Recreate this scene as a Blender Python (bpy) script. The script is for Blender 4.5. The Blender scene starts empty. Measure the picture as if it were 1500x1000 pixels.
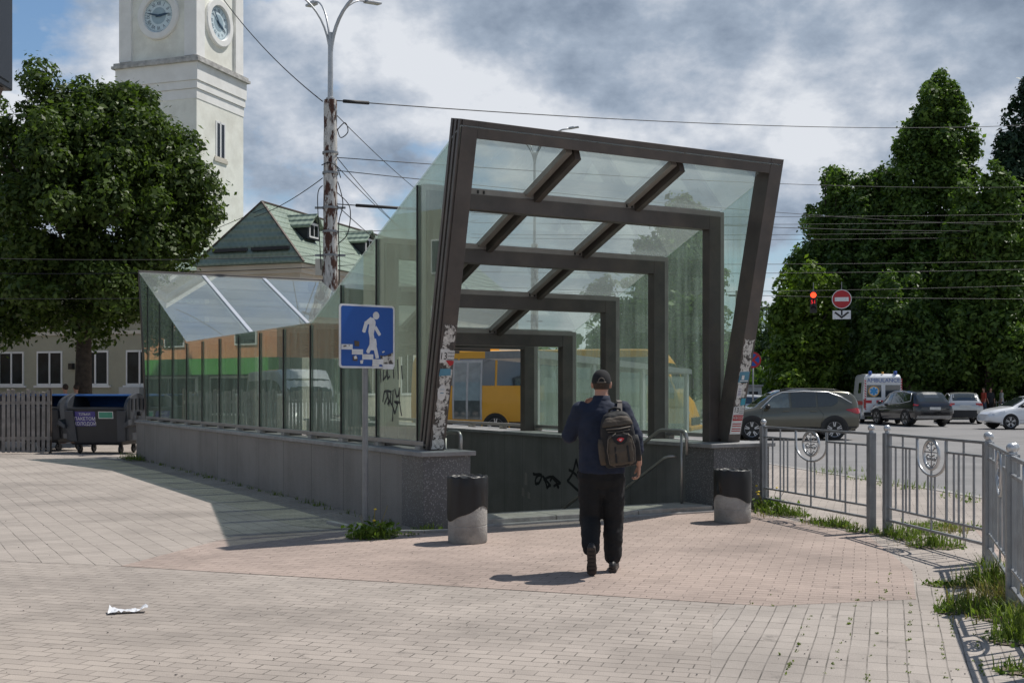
import bpy, bmesh, math, random
import numpy as np
from mathutils import Vector, Matrix, noise, Euler
from mathutils.geometry import tessellate_polygon

random.seed(7)
RNG = np.random.default_rng(11)
R = math.radians
PI = math.pi
SC = bpy.context.scene
COL = SC.collection

# ------------------------------------------------------------------ camera, world, sun, exposure
cam = bpy.data.objects.new('camera', bpy.data.cameras.new('camera'))
COL.objects.link(cam)
cam.location = (0, 0, 1.6)
cam.rotation_euler = (R(90), 0, 0)
cam.data.lens = 40.8
cam.data.sensor_width = 36
cam.data.shift_y = 0.048
cam.data.clip_start = 0.1
cam.data.clip_end = 3000
SC.camera = cam

SUN_DIR = Vector((0.50, 0.27, 1.0)).normalized()
EL = math.asin(SUN_DIR.z)
AZ = math.atan2(SUN_DIR.x, SUN_DIR.y)
world = bpy.data.worlds.new('World')
SC.world = world
world.use_nodes = True
SC.view_settings.view_transform = 'Standard'
SC.view_settings.look = 'None'
SC.view_settings.exposure = 0.10
SC.view_settings.gamma = 1.0
SC.cycles.transparent_max_bounces = 40
SC.cycles.max_bounces = 8
SC.cycles.glossy_bounces = 4

def N(nt, typ, **kw):
    n = nt.nodes.new(typ)
    for k, v in kw.items():
        if k == 'ins':
            for i, val in v.items():
                n.inputs[i].default_value = val
        else:
            setattr(n, k, v)
    return n

def ramp(nt, stops, interp='LINEAR'):
    n = nt.nodes.new('ShaderNodeValToRGB')
    cr = n.color_ramp
    cr.interpolation = interp
    while len(cr.elements) < len(stops):
        cr.elements.new(0.5)
    for e, (p, c) in zip(cr.elements, stops):
        e.position = p
        e.color = (c, c, c, 1) if isinstance(c, (int, float)) else (*c[:3], 1)
    return n

def math_node(nt, op, a, b=None, clamp=False):
    n = nt.nodes.new('ShaderNodeMath')
    n.operation = op
    n.use_clamp = clamp
    for i, v in enumerate((a, b)):
        if v is None:
            continue
        if isinstance(v, (int, float)):
            n.inputs[i].default_value = v
        else:
            nt.links.new(v, n.inputs[i])
    return n.outputs[0]

def mixc(nt, fac, a, b, mode='MIX'):
    n = nt.nodes.new('ShaderNodeMix')
    n.data_type = 'RGBA'
    n.blend_type = mode
    for i, v in ((0, fac), (6, a), (7, b)):
        if isinstance(v, (int, float)):
            n.inputs[i].default_value = v
        elif isinstance(v, (tuple, list)):
            n.inputs[i].default_value = (*v[:3], 1)
        else:
            nt.links.new(v, n.inputs[i])
    return n.outputs[2]

def build_sky(loc1=(4.027, 14.870, 2.789), loc2=(18.968, 6.643, 0.0)):
    nt = world.node_tree
    nt.nodes.clear()
    out = N(nt, 'ShaderNodeOutputWorld')
    bg = N(nt, 'ShaderNodeBackground')
    bg.inputs['Strength'].default_value = 0.1
    sky = N(nt, 'ShaderNodeTexSky', sky_type='NISHITA', sun_disc=False, sun_elevation=EL, sun_rotation=AZ,
            air_density=1.2, dust_density=0.5, ozone_density=1.2)
    tc = N(nt, 'ShaderNodeTexCoord')
    sep = N(nt, 'ShaderNodeSeparateXYZ')
    nt.links.new(tc.outputs['Generated'], sep.inputs[0])
    zz = math_node(nt, 'ADD', math_node(nt, 'MAXIMUM', sep.outputs[2], 0.0), 0.50)
    cmb = N(nt, 'ShaderNodeCombineXYZ')
    nt.links.new(math_node(nt, 'DIVIDE', sep.outputs[0], zz), cmb.inputs[0])
    nt.links.new(math_node(nt, 'DIVIDE', sep.outputs[1], zz), cmb.inputs[1])
    def noise_at(loc, scale, detail, rough, dist):
        mp = N(nt, 'ShaderNodeMapping')
        mp.inputs['Location'].default_value = loc
        nt.links.new(cmb.outputs[0], mp.inputs[0])
        n = N(nt, 'ShaderNodeTexNoise', ins={'Scale': scale, 'Detail': detail, 'Roughness': rough, 'Distortion': dist})
        nt.links.new(mp.outputs[0], n.inputs['Vector'])
        return n.outputs[0]
    d1 = noise_at(loc1, 2.3, 12, 0.56, 0.1)
    mask = ramp(nt, [(0.415, 0.0), (0.475, 1.0)])
    nt.links.new(d1, mask.inputs[0])
    # the underside of a thick cloud is grey; cumulus heads catch the sun: difference of two shifted samples gives them relief
    big = noise_at(loc2, 1.45, 4, 0.5, 0.2)
    a = noise_at(loc1, 2.9, 10, 0.58, 0.0)
    b = noise_at((loc1[0] - 0.035, loc1[1] + 0.05, loc1[2]), 2.9, 10, 0.58, 0.0)
    relief = math_node(nt, 'MULTIPLY', math_node(nt, 'SUBTRACT', a, b), 1.5)
    f = math_node(nt, 'ADD', math_node(nt, 'MULTIPLY', big, 0.85), math_node(nt, 'MULTIPLY', a, 0.15))
    f = math_node(nt, 'ADD', f, relief)
    lift = math_node(nt, 'MULTIPLY', math_node(nt, 'SUBTRACT', 0.215, sep.outputs[2]), 0.85)
    f = math_node(nt, 'ADD', f, lift)
    cl = ramp(nt, [(0.34, (2.1, 2.65, 3.5)), (0.48, (3.3, 3.95, 4.9)), (0.57, (4.7, 5.2, 6.0)), (0.69, (6.9, 7.2, 7.7))])
    nt.links.new(f, cl.inputs[0])
    skyc = mixc(nt, 1.0, sky.outputs[0], (0.78, 0.90, 1.02), 'MULTIPLY')
    hz = math_node(nt, 'MULTIPLY', math_node(nt, 'SUBTRACT', 0.2, sep.outputs[2]), 4.0, True)
    skyc = mixc(nt, hz, skyc, (3.3, 4.2, 5.4))
    c = mixc(nt, mask.outputs[0], skyc, cl.outputs[0])
    nt.links.new(c, bg.inputs['Color'])
    nt.links.new(bg.outputs[0], out.inputs['Surface'])
build_sky()

sun = bpy.data.objects.new('sun', bpy.data.lights.new('sun', 'SUN'))
COL.objects.link(sun)
sun.data.energy = 4.2
sun.data.angle = R(0.5)
sun.data.color = (1.0, 0.955, 0.89)
sun.rotation_euler = SUN_DIR.to_track_quat('Z', 'Y').to_euler()

# ------------------------------------------------------------------ materials
def new_mat(name):
    m = bpy.data.materials.new(name)
    m.use_nodes = True
    nt = m.node_tree
    return m, nt, nt.nodes['Principled BSDF']

def mat(name, col, rough=0.6, metal=0.0, var=0.12, scale=6.0, bump=0.0, bscale=40.0, coat=0.0, spec=0.5, dirt=None, dscale=1.2, damt=0.5):
    m, nt, b = new_mat(name)
    tc = N(nt, 'ShaderNodeTexCoord')
    n1 = N(nt, 'ShaderNodeTexNoise', ins={'Scale': scale, 'Detail': 6, 'Roughness': 0.6})
    nt.links.new(tc.outputs['Object'], n1.inputs['Vector'])
    lo = tuple(max(0, c * (1 - var)) for c in col)
    hi = tuple(c * (1 + var) for c in col)
    r = ramp(nt, [(0.3, lo), (0.7, hi)])
    nt.links.new(n1.outputs[0], r.inputs[0])
    c = r.outputs[0]
    if dirt:
        n2 = N(nt, 'ShaderNodeTexNoise', ins={'Scale': dscale, 'Detail': 8, 'Roughness': 0.65})
        nt.links.new(tc.outputs['Object'], n2.inputs['Vector'])
        r2 = ramp(nt, [(0.45, 0.0), (0.7, damt)])
        nt.links.new(n2.outputs[0], r2.inputs[0])
        c = mixc(nt, r2.outputs[0], c, dirt)
    nt.links.new(c, b.inputs['Base Color'])
    b.inputs['Roughness'].default_value = rough
    b.inputs['Metallic'].default_value = metal
    b.inputs['Coat Weight'].default_value = coat
    b.inputs['Coat Roughness'].default_value = 0.05
    b.inputs['Specular IOR Level'].default_value = spec
    if bump:
        n3 = N(nt, 'ShaderNodeTexNoise', ins={'Scale': bscale, 'Detail': 5})
        nt.links.new(tc.outputs['Object'], n3.inputs['Vector'])
        bp = N(nt, 'ShaderNodeBump', ins={'Strength': bump, 'Distance': 0.02})
        nt.links.new(n3.outputs[0], bp.inputs['Height'])
        nt.links.new(bp.outputs[0], b.inputs['Normal'])
    return m

def streaked(name, col, dark, rough=0.75, bump=0.25, speck=None, joints=None):
    """stone or plaster with vertical rain streaks, blotches, optional speckle"""
    m, nt, b = new_mat(name)
    tc = N(nt, 'ShaderNodeTexCoord')
    mp = N(nt, 'ShaderNodeMapping')
    mp.inputs['Scale'].default_value = (3.0, 3.0, 0.3)
    nt.links.new(tc.outputs['Object'], mp.inputs[0])
    n1 = N(nt, 'ShaderNodeTexNoise', ins={'Scale': 1.0, 'Detail': 7, 'Roughness': 0.7})
    nt.links.new(mp.outputs[0], n1.inputs['Vector'])
    n2 = N(nt, 'ShaderNodeTexNoise', ins={'Scale': 0.9, 'Detail': 8, 'Roughness': 0.6})
    nt.links.new(tc.outputs['Object'], n2.inputs['Vector'])
    s = math_node(nt, 'ADD', math_node(nt, 'MULTIPLY', n1.outputs[0], 0.42), math_node(nt, 'MULTIPLY', n2.outputs[0], 0.58))
    r = ramp(nt, [(0.36, dark), (0.56, col), (0.75, tuple(c * 1.18 for c in col))])
    nt.links.new(s, r.inputs[0])
    c = r.outputs[0]
    if speck:
        v = N(nt, 'ShaderNodeTexVoronoi', ins={'Scale': speck[1]})
        nt.links.new(tc.outputs['Object'], v.inputs['Vector'])
        rs = ramp(nt, [(0.2, 1.0), (0.38, 0.0)])
        nt.links.new(v.outputs['Distance'], rs.inputs[0])
        c = mixc(nt, math_node(nt, 'MULTIPLY', rs.outputs[0], 0.8), c, speck[0])
    if joints:
        # slab joints: narrow dark lines across the local y axis and in height
        sep = N(nt, 'ShaderNodeSeparateXYZ')
        nt.links.new(tc.outputs['Object'], sep.inputs[0])
        fr = math_node(nt, 'FRACT', math_node(nt, 'DIVIDE', sep.outputs[1], joints))
        ln = math_node(nt, 'LESS_THAN', fr, 0.012)
        c = mixc(nt, math_node(nt, 'MULTIPLY', ln, 0.75), c, tuple(x * 0.3 for x in dark))
    nt.links.new(c, b.inputs['Base Color'])
    b.inputs['Roughness'].default_value = rough
    n3 = N(nt, 'ShaderNodeTexNoise', ins={'Scale': 55, 'Detail': 5})
    nt.links.new(tc.outputs['Object'], n3.inputs['Vector'])
    bp = N(nt, 'ShaderNodeBump', ins={'Strength': bump, 'Distance': 0.02})
    nt.links.new(n3.outputs[0], bp.inputs['Height'])
    nt.links.new(bp.outputs[0], b.inputs['Normal'])
    return m

def paver_mat(name, c1, c2, mortar, ang, bw=0.21, bh=0.105, stain=0.5, offset=0.5):
    m, nt, b = new_mat(name)
    tc = N(nt, 'ShaderNodeTexCoord')
    # slight unevenness of the courses
    wob = N(nt, 'ShaderNodeTexNoise', ins={'Scale': 0.8, 'Detail': 3})
    nt.links.new(tc.outputs['Object'], wob.inputs['Vector'])
    vs = N(nt, 'ShaderNodeVectorMath', operation='SCALE')
    vs.inputs['Scale'].default_value = 0.035
    nt.links.new(wob.outputs['Color'], vs.inputs[0])
    va = N(nt, 'ShaderNodeVectorMath', operation='ADD')
    nt.links.new(tc.outputs['Object'], va.inputs[0])
    nt.links.new(vs.outputs[0], va.inputs[1])
    mp = N(nt, 'ShaderNodeMapping', vector_type='POINT')
    mp.inputs['Rotation'].default_value = (0, 0, -ang)
    nt.links.new(va.outputs[0], mp.inputs[0])
    br = N(nt, 'ShaderNodeTexBrick', offset=offset, squash=1.0)
    br.inputs['Color1'].default_value = (*c1, 1)
    br.inputs['Color2'].default_value = (*c2, 1)
    br.inputs['Mortar'].default_value = (*[(a + b_) / 2 * .93 for a, b_ in zip(c1, c2)], 1)
    br.inputs['Scale'].default_value = 1.0
    br.inputs['Mortar Size'].default_value = 0.0050
    br.inputs['Mortar Smooth'].default_value = 0.4
    br.inputs['Bias'].default_value = -0.1
    br.inputs['Brick Width'].default_value = bw
    br.inputs['Row Height'].default_value = bh
    nt.links.new(mp.outputs[0], br.inputs['Vector'])
    # tracks of grime and pale dusty areas
    n1 = N(nt, 'ShaderNodeTexNoise', ins={'Scale': 0.55, 'Detail': 9, 'Roughness': 0.62})
    nt.links.new(tc.outputs['Object'], n1.inputs['Vector'])
    r1 = ramp(nt, [(0.33, 0.72), (0.52, 1.0), (0.7, 1.12)])
    nt.links.new(n1.outputs[0], r1.inputs[0])
    nj = N(nt, 'ShaderNodeTexNoise', ins={'Scale': 2.6, 'Detail': 4, 'Roughness': 0.7})
    nt.links.new(mp.outputs[0], nj.inputs['Vector'])
    rj = ramp(nt, [(0.38, 0.22), (0.62, 0.95)])
    nt.links.new(nj.outputs[0], rj.inputs[0])
    c = mixc(nt, math_node(nt, 'MULTIPLY', br.outputs['Fac'], rj.outputs[0]), br.outputs['Color'], mortar)
    c = mixc(nt, 1.0, c, r1.outputs[0], 'MULTIPLY')
    n2 = N(nt, 'ShaderNodeTexNoise', ins={'Scale': 3.2, 'Detail': 8, 'Roughness': 0.7, 'Distortion': 0.3})
    nt.links.new(mp.outputs[0], n2.inputs['Vector'])
    r2 = ramp(nt, [(0.60, 0.0), (0.70, stain)])
    nt.links.new(n2.outputs[0], r2.inputs[0])
    c = mixc(nt, r2.outputs[0], c, tuple(x * 0.33 for x in c1))
    n4 = N(nt, 'ShaderNodeTexNoise', ins={'Scale': 140, 'Detail': 3})
    nt.links.new(tc.outputs['Object'], n4.inputs['Vector'])
    r4 = ramp(nt, [(0.3, 0.86), (0.7, 1.12)])
    nt.links.new(n4.outputs[0], r4.inputs[0])
    c = mixc(nt, 1.0, c, r4.outputs[0], 'MULTIPLY')
    nt.links.new(c, b.inputs['Base Color'])
    b.inputs['Roughness'].default_value = 0.85
    h = math_node(nt, 'ADD', math_node(nt, 'MULTIPLY', br.outputs['Fac'], -1.0), math_node(nt, 'MULTIPLY', n4.outputs[0], 0.25))
    bp = N(nt, 'ShaderNodeBump', ins={'Strength': 0.5, 'Distance': 0.01})
    nt.links.new(h, bp.inputs['Height'])
    nt.links.new(bp.outputs[0], b.inputs['Normal'])
    return m

def glass_mat(name, tint, dirt_col, dirt=0.12, refl=1.0, stretch=(7, 7, 0.5), lo=0.45, hi=1.7):
    m = bpy.data.materials.new(name)
    m.use_nodes = True
    nt = m.node_tree
    nt.nodes.clear()
    out = N(nt, 'ShaderNodeOutputMaterial')
    tr = N(nt, 'ShaderNodeBsdfTransparent')
    tr.inputs[0].default_value = (*tint, 1)
    gl = N(nt, 'ShaderNodeBsdfGlossy')
    gl.inputs['Roughness'].default_value = 0.004
    gl.inputs['Color'].default_value = (0.95, 1.0, 0.97, 1)
    df = N(nt, 'ShaderNodeBsdfDiffuse')
    df.inputs[0].default_value = (*dirt_col, 1)
    tc = N(nt, 'ShaderNodeTexCoord')
    mp = N(nt, 'ShaderNodeMapping')
    mp.inputs['Scale'].default_value = stretch
    nt.links.new(tc.outputs['Object'], mp.inputs[0])
    n1 = N(nt, 'ShaderNodeTexNoise', ins={'Scale': 1.0, 'Detail': 8, 'Roughness': 0.7})
    nt.links.new(mp.outputs[0], n1.inputs['Vector'])
    r1 = ramp(nt, [(0.35, dirt * lo), (0.65, dirt * hi)])
    nt.links.new(n1.outputs[0], r1.inputs[0])
    mx = N(nt, 'ShaderNodeMixShader')
    nt.links.new(r1.outputs[0], mx.inputs[0])
    nt.links.new(tr.outputs[0], mx.inputs[1])
    tl = N(nt, 'ShaderNodeBsdfTranslucent')
    tl.inputs[0].default_value = (*dirt_col, 1)
    md = N(nt, 'ShaderNodeMixShader')
    md.inputs[0].default_value = 0.45
    nt.links.new(df.outputs[0], md.inputs[1])
    nt.links.new(tl.outputs[0], md.inputs[2])
    nt.links.new(md.outputs[0], mx.inputs[2])
    lw = N(nt, 'ShaderNodeLayerWeight')
    lw.inputs['Blend'].default_value = 0.5
    p = math_node(nt, 'POWER', lw.outputs['Facing'], 4.5)
    fr = math_node(nt, 'MULTIPLY', math_node(nt, 'ADD', math_node(nt, 'MULTIPLY', p, 0.94), 0.05), refl, True)
    mx2 = N(nt, 'ShaderNodeMixShader')
    nt.links.new(fr, mx2.inputs[0])
    nt.links.new(mx.outputs[0], mx2.inputs[1])
    nt.links.new(gl.outputs[0], mx2.inputs[2])
    nt.links.new(mx2.outputs[0], out.inputs[0])
    return m

def leaf_mat(name, dark, light, trans=0.35):
    m = bpy.data.materials.new(name)
    m.use_nodes = True
    nt = m.node_tree
    nt.nodes.clear()
    out = N(nt, 'ShaderNodeOutputMaterial')
    ge = N(nt, 'ShaderNodeNewGeometry')
    r = ramp(nt, [(0.0, dark), (0.6, tuple((a + b) / 2 for a, b in zip(dark, light))), (1.0, light)])
    nt.links.new(ge.outputs['Random Per Island'], r.inputs[0])
    d = N(nt, 'ShaderNodeBsdfPrincipled')
    d.inputs['Roughness'].default_value = 0.45
    d.inputs['Specular IOR Level'].default_value = 0.2
    nt.links.new(r.outputs[0], d.inputs['Base Color'])
    t = N(nt, 'ShaderNodeBsdfTranslucent')
    tcx = mixc(nt, 1.0, r.outputs[0], (1.3, 1.5, 0.6), 'MULTIPLY')
    nt.links.new(tcx, t.inputs[0])
    mx = N(nt, 'ShaderNodeMixShader')
    mx.inputs[0].default_value = trans
    nt.links.new(d.outputs[0], mx.inputs[1])
    nt.links.new(t.outputs[0], mx.inputs[2])
    nt.links.new(mx.outputs[0], out.inputs[0])
    return m

def blotch_mat(name, a, b_, scale, lo, hi, rough=0.6, stretch=(1, 1, 1), rough2=None, bump=0.0):
    """two-tone patches with crisp edges: flaking paint, torn paper"""
    m, nt, b = new_mat(name)
    tc = N(nt, 'ShaderNodeTexCoord')
    mp = N(nt, 'ShaderNodeMapping')
    mp.inputs['Scale'].default_value = stretch
    nt.links.new(tc.outputs['Object'], mp.inputs[0])
    n1 = N(nt, 'ShaderNodeTexNoise', ins={'Scale': scale, 'Detail': 9, 'Roughness': 0.7})
    nt.links.new(mp.outputs[0], n1.inputs['Vector'])
    r = ramp(nt, [(lo, 0.0), (hi, 1.0)])
    nt.links.new(n1.outputs[0], r.inputs[0])
    n2 = N(nt, 'ShaderNodeTexNoise', ins={'Scale': scale * 2.6, 'Detail': 6})
    nt.links.new(mp.outputs[0], n2.inputs['Vector'])
    r2 = ramp(nt, [(0.3, 0.75), (0.7, 1.2)])
    nt.links.new(n2.outputs[0], r2.inputs[0])
    c = mixc(nt, r.outputs[0], a, b_)
    c = mixc(nt, 1.0, c, r2.outputs[0], 'MULTIPLY')
    nt.links.new(c, b.inputs['Base Color'])
    b.inputs['Roughness'].default_value = rough
    if bump:
        bp = N(nt, 'ShaderNodeBump', ins={'Strength': bump, 'Distance': 0.02})
        nt.links.new(r.outputs[0], bp.inputs['Height'])
        nt.links.new(bp.outputs[0], b.inputs['Normal'])
    return m

def emit_mat(name, col, strength):
    m, nt, b = new_mat(name)
    b.inputs['Base Color'].default_value = (*col, 1)
    b.inputs['Emission Color'].default_value = (*col, 1)
    b.inputs['Emission Strength'].default_value = strength
    return m

def roof_tile_mat(name, col):
    m, nt, b = new_mat(name)
    tc = N(nt, 'ShaderNodeTexCoord')
    w = N(nt, 'ShaderNodeTexWave', wave_type='BANDS', bands_direction='X', ins={'Scale': 2.2})
    nt.links.new(tc.outputs['UV'], w.inputs['Vector'])
    w2 = N(nt, 'ShaderNodeTexWave', wave_type='BANDS', bands_direction='Y', wave_profile='SIN', ins={'Scale': 1.6})
    nt.links.new(tc.outputs['UV'], w2.inputs['Vector'])
    n1 = N(nt, 'ShaderNodeTexNoise', ins={'Scale': 0.8, 'Detail': 6})
    nt.links.new(tc.outputs['Object'], n1.inputs['Vector'])
    r = ramp(nt, [(0.3, tuple(c * 0.85 for c in col)), (0.7, tuple(c * 1.15 for c in col))])
    nt.links.new(n1.outputs[0], r.inputs[0])
    nt.links.new(r.outputs[0], b.inputs['Base Color'])
    b.inputs['Roughness'].default_value = 0.42
    h = math_node(nt, 'ADD', math_node(nt, 'MULTIPLY', w.outputs['Fac'], 0.6), math_node(nt, 'MULTIPLY', w2.outputs['Fac'], 1.6))
    bp = N(nt, 'ShaderNodeBump', ins={'Strength': 0.8, 'Distance': 0.05})
    nt.links.new(h, bp.inputs['Height'])
    nt.links.new(bp.outputs[0], b.inputs['Normal'])
    return m

M = {}
def make_materials():
    th = R(29)
    M['paver'] = paver_mat('beige pavers', (0.378, 0.330, 0.291), (0.318, 0.277, 0.245), (0.085, 0.073, 0.062), R(-17))
    M['paver_left'] = paver_mat('beige pavers laid along canopy', (0.374, 0.328, 0.290), (0.322, 0.282, 0.249), (0.085, 0.075, 0.062), R(29 + 90), 0.115, 0.205, 0.25)
    M['paver_right'] = paver_mat('beige slabs laid square', (0.375, 0.332, 0.296), (0.322, 0.284, 0.253), (0.09, 0.08, 0.066), R(-18), 0.112, 0.205, 0.75, 0.0)
    M['paver_pink'] = paver_mat('pink pavers', (0.388, 0.306, 0.263), (0.333, 0.263, 0.226), (0.12, 0.095, 0.08), R(-17), stain=0.4)
    M['paver_wall'] = paver_mat('grey pavers by wall', (0.36, 0.318, 0.26), (0.30, 0.265, 0.215), (0.11, 0.10, 0.075), R(29), stain=0.25)
    M['asphalt'] = mat('worn pale asphalt', (0.215, 0.208, 0.205), 0.85, var=0.1, scale=1.4, bump=0.3, bscale=70, dirt=(0.11, 0.108, 0.105), dscale=0.25, damt=0.55)
    M['kerb'] = mat('kerb stone', (0.34, 0.32, 0.30), 0.85, var=0.2, scale=5, bump=0.3)
    M['soil'] = mat('dry soil and grass', (0.075, 0.085, 0.035), 0.95, var=0.4, scale=0.6, bump=0.5)
    M['dirt'] = mat('dusty brown dirt', (0.16, 0.13, 0.095), 0.95, var=0.35, scale=14, bump=0.5)
    M['line'] = mat('worn road paint', (0.62, 0.61, 0.58), 0.7, var=0.2, scale=9)
    M['steel'] = mat('brown grey painted steel', (0.092, 0.081, 0.075), 0.45, 0.25, var=0.18, scale=3, bump=0.05, dirt=(0.17, 0.135, 0.11), dscale=2.4, damt=0.5)
    M['strip'] = mat('dull aluminium strip', (0.30, 0.28, 0.26), 0.45, 0.3, var=0.15, scale=4)
    M['alu'] = mat('bright aluminium cap', (0.72, 0.73, 0.75), 0.3, 0.5, var=0.06)
    M['gasket'] = mat('black rubber', (0.018, 0.018, 0.018), 0.6)
    M['glass'] = glass_mat('green tinted dusty glass', (0.84, 0.90, 0.86), (0.46, 0.56, 0.49), 0.185, 1.0)
    M['roof_glass'] = glass_mat('dusty roof glass', (0.80, 0.85, 0.83), (0.62, 0.66, 0.66), 0.26, 1.0, (0.5, 1.1, 1.0), 0.8, 1.25)  # dust film, whitened further so its colour also carries the white sky reflection
    M['parapet'] = streaked('streaked grey stone render', (0.235, 0.218, 0.200), (0.165, 0.152, 0.14), speck=((0.31, 0.29, 0.27), 95), joints=1.28)
    M['terrazzo'] = streaked('dark speckled terrazzo', (0.12, 0.12, 0.122), (0.085, 0.085, 0.088), 0.5, 0.15, speck=((0.30, 0.30, 0.31), 42))
    M['granite'] = streaked('dark stairwell granite', (0.20, 0.195, 0.187), (0.115, 0.112, 0.107), 0.42, 0.12, speck=((0.13, 0.13, 0.13), 70), joints=0.64)
    M['cap'] = mat('grey coping stone', (0.27, 0.265, 0.262), 0.6, var=0.2, scale=7, bump=0.15, dirt=(0.14, 0.135, 0.13), damt=0.5)
    M['threshold'] = mat('worn pale stone step', (0.42, 0.385, 0.335), 0.8, var=0.2, scale=8, bump=0.4, dirt=(0.2, 0.17, 0.14), dscale=2.4, damt=0.6)
    M['inox'] = mat('stainless tube', (0.40, 0.385, 0.365), 0.38, 0.8, var=0.05)
    M['paper'] = blotch_mat('torn layered paper', (0.085, 0.075, 0.068), (0.62, 0.60, 0.56), 13, 0.46, 0.50, 0.85)
    M['paper_white'] = mat('white poster paper', (0.70, 0.69, 0.67), 0.85, var=0.08, scale=20)
    M['ink'] = mat('black ink', (0.02, 0.02, 0.022), 0.7)
    M['ink_red'] = mat('red ink', (0.45, 0.03, 0.035), 0.7)
    M['ink_blue'] = mat('faded blue ink', (0.10, 0.26, 0.36), 0.7)
    M['ink_teal'] = mat('teal ink', (0.05, 0.32, 0.42), 0.7)
    M['sign_blue'] = mat('blue sign sheeting', (0.005, 0.080, 0.36), 0.35, var=0.08, scale=2)
    M['sign_white'] = mat('white sign sheeting', (0.72, 0.73, 0.75), 0.4, var=0.06, scale=6, dirt=(0.45, 0.42, 0.38), dscale=9, damt=0.5)
    M['sign_red'] = mat('red sign sheeting', (0.42, 0.012, 0.02), 0.4, var=0.08)
    M['zinc'] = mat('galvanised grey paint', (0.25, 0.255, 0.26), 0.45, 0.35, var=0.12, scale=8)
    M['fence'] = mat('silver painted iron', (0.30, 0.315, 0.33), 0.38, 0.45, var=0.14, scale=9, bump=0.05, dirt=(0.16, 0.15, 0.14), dscale=5, damt=0.4)
    M['fence_bright'] = mat('polished silver iron', (0.55, 0.56, 0.57), 0.3, 0.6, var=0.08)
    M['concrete'] = mat('cast concrete', (0.36, 0.345, 0.32), 0.9, var=0.15, scale=9, bump=0.4, bscale=60, dirt=(0.17, 0.16, 0.15), dscale=4, damt=0.7)
    M['bag'] = mat('black bin liner', (0.010, 0.010, 0.011), 0.48, var=0.2, scale=5)
    M['white_paint'] = mat('white plaster', (0.84, 0.835, 0.81), 0.8, var=0.05, scale=2, bump=0.1, dirt=(0.6, 0.58, 0.53), dscale=0.6, damt=0.35)
    M['cream'] = mat('pale yellow green plaster', (0.83, 0.83, 0.755), 0.85, var=0.06, scale=1.5, bump=0.15, dirt=(0.55, 0.53, 0.45), dscale=0.7, damt=0.6)
    M['beige_wall'] = mat('beige plaster', (0.56, 0.51, 0.42), 0.88, var=0.08, scale=1.0, bump=0.15, dirt=(0.33, 0.29, 0.22), dscale=0.4, damt=0.4)
    M['cornice'] = mat('beige cornice plaster', (0.60, 0.56, 0.48), 0.85, var=0.08, scale=2, dirt=(0.3, 0.27, 0.22), dscale=1, damt=0.4)
    M['cornice_old'] = mat('weathered lead ledge', (0.44, 0.43, 0.41), 0.8, var=0.35, scale=3.5, bump=0.3)
    M['roof_green'] = roof_tile_mat('green metal roof tiles', (0.225, 0.285, 0.225))
    M['dark_glass'] = mat('dark window glass', (0.014, 0.017, 0.020), 0.06, var=0.05, spec=0.8)
    M['dial'] = mat('pale blue clock dial', (0.62, 0.73, 0.77), 0.5, var=0.06)
    M['dial_mid'] = mat('grey blue dial centre', (0.33, 0.44, 0.50), 0.5, var=0.15, scale=3)
    M['navy_ink'] = mat('dark blue numerals', (0.03, 0.07, 0.12), 0.5)
    M['frame_white'] = mat('white window frame', (0.75, 0.75, 0.74), 0.5, var=0.03)
    M['rust_pole'] = blotch_mat('flaking white paint over rust', (0.075, 0.028, 0.016), (0.55, 0.53, 0.50), 2.6, 0.47, 0.515, 0.75, (2.6, 2.6, 0.8), bump=0.3)
    M['galv'] = mat('galvanised lamp tube', (0.44, 0.45, 0.46), 0.38, 0.4, var=0.1)
    M['cable'] = mat('black cable', (0.012, 0.012, 0.013), 0.6)
    M['black_plastic'] = mat('black plastic', (0.018, 0.018, 0.019), 0.45, var=0.1)
    M['bark'] = mat('brown bark', (0.055, 0.042, 0.032), 0.95, var=0.4, scale=9, bump=0.8, bscale=25)
    M['leaf_maple'] = leaf_mat('maple leaves', (0.028, 0.050, 0.013), (0.115, 0.165, 0.040))
    M['leaf_mid'] = leaf_mat('linden leaves', (0.042, 0.080, 0.021), (0.155, 0.235, 0.050))
    M['leaf_bright'] = leaf_mat('fresh green leaves', (0.060, 0.105, 0.018), (0.180, 0.260, 0.042))
    M['leaf_dark'] = leaf_mat('dark green leaves', (0.033, 0.066, 0.020), (0.122, 0.192, 0.044))
    M['needle'] = leaf_mat('spruce needles', (0.014, 0.032, 0.018), (0.045, 0.080, 0.038), 0.15)
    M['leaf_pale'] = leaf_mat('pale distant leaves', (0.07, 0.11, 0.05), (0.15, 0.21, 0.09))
    M['grass'] = leaf_mat('grass blades', (0.075, 0.115, 0.022), (0.21, 0.26, 0.065), 0.35)
    M['grass_dry'] = leaf_mat('dry grass blades', (0.15, 0.13, 0.05), (0.30, 0.25, 0.11), 0.3)
    M['yellow_flower'] = mat('yellow petals', (0.75, 0.55, 0.03), 0.7)
    M['wood_grey'] = mat('weathered grey boards', (0.235, 0.215, 0.200), 0.9, var=0.3, scale=5, bump=0.3, bscale=18)
    M['bin_grey'] = mat('dark grey plastic', (0.045, 0.050, 0.060), 0.5, var=0.15, scale=3)
    M['bin_black'] = mat('black bin plastic', (0.020, 0.021, 0.025), 0.5, var=0.15, scale=3)
    M['bin_blue'] = mat('blue plastic lid', (0.014, 0.065, 0.21), 0.45, var=0.12)
    M['sticker_violet'] = mat('violet sticker', (0.060, 0.045, 0.22), 0.5)
    M['sticker_green'] = mat('green sticker', (0.06, 0.28, 0.19), 0.5)
    M['panel_dark'] = mat('dark slate metal panel', (0.022, 0.026, 0.034), 0.4, 0.3, var=0.1, scale=2)
    M['panel_brown'] = mat('brown soffit board', (0.10, 0.075, 0.06), 0.7, var=0.2)
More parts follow.
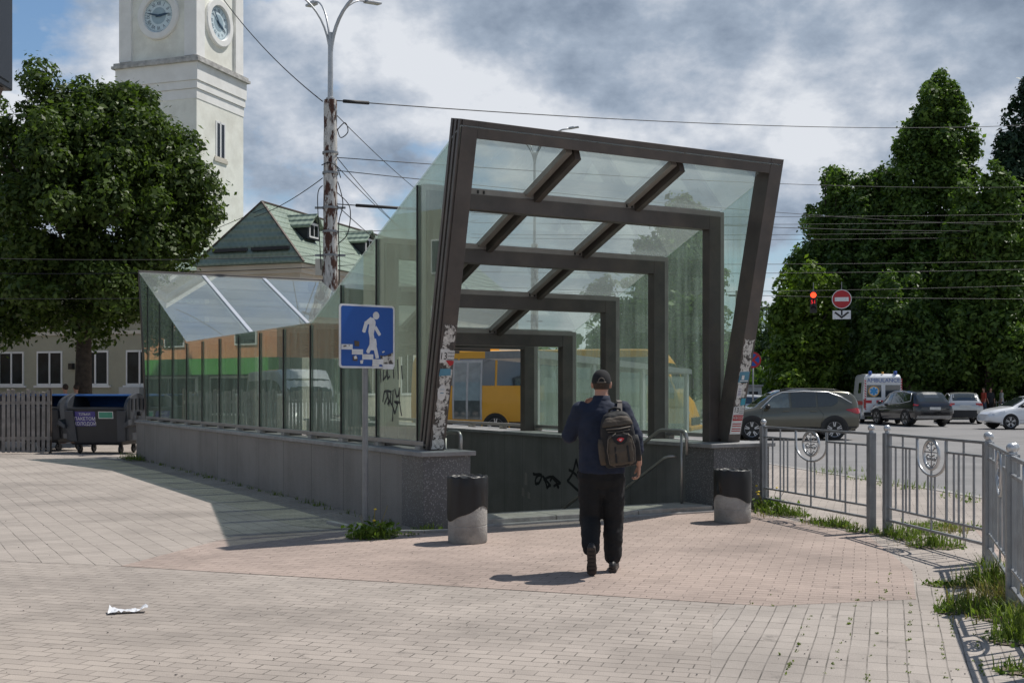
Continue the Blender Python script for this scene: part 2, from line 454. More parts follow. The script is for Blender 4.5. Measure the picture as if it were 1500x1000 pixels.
    M['rubber'] = mat('tyre rubber', (0.016, 0.016, 0.016), 0.8, var=0.1)
    M['rim'] = mat('silver alloy', (0.52, 0.52, 0.53), 0.3, 0.7, var=0.05)
    M['car_olive'] = mat('olive metallic paint', (0.105, 0.100, 0.074), 0.28, 0.45, var=0.03, coat=1.0)
    M['car_black'] = mat('black metallic paint', (0.012, 0.012, 0.015), 0.22, 0.3, var=0.03, coat=1.0)
    M['car_silver'] = mat('silver metallic paint', (0.50, 0.50, 0.49), 0.3, 0.6, var=0.03, coat=1.0)
    M['car_white'] = mat('white car paint', (0.76, 0.77, 0.79), 0.25, 0.0, var=0.02, coat=0.8)
    M['car_blue'] = mat('dark blue car paint', (0.03, 0.05, 0.09), 0.25, 0.3, var=0.03, coat=0.8)
    M['bus_yellow'] = mat('yellow bus paint', (0.66, 0.32, 0.012), 0.4, 0.0, var=0.06, scale=1.2, coat=0.3)
    M['cladding'] = mat('charcoal cladding', (0.024, 0.024, 0.025), 0.6, var=0.1)
    M['tail_red'] = mat('red tail lamp lens', (0.42, 0.015, 0.02), 0.15, var=0.1, coat=0.8)
    M['lamp_clear'] = mat('clear lamp lens', (0.62, 0.64, 0.66), 0.12, 0.3, var=0.1, coat=0.8)
    M['car_glass'] = mat('tinted car glass', (0.018, 0.024, 0.026), 0.04, var=0.1, spec=1.0, coat=0.6)
    M['car_glass_light'] = mat('clear car glass over pale cabin', (0.10, 0.125, 0.125), 0.04, var=0.4, scale=3, spec=1.0, coat=0.6)
    M['plate'] = mat('white number plate', (0.62, 0.62, 0.60), 0.4, var=0.08)
    M['red_stripe'] = mat('red reflective stripe', (0.55, 0.02, 0.03), 0.35)
    M['star_blue'] = mat('light blue emblem', (0.05, 0.32, 0.68), 0.4)
    M['orange'] = mat('orange emblem ring', (0.75, 0.42, 0.10), 0.5)
    M['beacon'] = mat('blue beacon lens', (0.02, 0.08, 0.35), 0.15, coat=0.6)
    M['lamp_red_on'] = emit_mat('lit red lamp', (1.0, 0.06, 0.02), 2.2)
    M['lamp_digit'] = emit_mat('lit red digits', (0.9, 0.03, 0.04), 0.8)
    M['skin'] = mat('skin', (0.46, 0.245, 0.17), 0.5, var=0.08, scale=14)
    M['shirt'] = mat('navy shirt cotton', (0.011, 0.018, 0.040), 0.85, var=0.2, scale=9, bump=0.25, bscale=9)
    M['trousers'] = mat('black trousers', (0.0085, 0.0085, 0.0095), 0.9, var=0.2, scale=9, bump=0.3, bscale=8)
    M['cap_black'] = mat('black cap cotton', (0.012, 0.012, 0.013), 0.9, var=0.15, scale=20)
    M['hair'] = mat('short brown hair', (0.05, 0.032, 0.022), 0.8, var=0.3, scale=60, bump=0.4, bscale=120)
    M['shoe'] = mat('black shoe leather', (0.015, 0.014, 0.014), 0.5)
    M['sole'] = mat('worn grey brown sole', (0.055, 0.045, 0.04), 0.8)
    M['pack_olive'] = mat('olive brown nylon', (0.072, 0.056, 0.041), 0.75, var=0.2, scale=12, bump=0.2, bscale=30)
    M['pack_black'] = mat('black nylon', (0.013, 0.013, 0.014), 0.75, var=0.2, scale=12, bump=0.2, bscale=30)
    M['strap'] = mat('grey webbing strap', (0.20, 0.175, 0.155), 0.8)
    M['zip'] = mat('grey brown piping', (0.13, 0.11, 0.09), 0.7)
    M['plastic_film'] = mat('crumpled clear film', (0.72, 0.73, 0.76), 0.15, var=0.1, coat=0.5)
    M['shop_orange'] = mat('orange shop render', (0.60, 0.26, 0.13), 0.8)
    M['annex'] = mat('shaded pale yellow plaster', (0.36, 0.35, 0.27), 0.9, var=0.08, scale=1.0, dirt=(0.25, 0.24, 0.19), dscale=0.4, damt=0.4)  # darker beige with the maple's shade mixed into the base colour
    M['curtained'] = mat('dim curtained window glass', (0.022, 0.026, 0.030), 0.35, var=0.5, scale=1.3, spec=0.25)
    M['shop_front'] = mat('grey green shop front', (0.12, 0.145, 0.12), 0.6)
    M['shop_green'] = mat('green shop fascia', (0.08, 0.30, 0.06), 0.6)
    M['grey_panel'] = mat('pale grey panel', (0.42, 0.43, 0.43), 0.6, var=0.08)
    M['shirt_red'] = mat('red shirt', (0.42, 0.06, 0.035), 0.85)
    M['shirt_dark'] = mat('dark jacket', (0.02, 0.022, 0.028), 0.85)
    M['jeans'] = mat('blue grey jeans', (0.06, 0.075, 0.11), 0.9)
    M['shirt_pale'] = mat('pale shirt', (0.5, 0.48, 0.46), 0.85)
make_materials()

# ------------------------------------------------------------------ mesh helpers
class MB:
    def __init__(self):
        self.v = []; self.f = []; self.mi = []; self.cur = 0
    def add(self, vs, fs):
        o = len(self.v)
        self.v.extend([tuple(p) for p in vs])
        for q in fs:
            self.f.append(tuple(o + i for i in q)); self.mi.append(self.cur)
        return self
    def box(self, x0, x1, y0, y1, z0, z1):
        vs = [(x0, y0, z0), (x1, y0, z0), (x1, y1, z0), (x0, y1, z0), (x0, y0, z1), (x1, y0, z1), (x1, y1, z1), (x0, y1, z1)]
        return self.add(vs, [(0, 3, 2, 1), (4, 5, 6, 7), (0, 1, 5, 4), (1, 2, 6, 5), (2, 3, 7, 6), (3, 0, 4, 7)])
    def bar(self, p0, p1, w, h, up=(0, 0, 1)):
        """box beam from p0 to p1; w sideways, h along 'up'"""
        p0 = Vector(p0); p1 = Vector(p1); d = (p1 - p0).normalized()
        s = d.cross(Vector(up))
        if s.length < 1e-6: s = d.cross(Vector((1, 0, 0)))
        s.normalize(); n = s.cross(d).normalized()
        c = [(-w / 2, -h / 2), (w / 2, -h / 2), (w / 2, h / 2), (-w / 2, h / 2)]
        vs = [p + s * a + n * b for p in (p0, p1) for a, b in c]
        return self.add(vs, [(0, 1, 2, 3), (7, 6, 5, 4), (0, 4, 5, 1), (1, 5, 6, 2), (2, 6, 7, 3), (3, 7, 4, 0)])
    def hexa(self, a, b):
        """two quads a, b (4 points each) joined into a solid"""
        return self.add(list(a) + list(b), [(3, 2, 1, 0), (4, 5, 6, 7), (0, 1, 5, 4), (1, 2, 6, 5), (2, 3, 7, 6), (3, 0, 4, 7)])
    def prism(self, poly, fn, d0, d1):
        """2D polygon extruded: fn(a, b, d) -> 3D"""
        n = len(poly)
        vs = [fn(a, b, d0) for a, b in poly] + [fn(a, b, d1) for a, b in poly]
        fs = [tuple(range(n))[::-1], tuple(range(n, 2 * n))] + [(i, (i + 1) % n, n + (i + 1) % n, n + i) for i in range(n)]
        return self.add(vs, fs)
    def tube(self, pts, r, n=8, caps=True, closed=False):
        pts = [Vector(p) for p in pts]; m = len(pts)
        rs = [r] * m if isinstance(r, (int, float)) else list(r)
        vs = []; prev = None
        for i, p in enumerate(pts):
            if closed:
                t = (pts[(i + 1) % m] - pts[i - 1])
            else:
                t = pts[min(i + 1, m - 1)] - pts[max(i - 1, 0)]
            t.normalize()
            if prev is None:
                a = t.cross(Vector((0, 0, 1)))
                if a.length < 1e-4: a = t.cross(Vector((1, 0, 0)))
            else:
                a = prev - t * prev.dot(t)
            a.normalize(); prev = a; b = t.cross(a)
            for k in range(n):
                an = 2 * PI * k / n
                vs.append(p + (a * math.cos(an) + b * math.sin(an)) * rs[i])
        fs = []
        for i in range(m if closed else m - 1):
            j = (i + 1) % m
            for k in range(n):
                fs.append((i * n + k, i * n + (k + 1) % n, j * n + (k + 1) % n, j * n + k))
        if caps and not closed:
            fs.append(tuple(range(n))[::-1]); fs.append(tuple(range((m - 1) * n, m * n)))
        return self.add(vs, fs)
    def lathe(self, prof, n=20, org=(0, 0, 0), axis='Z', caps=True):
        vs = []
        for r, h in prof:
            for k in range(n):
                a = 2 * PI * k / n
                x, y = r * math.cos(a), r * math.sin(a)
                if axis == 'Z': p = (x, y, h)
                elif axis == 'Y': p = (x, h, y)
                else: p = (h, x, y)
                vs.append((p[0] + org[0], p[1] + org[1], p[2] + org[2]))
        fs = []
        for i in range(len(prof) - 1):
            for k in range(n):
                q = (i * n + k, i * n + (k + 1) % n, (i + 1) * n + (k + 1) % n, (i + 1) * n + k)
                fs.append(q if axis != 'Y' else q[::-1])
        if caps:
            fs.append(tuple(range(n))[::-1]); m = len(prof) - 1
            fs.append(tuple(range(m * n, (m + 1) * n)))
        return self.add(vs, fs)
    def ball(self, c, r, n=12, m=8):
        rx, ry, rz = (r, r, r) if isinstance(r, (int, float)) else r
        vs = [(c[0], c[1], c[2] - rz)]
        for i in range(1, m):
            a = -PI / 2 + PI * i / m
            for k in range(n):
                b = 2 * PI * k / n
                vs.append((c[0] + rx * math.cos(a) * math.cos(b), c[1] + ry * math.cos(a) * math.sin(b), c[2] + rz * math.sin(a)))
        vs.append((c[0], c[1], c[2] + rz))
        fs = [(0, 1 + (k + 1) % n, 1 + k) for k in range(n)]
        for i in range(m - 2):
            for k in range(n):
                fs.append((1 + i * n + k, 1 + i * n + (k + 1) % n, 1 + (i + 1) * n + (k + 1) % n, 1 + (i + 1) * n + k))
        L = len(vs) - 1; o = 1 + (m - 2) * n
        fs += [(o + k, o + (k + 1) % n, L) for k in range(n)]
        return self.add(vs, fs)
    def loft(self, rings, closed_ring=True, caps=True):
        n = len(rings[0]); vs = [p for r in rings for p in r]; fs = []
        for i in range(len(rings) - 1):
            for k in range(n if closed_ring else n - 1):
                fs.append((i * n + k, i * n + (k + 1) % n, (i + 1) * n + (k + 1) % n, (i + 1) * n + k))
        if caps:
            fs.append(tuple(range(n))[::-1]); fs.append(tuple(range((len(rings) - 1) * n, len(rings) * n)))
        return self.add(vs, fs)
    def cone(self, p0, r0, p1, r1, n=14, flat=None):
        """capsule with two radii (for bodies)"""
        p0 = Vector(p0); p1 = Vector(p1)
        self.ball(p0, r0 if flat is None else tuple(r0 * q for q in flat), n, 8)
        self.ball(p1, r1 if flat is None else tuple(r1 * q for q in flat), n, 8)
        if flat is None:
            self.tube([p0, p1], [r0, r1], n)
        else:
            k = 5
            for i in range(1, k):
                t = i / k; self.ball(p0.lerp(p1, t), tuple((r0 + (r1 - r0) * t) * q for q in flat), n, 8)
        return self
    def xform(self, fn, start=0):
        self.v = self.v[:start] + [tuple(fn(*p)) for p in self.v[start:]]
        return self

def setp(o, label=None, cat=None, group=None, kind=None):
    if label: o['label'] = label
    if cat: o['category'] = cat
    if group: o['group'] = group
    if kind: o['kind'] = kind
    return o

def obj(name, mb, mats, parent=None, smooth=False, bevel=0.0, label=None, angle=None):
    me = bpy.data.meshes.new(name)
    me.from_pydata(mb.v, [], mb.f)
    if not isinstance(mats, (list, tuple)): mats = [mats]
    for m in mats: me.materials.append(M[m] if isinstance(m, str) else m)
    if len(mats) > 1: me.polygons.foreach_set('material_index', mb.mi)
    if smooth: me.polygons.foreach_set('use_smooth', [True] * len(me.polygons))
    bm = bmesh.new(); bm.from_mesh(me)
    bmesh.ops.recalc_face_normals(bm, faces=bm.faces)
    bm.to_mesh(me); bm.free()
    me.update()
    if smooth and angle: me.set_sharp_from_angle(angle=R(angle))
    o = bpy.data.objects.new(name, me)
    COL.objects.link(o)
    if parent: o.parent = parent
    if bevel:
        b = o.modifiers.new('bevel', 'BEVEL'); b.width = bevel; b.segments = 2; b.limit_method = 'ANGLE'; b.angle_limit = R(40)
    if label: o['label'] = label
    return o

def thing(name, label, cat, loc=(0, 0, 0), rz=0.0, group=None, kind=None):
    o = bpy.data.objects.new(name, None)
    COL.objects.link(o)
    o.empty_display_size = 0.2
    o.location = loc; o.rotation_euler = (0, 0, rz)
    return setp(o, label, cat, group, kind)

def copy_tree(o, parent=None):
    c = o.copy(); COL.objects.link(c)
    if parent: c.parent = parent
    for ch in list(o.children): copy_tree(ch, c)
    return c

def bake(o):
    """apply the modifiers of o"""
    dg = bpy.context.evaluated_depsgraph_get(); dg.update()
    me = bpy.data.meshes.new_from_object(o.evaluated_get(dg))
    old = o.data; o.modifiers.clear(); o.data = me
    me.name = old.name
    bpy.data.meshes.remove(old)
    return o

def organic(name, mb, m, parent, voxel=0.008, smooth=4, wrinkle=0.0, wscale=6.0, strength=0.6):
    """one continuous surface grown from overlapping volumes"""
    o = obj(name, mb, m, parent)
    r = o.modifiers.new('r', 'REMESH'); r.mode = 'VOXEL'; r.voxel_size = voxel
    s = o.modifiers.new('s', 'SMOOTH'); s.iterations = smooth; s.factor = strength
    bake(o)
    me = o.data
    if wrinkle:
        for v in me.vertices:
            p = v.co
            q = Vector((p.x * wscale, p.y * wscale, p.z * wscale * 1.6))
            d = noise.noise(q) + 0.5 * noise.noise(q * 2.3)
            v.co = p + v.normal * d * wrinkle
    me.polygons.foreach_set('use_smooth', [True] * len(me.polygons))
    me.update()
    return o

_text_cache = {}
def text_shape(s, size=1.0, align='CENTER'):
    k = (s, align)
    if k not in _text_cache:
        cu = bpy.data.curves.new('t', 'FONT'); cu.body = s; cu.align_x = align; cu.align_y = 'CENTER'; cu.size = 1.0
        o = bpy.data.objects.new('t', cu); COL.objects.link(o)
        dg = bpy.context.evaluated_depsgraph_get(); dg.update()
        me = bpy.data.meshes.new_from_object(o.evaluated_get(dg))
        _text_cache[k] = ([tuple(v.co) for v in me.vertices], [tuple(p.vertices) for p in me.polygons])
        bpy.data.objects.remove(o); bpy.data.curves.remove(cu); bpy.data.meshes.remove(me)
    v, f = _text_cache[k]
    return [(x * size, y * size) for x, y, z in v], f

def text_on(mb, s, fn, size, x=0, y=0, rot=0.0, sx=1.0, align='CENTER'):
    """letters of s as faces; fn(a, b) maps the flat lettering to 3D"""
    v, f = text_shape(s, size, align)
    c, si = math.cos(rot), math.sin(rot)
    mb.add([fn(x + (a * sx) * c - b * si, y + (a * sx) * si + b * c) for a, b in v], f)

def ellipse(cx, cy, rx, ry, n=24, a0=0, a1=2 * PI):
    return [(cx + rx * math.cos(a0 + (a1 - a0) * i / n), cy + ry * math.sin(a0 + (a1 - a0) * i / n)) for i in range(n)]

def stroke2d(pts, w):
    """polyline -> list of quads (flat ribbon) in 2D, round-ish joins"""
    out = []
    for (x0, y0), (x1, y1) in zip(pts[:-1], pts[1:]):
        dx, dy = x1 - x0, y1 - y0; L = math.hypot(dx, dy) or 1e-6
        nx, ny = -dy / L * w / 2, dx / L * w / 2; ex, ey = dx / L * w * 0.35, dy / L * w * 0.35
        out.append([(x0 - ex + nx, y0 - ey + ny), (x0 - ex - nx, y0 - ey - ny), (x1 + ex - nx, y1 + ey - ny), (x1 + ex + nx, y1 + ey + ny)])
    return out

def flat_polys(mb, polys, fn):
    for p in polys: mb.add([fn(a, b) for a, b in p], [tuple(range(len(p)))])

def sheet(name, outer, z, m, holes=(), kind='structure', skirt=None):
    """flat ground sheet with holes, real faces; skirt = depth of vertical edge"""
    loops = [[Vector((x, y, 0)) for x, y in outer]] + [[Vector((x, y, 0)) for x, y in h] for h in holes]
    tris = tessellate_polygon(loops)
    pts = [p for l in loops for p in l]
    mb = MB(); mb.add([(p.x, p.y, z) for p in pts], [tuple(t) for t in tris])
    if skirt:
        n = len(outer); o = len(mb.v)
        mb.add([(x, y, z) for x, y in outer] + [(x, y, z - skirt) for x, y in outer], [(i, (i + 1) % n, n + (i + 1) % n, n + i) for i in range(n)])
    me = bpy.data.meshes.new(name); me.from_pydata(mb.v, [], mb.f); me.materials.append(M[m])
    bm = bmesh.new(); bm.from_mesh(me)
    for f in bm.faces:
        if abs(f.normal.z) > 0.5 and f.normal.z < 0: f.normal_flip()
    bm.to_mesh(me); bm.free()
    o = bpy.data.objects.new(name, me); COL.objects.link(o); o['kind'] = kind
    return o

# canopy frame of reference: x = across the stairs (t), y = along them (s)
TH = R(29)
UX = Vector((math.cos(TH), math.sin(TH), 0)); VX = Vector((-math.sin(TH), math.cos(TH), 0))
P0 = Vector((-1.01, 13.27, 0))
def TS(t, s):
    p = P0 + UX * t + VX * s
    return (p.x, p.y)

# ------------------------------------------------------------------ ground, road, paving
def px0(x, y): D = 2720 / (y - 572); return ((x - 750) / 1700 * D, D)

def build_ground():
    well = [TS(0.4, 0.3), TS(4.25, 0.3), TS(4.25, 16.15), TS(0.4, 16.15)]
    big = [(-900, -900), (900, -900), (900, 1500), (-900, 1500)]
    sheet('ground', big, -0.13, 'soil', [well])
    road = [(9.0, -60), (60, -60), (75, 20), (95, 66), (30, 69), (-12, 66), (-12, 38), (2.0, 34), (4.5, 28), (5.5, 22), (6.3, 15)]
    sheet('road', road, -0.085, 'asphalt')
    plaza = [(11.5, -40), (8.6, 0), (7.6, 12), (6.75, 18.9), (6.06, 22.5), (5.1, 28), (3.2, 33), (-2, 36.5), (-7.8, 42), (-6.9, 47), (-60, 66), (-60, -40)]
    sheet('plaza', plaza, 0.0, 'paver', [well], skirt=0.14)
    # kerb along the road edge
    mb = MB(); k = plaza[1:10]
    for a, b in zip(k[:-1], k[1:]):
        d = Vector((b[0] - a[0], b[1] - a[1], 0)).normalized(); n = Vector((d.y, -d.x, 0)) * 0.075
        n = n if n.x + 0.3 * -n.y > -1 else -n
        L = math.hypot(b[0] - a[0], b[1] - a[1]); q = max(1, int(L / 1.0))
        for i in range(q):
            p0 = Vector((a[0], a[1], 0)).lerp(Vector((b[0], b[1], 0)), i / q) + d * 0.006; p1 = Vector((a[0], a[1], 0)).lerp(Vector((b[0], b[1], 0)), (i + 1) / q) - d * 0.006
            mb.bar(p0 + n + Vector((0, 0, -0.055)), p1 + n + Vector((0, 0, -0.055)), 0.15, 0.13)
    o = obj('kerb', mb, 'kerb'); o['kind'] = 'structure'
    # paving laid along the canopy (left), the strip of grey pavers by the wall and the pink band in front
    A = (-3.57, 10.58); B = (-3.05, 12.75)
    left = [(-12, 10.2), (-6.2, 11.3), A, B, (-2.1, 13.25), TS(-1.15, 1.5), TS(-1.15, 15.5), TS(-1.4, 17.5), (-13.5, 29), (-24, 27)]
    sheet('left_paving', left, 0.002, 'paver_left')
    strip = [TS(-1.15, 1.2), TS(-0.62, 0.3), TS(0.0, 0.25), TS(0.0, 16.2), TS(-1.15, 16.2)]
    sheet('wall_side_paving', strip, 0.004, 'paver_wall')
    pink = [A, (-0.8, 9.62), (1.9, 8.62), (3.1, 8.9), (3.55, 10.3), TS(4.1, -2.8), TS(4.5, -0.6), TS(5.1, -0.02), TS(0.0, -0.02), TS(0.0, 0.2), TS(-0.62, 0.25), (-2.1, 13.2), B]
    sheet('pink_paving', pink, 0.0035, 'paver_pink')
    sheet('square_paving', [px0(1030, 1180), px0(1045, 905), px0(1100, 868), px0(1330, 852), px0(1600, 852), px0(1800, 1180)], 0.002, 'paver_right')
    pink2 = [(4.6, 10.9), (5.3, 10.2), (6.4, 12.0), (5.4, 13.6)]
    sheet('pink_paving_patch', pink2, 0.002, 'paver_pink')
    # low edge stones curving round the foot of the wall
    mb = MB()
    pts = [TS(-0.70, 1.2), TS(-0.66, 0.75), TS(-0.55, 0.25), TS(-0.38, -0.05), TS(-0.1, -0.22), TS(0.3, -0.3), TS(0.62, -0.28)]
    for a, b in zip(pts[:-1], pts[1:]):
        mb.bar((a[0], a[1], 0.012), (b[0], b[1], 0.012), 0.075, 0.05)
    o = obj('edge_stones', mb, 'kerb', bevel=0.008); o['kind'] = 'structure'
    # shrub park beyond the road: raised lawn with its kerb
    park = [(-10, 69.5), (20, 73), (60, 71), (130, 73), (130, 160), (-60, 160), (-60, 75)]
    sheet('park_lawn', park, 0.03, 'soil', skirt=0.16)
build_ground()

# ------------------------------------------------------------------ stairwell: walls, stairs, threshold
def build_stairwell():
    Z = TH
    loc = P0
    # left wall
    w = thing('parapet_wall', 'long streaked grey stone wall along the left foot of the glass canopy', 'wall', loc, Z)
    mb = MB(); mb.box(0.0, 0.42, 0.35, 16.3, -3.6, 0.845); obj('wall_body', mb, 'parapet', w, bevel=0.006)
    mb = MB(); mb.box(-0.035, 0.46, 0.66, 16.36, 0.845, 0.895); obj('coping', mb, 'cap', w, bevel=0.006)
    mb = MB(); mb.box(0.42, 0.45, 0.62, 16.3, -3.6, 0.843); obj('granite_facing', mb, 'granite', w)
    mb = MB(); mb.box(-0.004, 0.60, 0.0, 0.62, -0.4, 0.845); obj('pier', mb, 'terrazzo', w, bevel=0.004)
    mb = MB(); mb.box(-0.05, 0.65, -0.05, 0.66, 0.845, 0.897); obj('pier_cap', mb, 'cap', w, bevel=0.006)
    # right wall
    w = thing('parapet_wall', 'dark granite stairwell wall with black graffiti below the right glazing', 'wall', loc, Z)
    mb = MB(); mb.box(4.23, 5.0, 0.62, 16.3, -3.6, 0.845); obj('wall_body', mb, 'parapet', w)
    mb = MB(); mb.box(4.2, 4.23, 0.62, 16.3, -3.6, 0.843); obj('granite_facing', mb, 'granite', w)
    mb = MB(); mb.box(4.13, 5.05, 0.66, 16.36, 0.845, 0.895); obj('coping', mb, 'cap', w, bevel=0.006)
    mb = MB(); mb.box(4.2, 5.15, 0.0, 0.62, -0.4, 0.845); obj('pier', mb, 'terrazzo', w, bevel=0.004)
    mb = MB(); mb.box(4.12, 5.22, -0.05, 0.66, 0.845, 0.897); obj('pier_cap', mb, 'cap', w, bevel=0.006)
    # graffiti on the right inner wall
    fn = lambda a, b: (4.1965, a, b)
    mb = MB(); rr = random.Random(4)
    def g(pts, wd): flat_polys(mb, stroke2d(pts, wd), fn)
    S = 2.2; zb = 0.05
    strokes = []
    for c0, w_, h_, y0, q in ((3.45, .36, .52, .0, 0), (3.1, .32, .46, .04, 1), (2.72, .34, .42, .0, 2), (2.35, .3, .4, .02, 3), (4.6, .2, .22, .02, 4), (4.3, .2, .2, .0, 5), (4.02, .18, .16, .04, 6)):
        strokes.append([(c0 - w_ * (.5 * math.sin(1.9 * t + q) + .25 * math.cos(3.1 * t + 2 * q)), y0 + h_ * (.5 + .42 * math.sin(1.3 * t + q * 1.7) + .1 * math.cos(4 * t))) for t in np.linspace(0, 5.2, 22)])
    strokes += [[(3.2, -.10), (3.0, -.02), (2.75, -.12), (2.5, -.03), (2.2, -.16)], [(3.1, -.2), (3.0, -.36)], [(2.8, -.2), (2.72, -.38)], [(2.45, -.16), (2.5, -.36), (2.3, -.3)]]
    for st in strokes: g(st, 0.045)
    obj('graffiti', mb, 'ink', w)
    mb = MB()
    for a, b_, h in ((4.95, 0.0, .22), (2.08, .2, .35), (5.05, -.2, .16), (4.85, -.22, .12)):
        flat_polys(mb, [[(a, b_), (a + .1, b_ + .01), (a + .09, b_ + h), (a + .01, b_ + h - .02)]], fn)
    obj('scraped_patch', mb, 'strip', w)
    # threshold slab and stairs
    st = thing('stairs', 'worn stone steps going down between the two walls into the underpass', 'stairs', loc, Z)
    mb = MB()
    for t0, t1 in ((0.60, 1.78), (1.79, 3.0), (3.01, 4.2)):
        mb.box(t0, t1, 0.02, 0.62, -0.3, 0.085)
    obj('threshold', mb, 'threshold', st, bevel=0.012)
    mb = MB(); mb.box(0.6, 4.2, -0.05, 0.018, -0.1, 0.03); obj('nosing', mb, 'kerb', st, bevel=0.01)
    mb = MB()
    for i in range(22):
        s = 0.62 + 0.3 * i; mb.box(0.45, 4.2, s, s + 0.3, -3.7, 0.085 - 0.155 * (i + 1))
    obj('flight', mb, 'kerb', st)
    mb = MB()
    for i in range(22):
        s = 16.3 - 0.3 * (i + 1); mb.box(0.45, 4.2, s, s + 0.3, -3.7, 0.085 - 0.155 * (i + 1))
    mb.box(0.45, 4.2, 7.22, 9.7, -3.7, -3.34)
    obj('far_flight', mb, 'kerb', st)
    mb = MB(); mb.box(0.45, 4.2, 16.3, 16.62, -0.3, 0.085); obj('far_threshold', mb, 'threshold', st)
    # handrails
    h = thing('handrail', 'shiny steel double handrail running down the right side of the stairs', 'handrail', loc, Z)
    x = 4.02
    def bend(pts, r=0.09, n=5):
        out = [Vector(pts[0])]
        for i in range(1, len(pts) - 1):
            a, b_, c = Vector(pts[i - 1]), Vector(pts[i]), Vector(pts[i + 1])
            p0 = b_ + (a - b_).normalized() * r; p1 = b_ + (c - b_).normalized() * r
            for k in range(n + 1):
                t = k / n; out.append(p0.lerp(b_, t).lerp(b_.lerp(p1, t), t))
        out.append(Vector(pts[-1])); return out
    sl = 0.155 / 0.3
    mb = MB(); mb.tube(bend([(x, 0.35, 0.74), (x, 0.35, 1.06), (x, 0.95, 1.06), (x, 6.9, 1.06 - 5.95 * sl)]), 0.024, 10)
    obj('top_rail', mb, 'inox', h, True)
    mb = MB(); mb.tube(bend([(x + .12, 0.72, 0.70), (x, 0.8, 0.70), (x, 6.9, 0.70 - 6.1 * sl)]), 0.022, 10); obj('lower_rail', mb, 'inox', h, True)
    mb = MB(); mb.tube([(x, 0.46, 0.085), (x, 0.46, 1.05)], 0.02, 10); obj('post', mb, 'inox', h, True)
    for i in range(1, 4):
        mb = MB(); s = 0.62 + 1.8 * i; zz = 1.06 - (s - .95) * sl; mb.tube([(x, s, zz - 1.05), (x, s, zz)], 0.02, 10); obj('post', mb, 'inox', h, True)
    h = thing('handrail', 'short bright end of a steel handrail showing behind the left postered leg', 'handrail', loc, Z)
    mb = MB(); mb.tube(bend([(0.62, 0.3, 0.70), (0.62, 0.3, 1.10), (0.62, 0.66, 1.10), (0.62, 6.9, 1.10 - 6.2 * sl)]), 0.026, 10); obj('top_rail', mb, 'inox', h, True)
    mb = MB(); mb.tube([(0.62, 0.72, 0.0), (0.62, 0.72, 1.02)], 0.02, 10); obj('post', mb, 'inox', h, True)
build_stairwell()

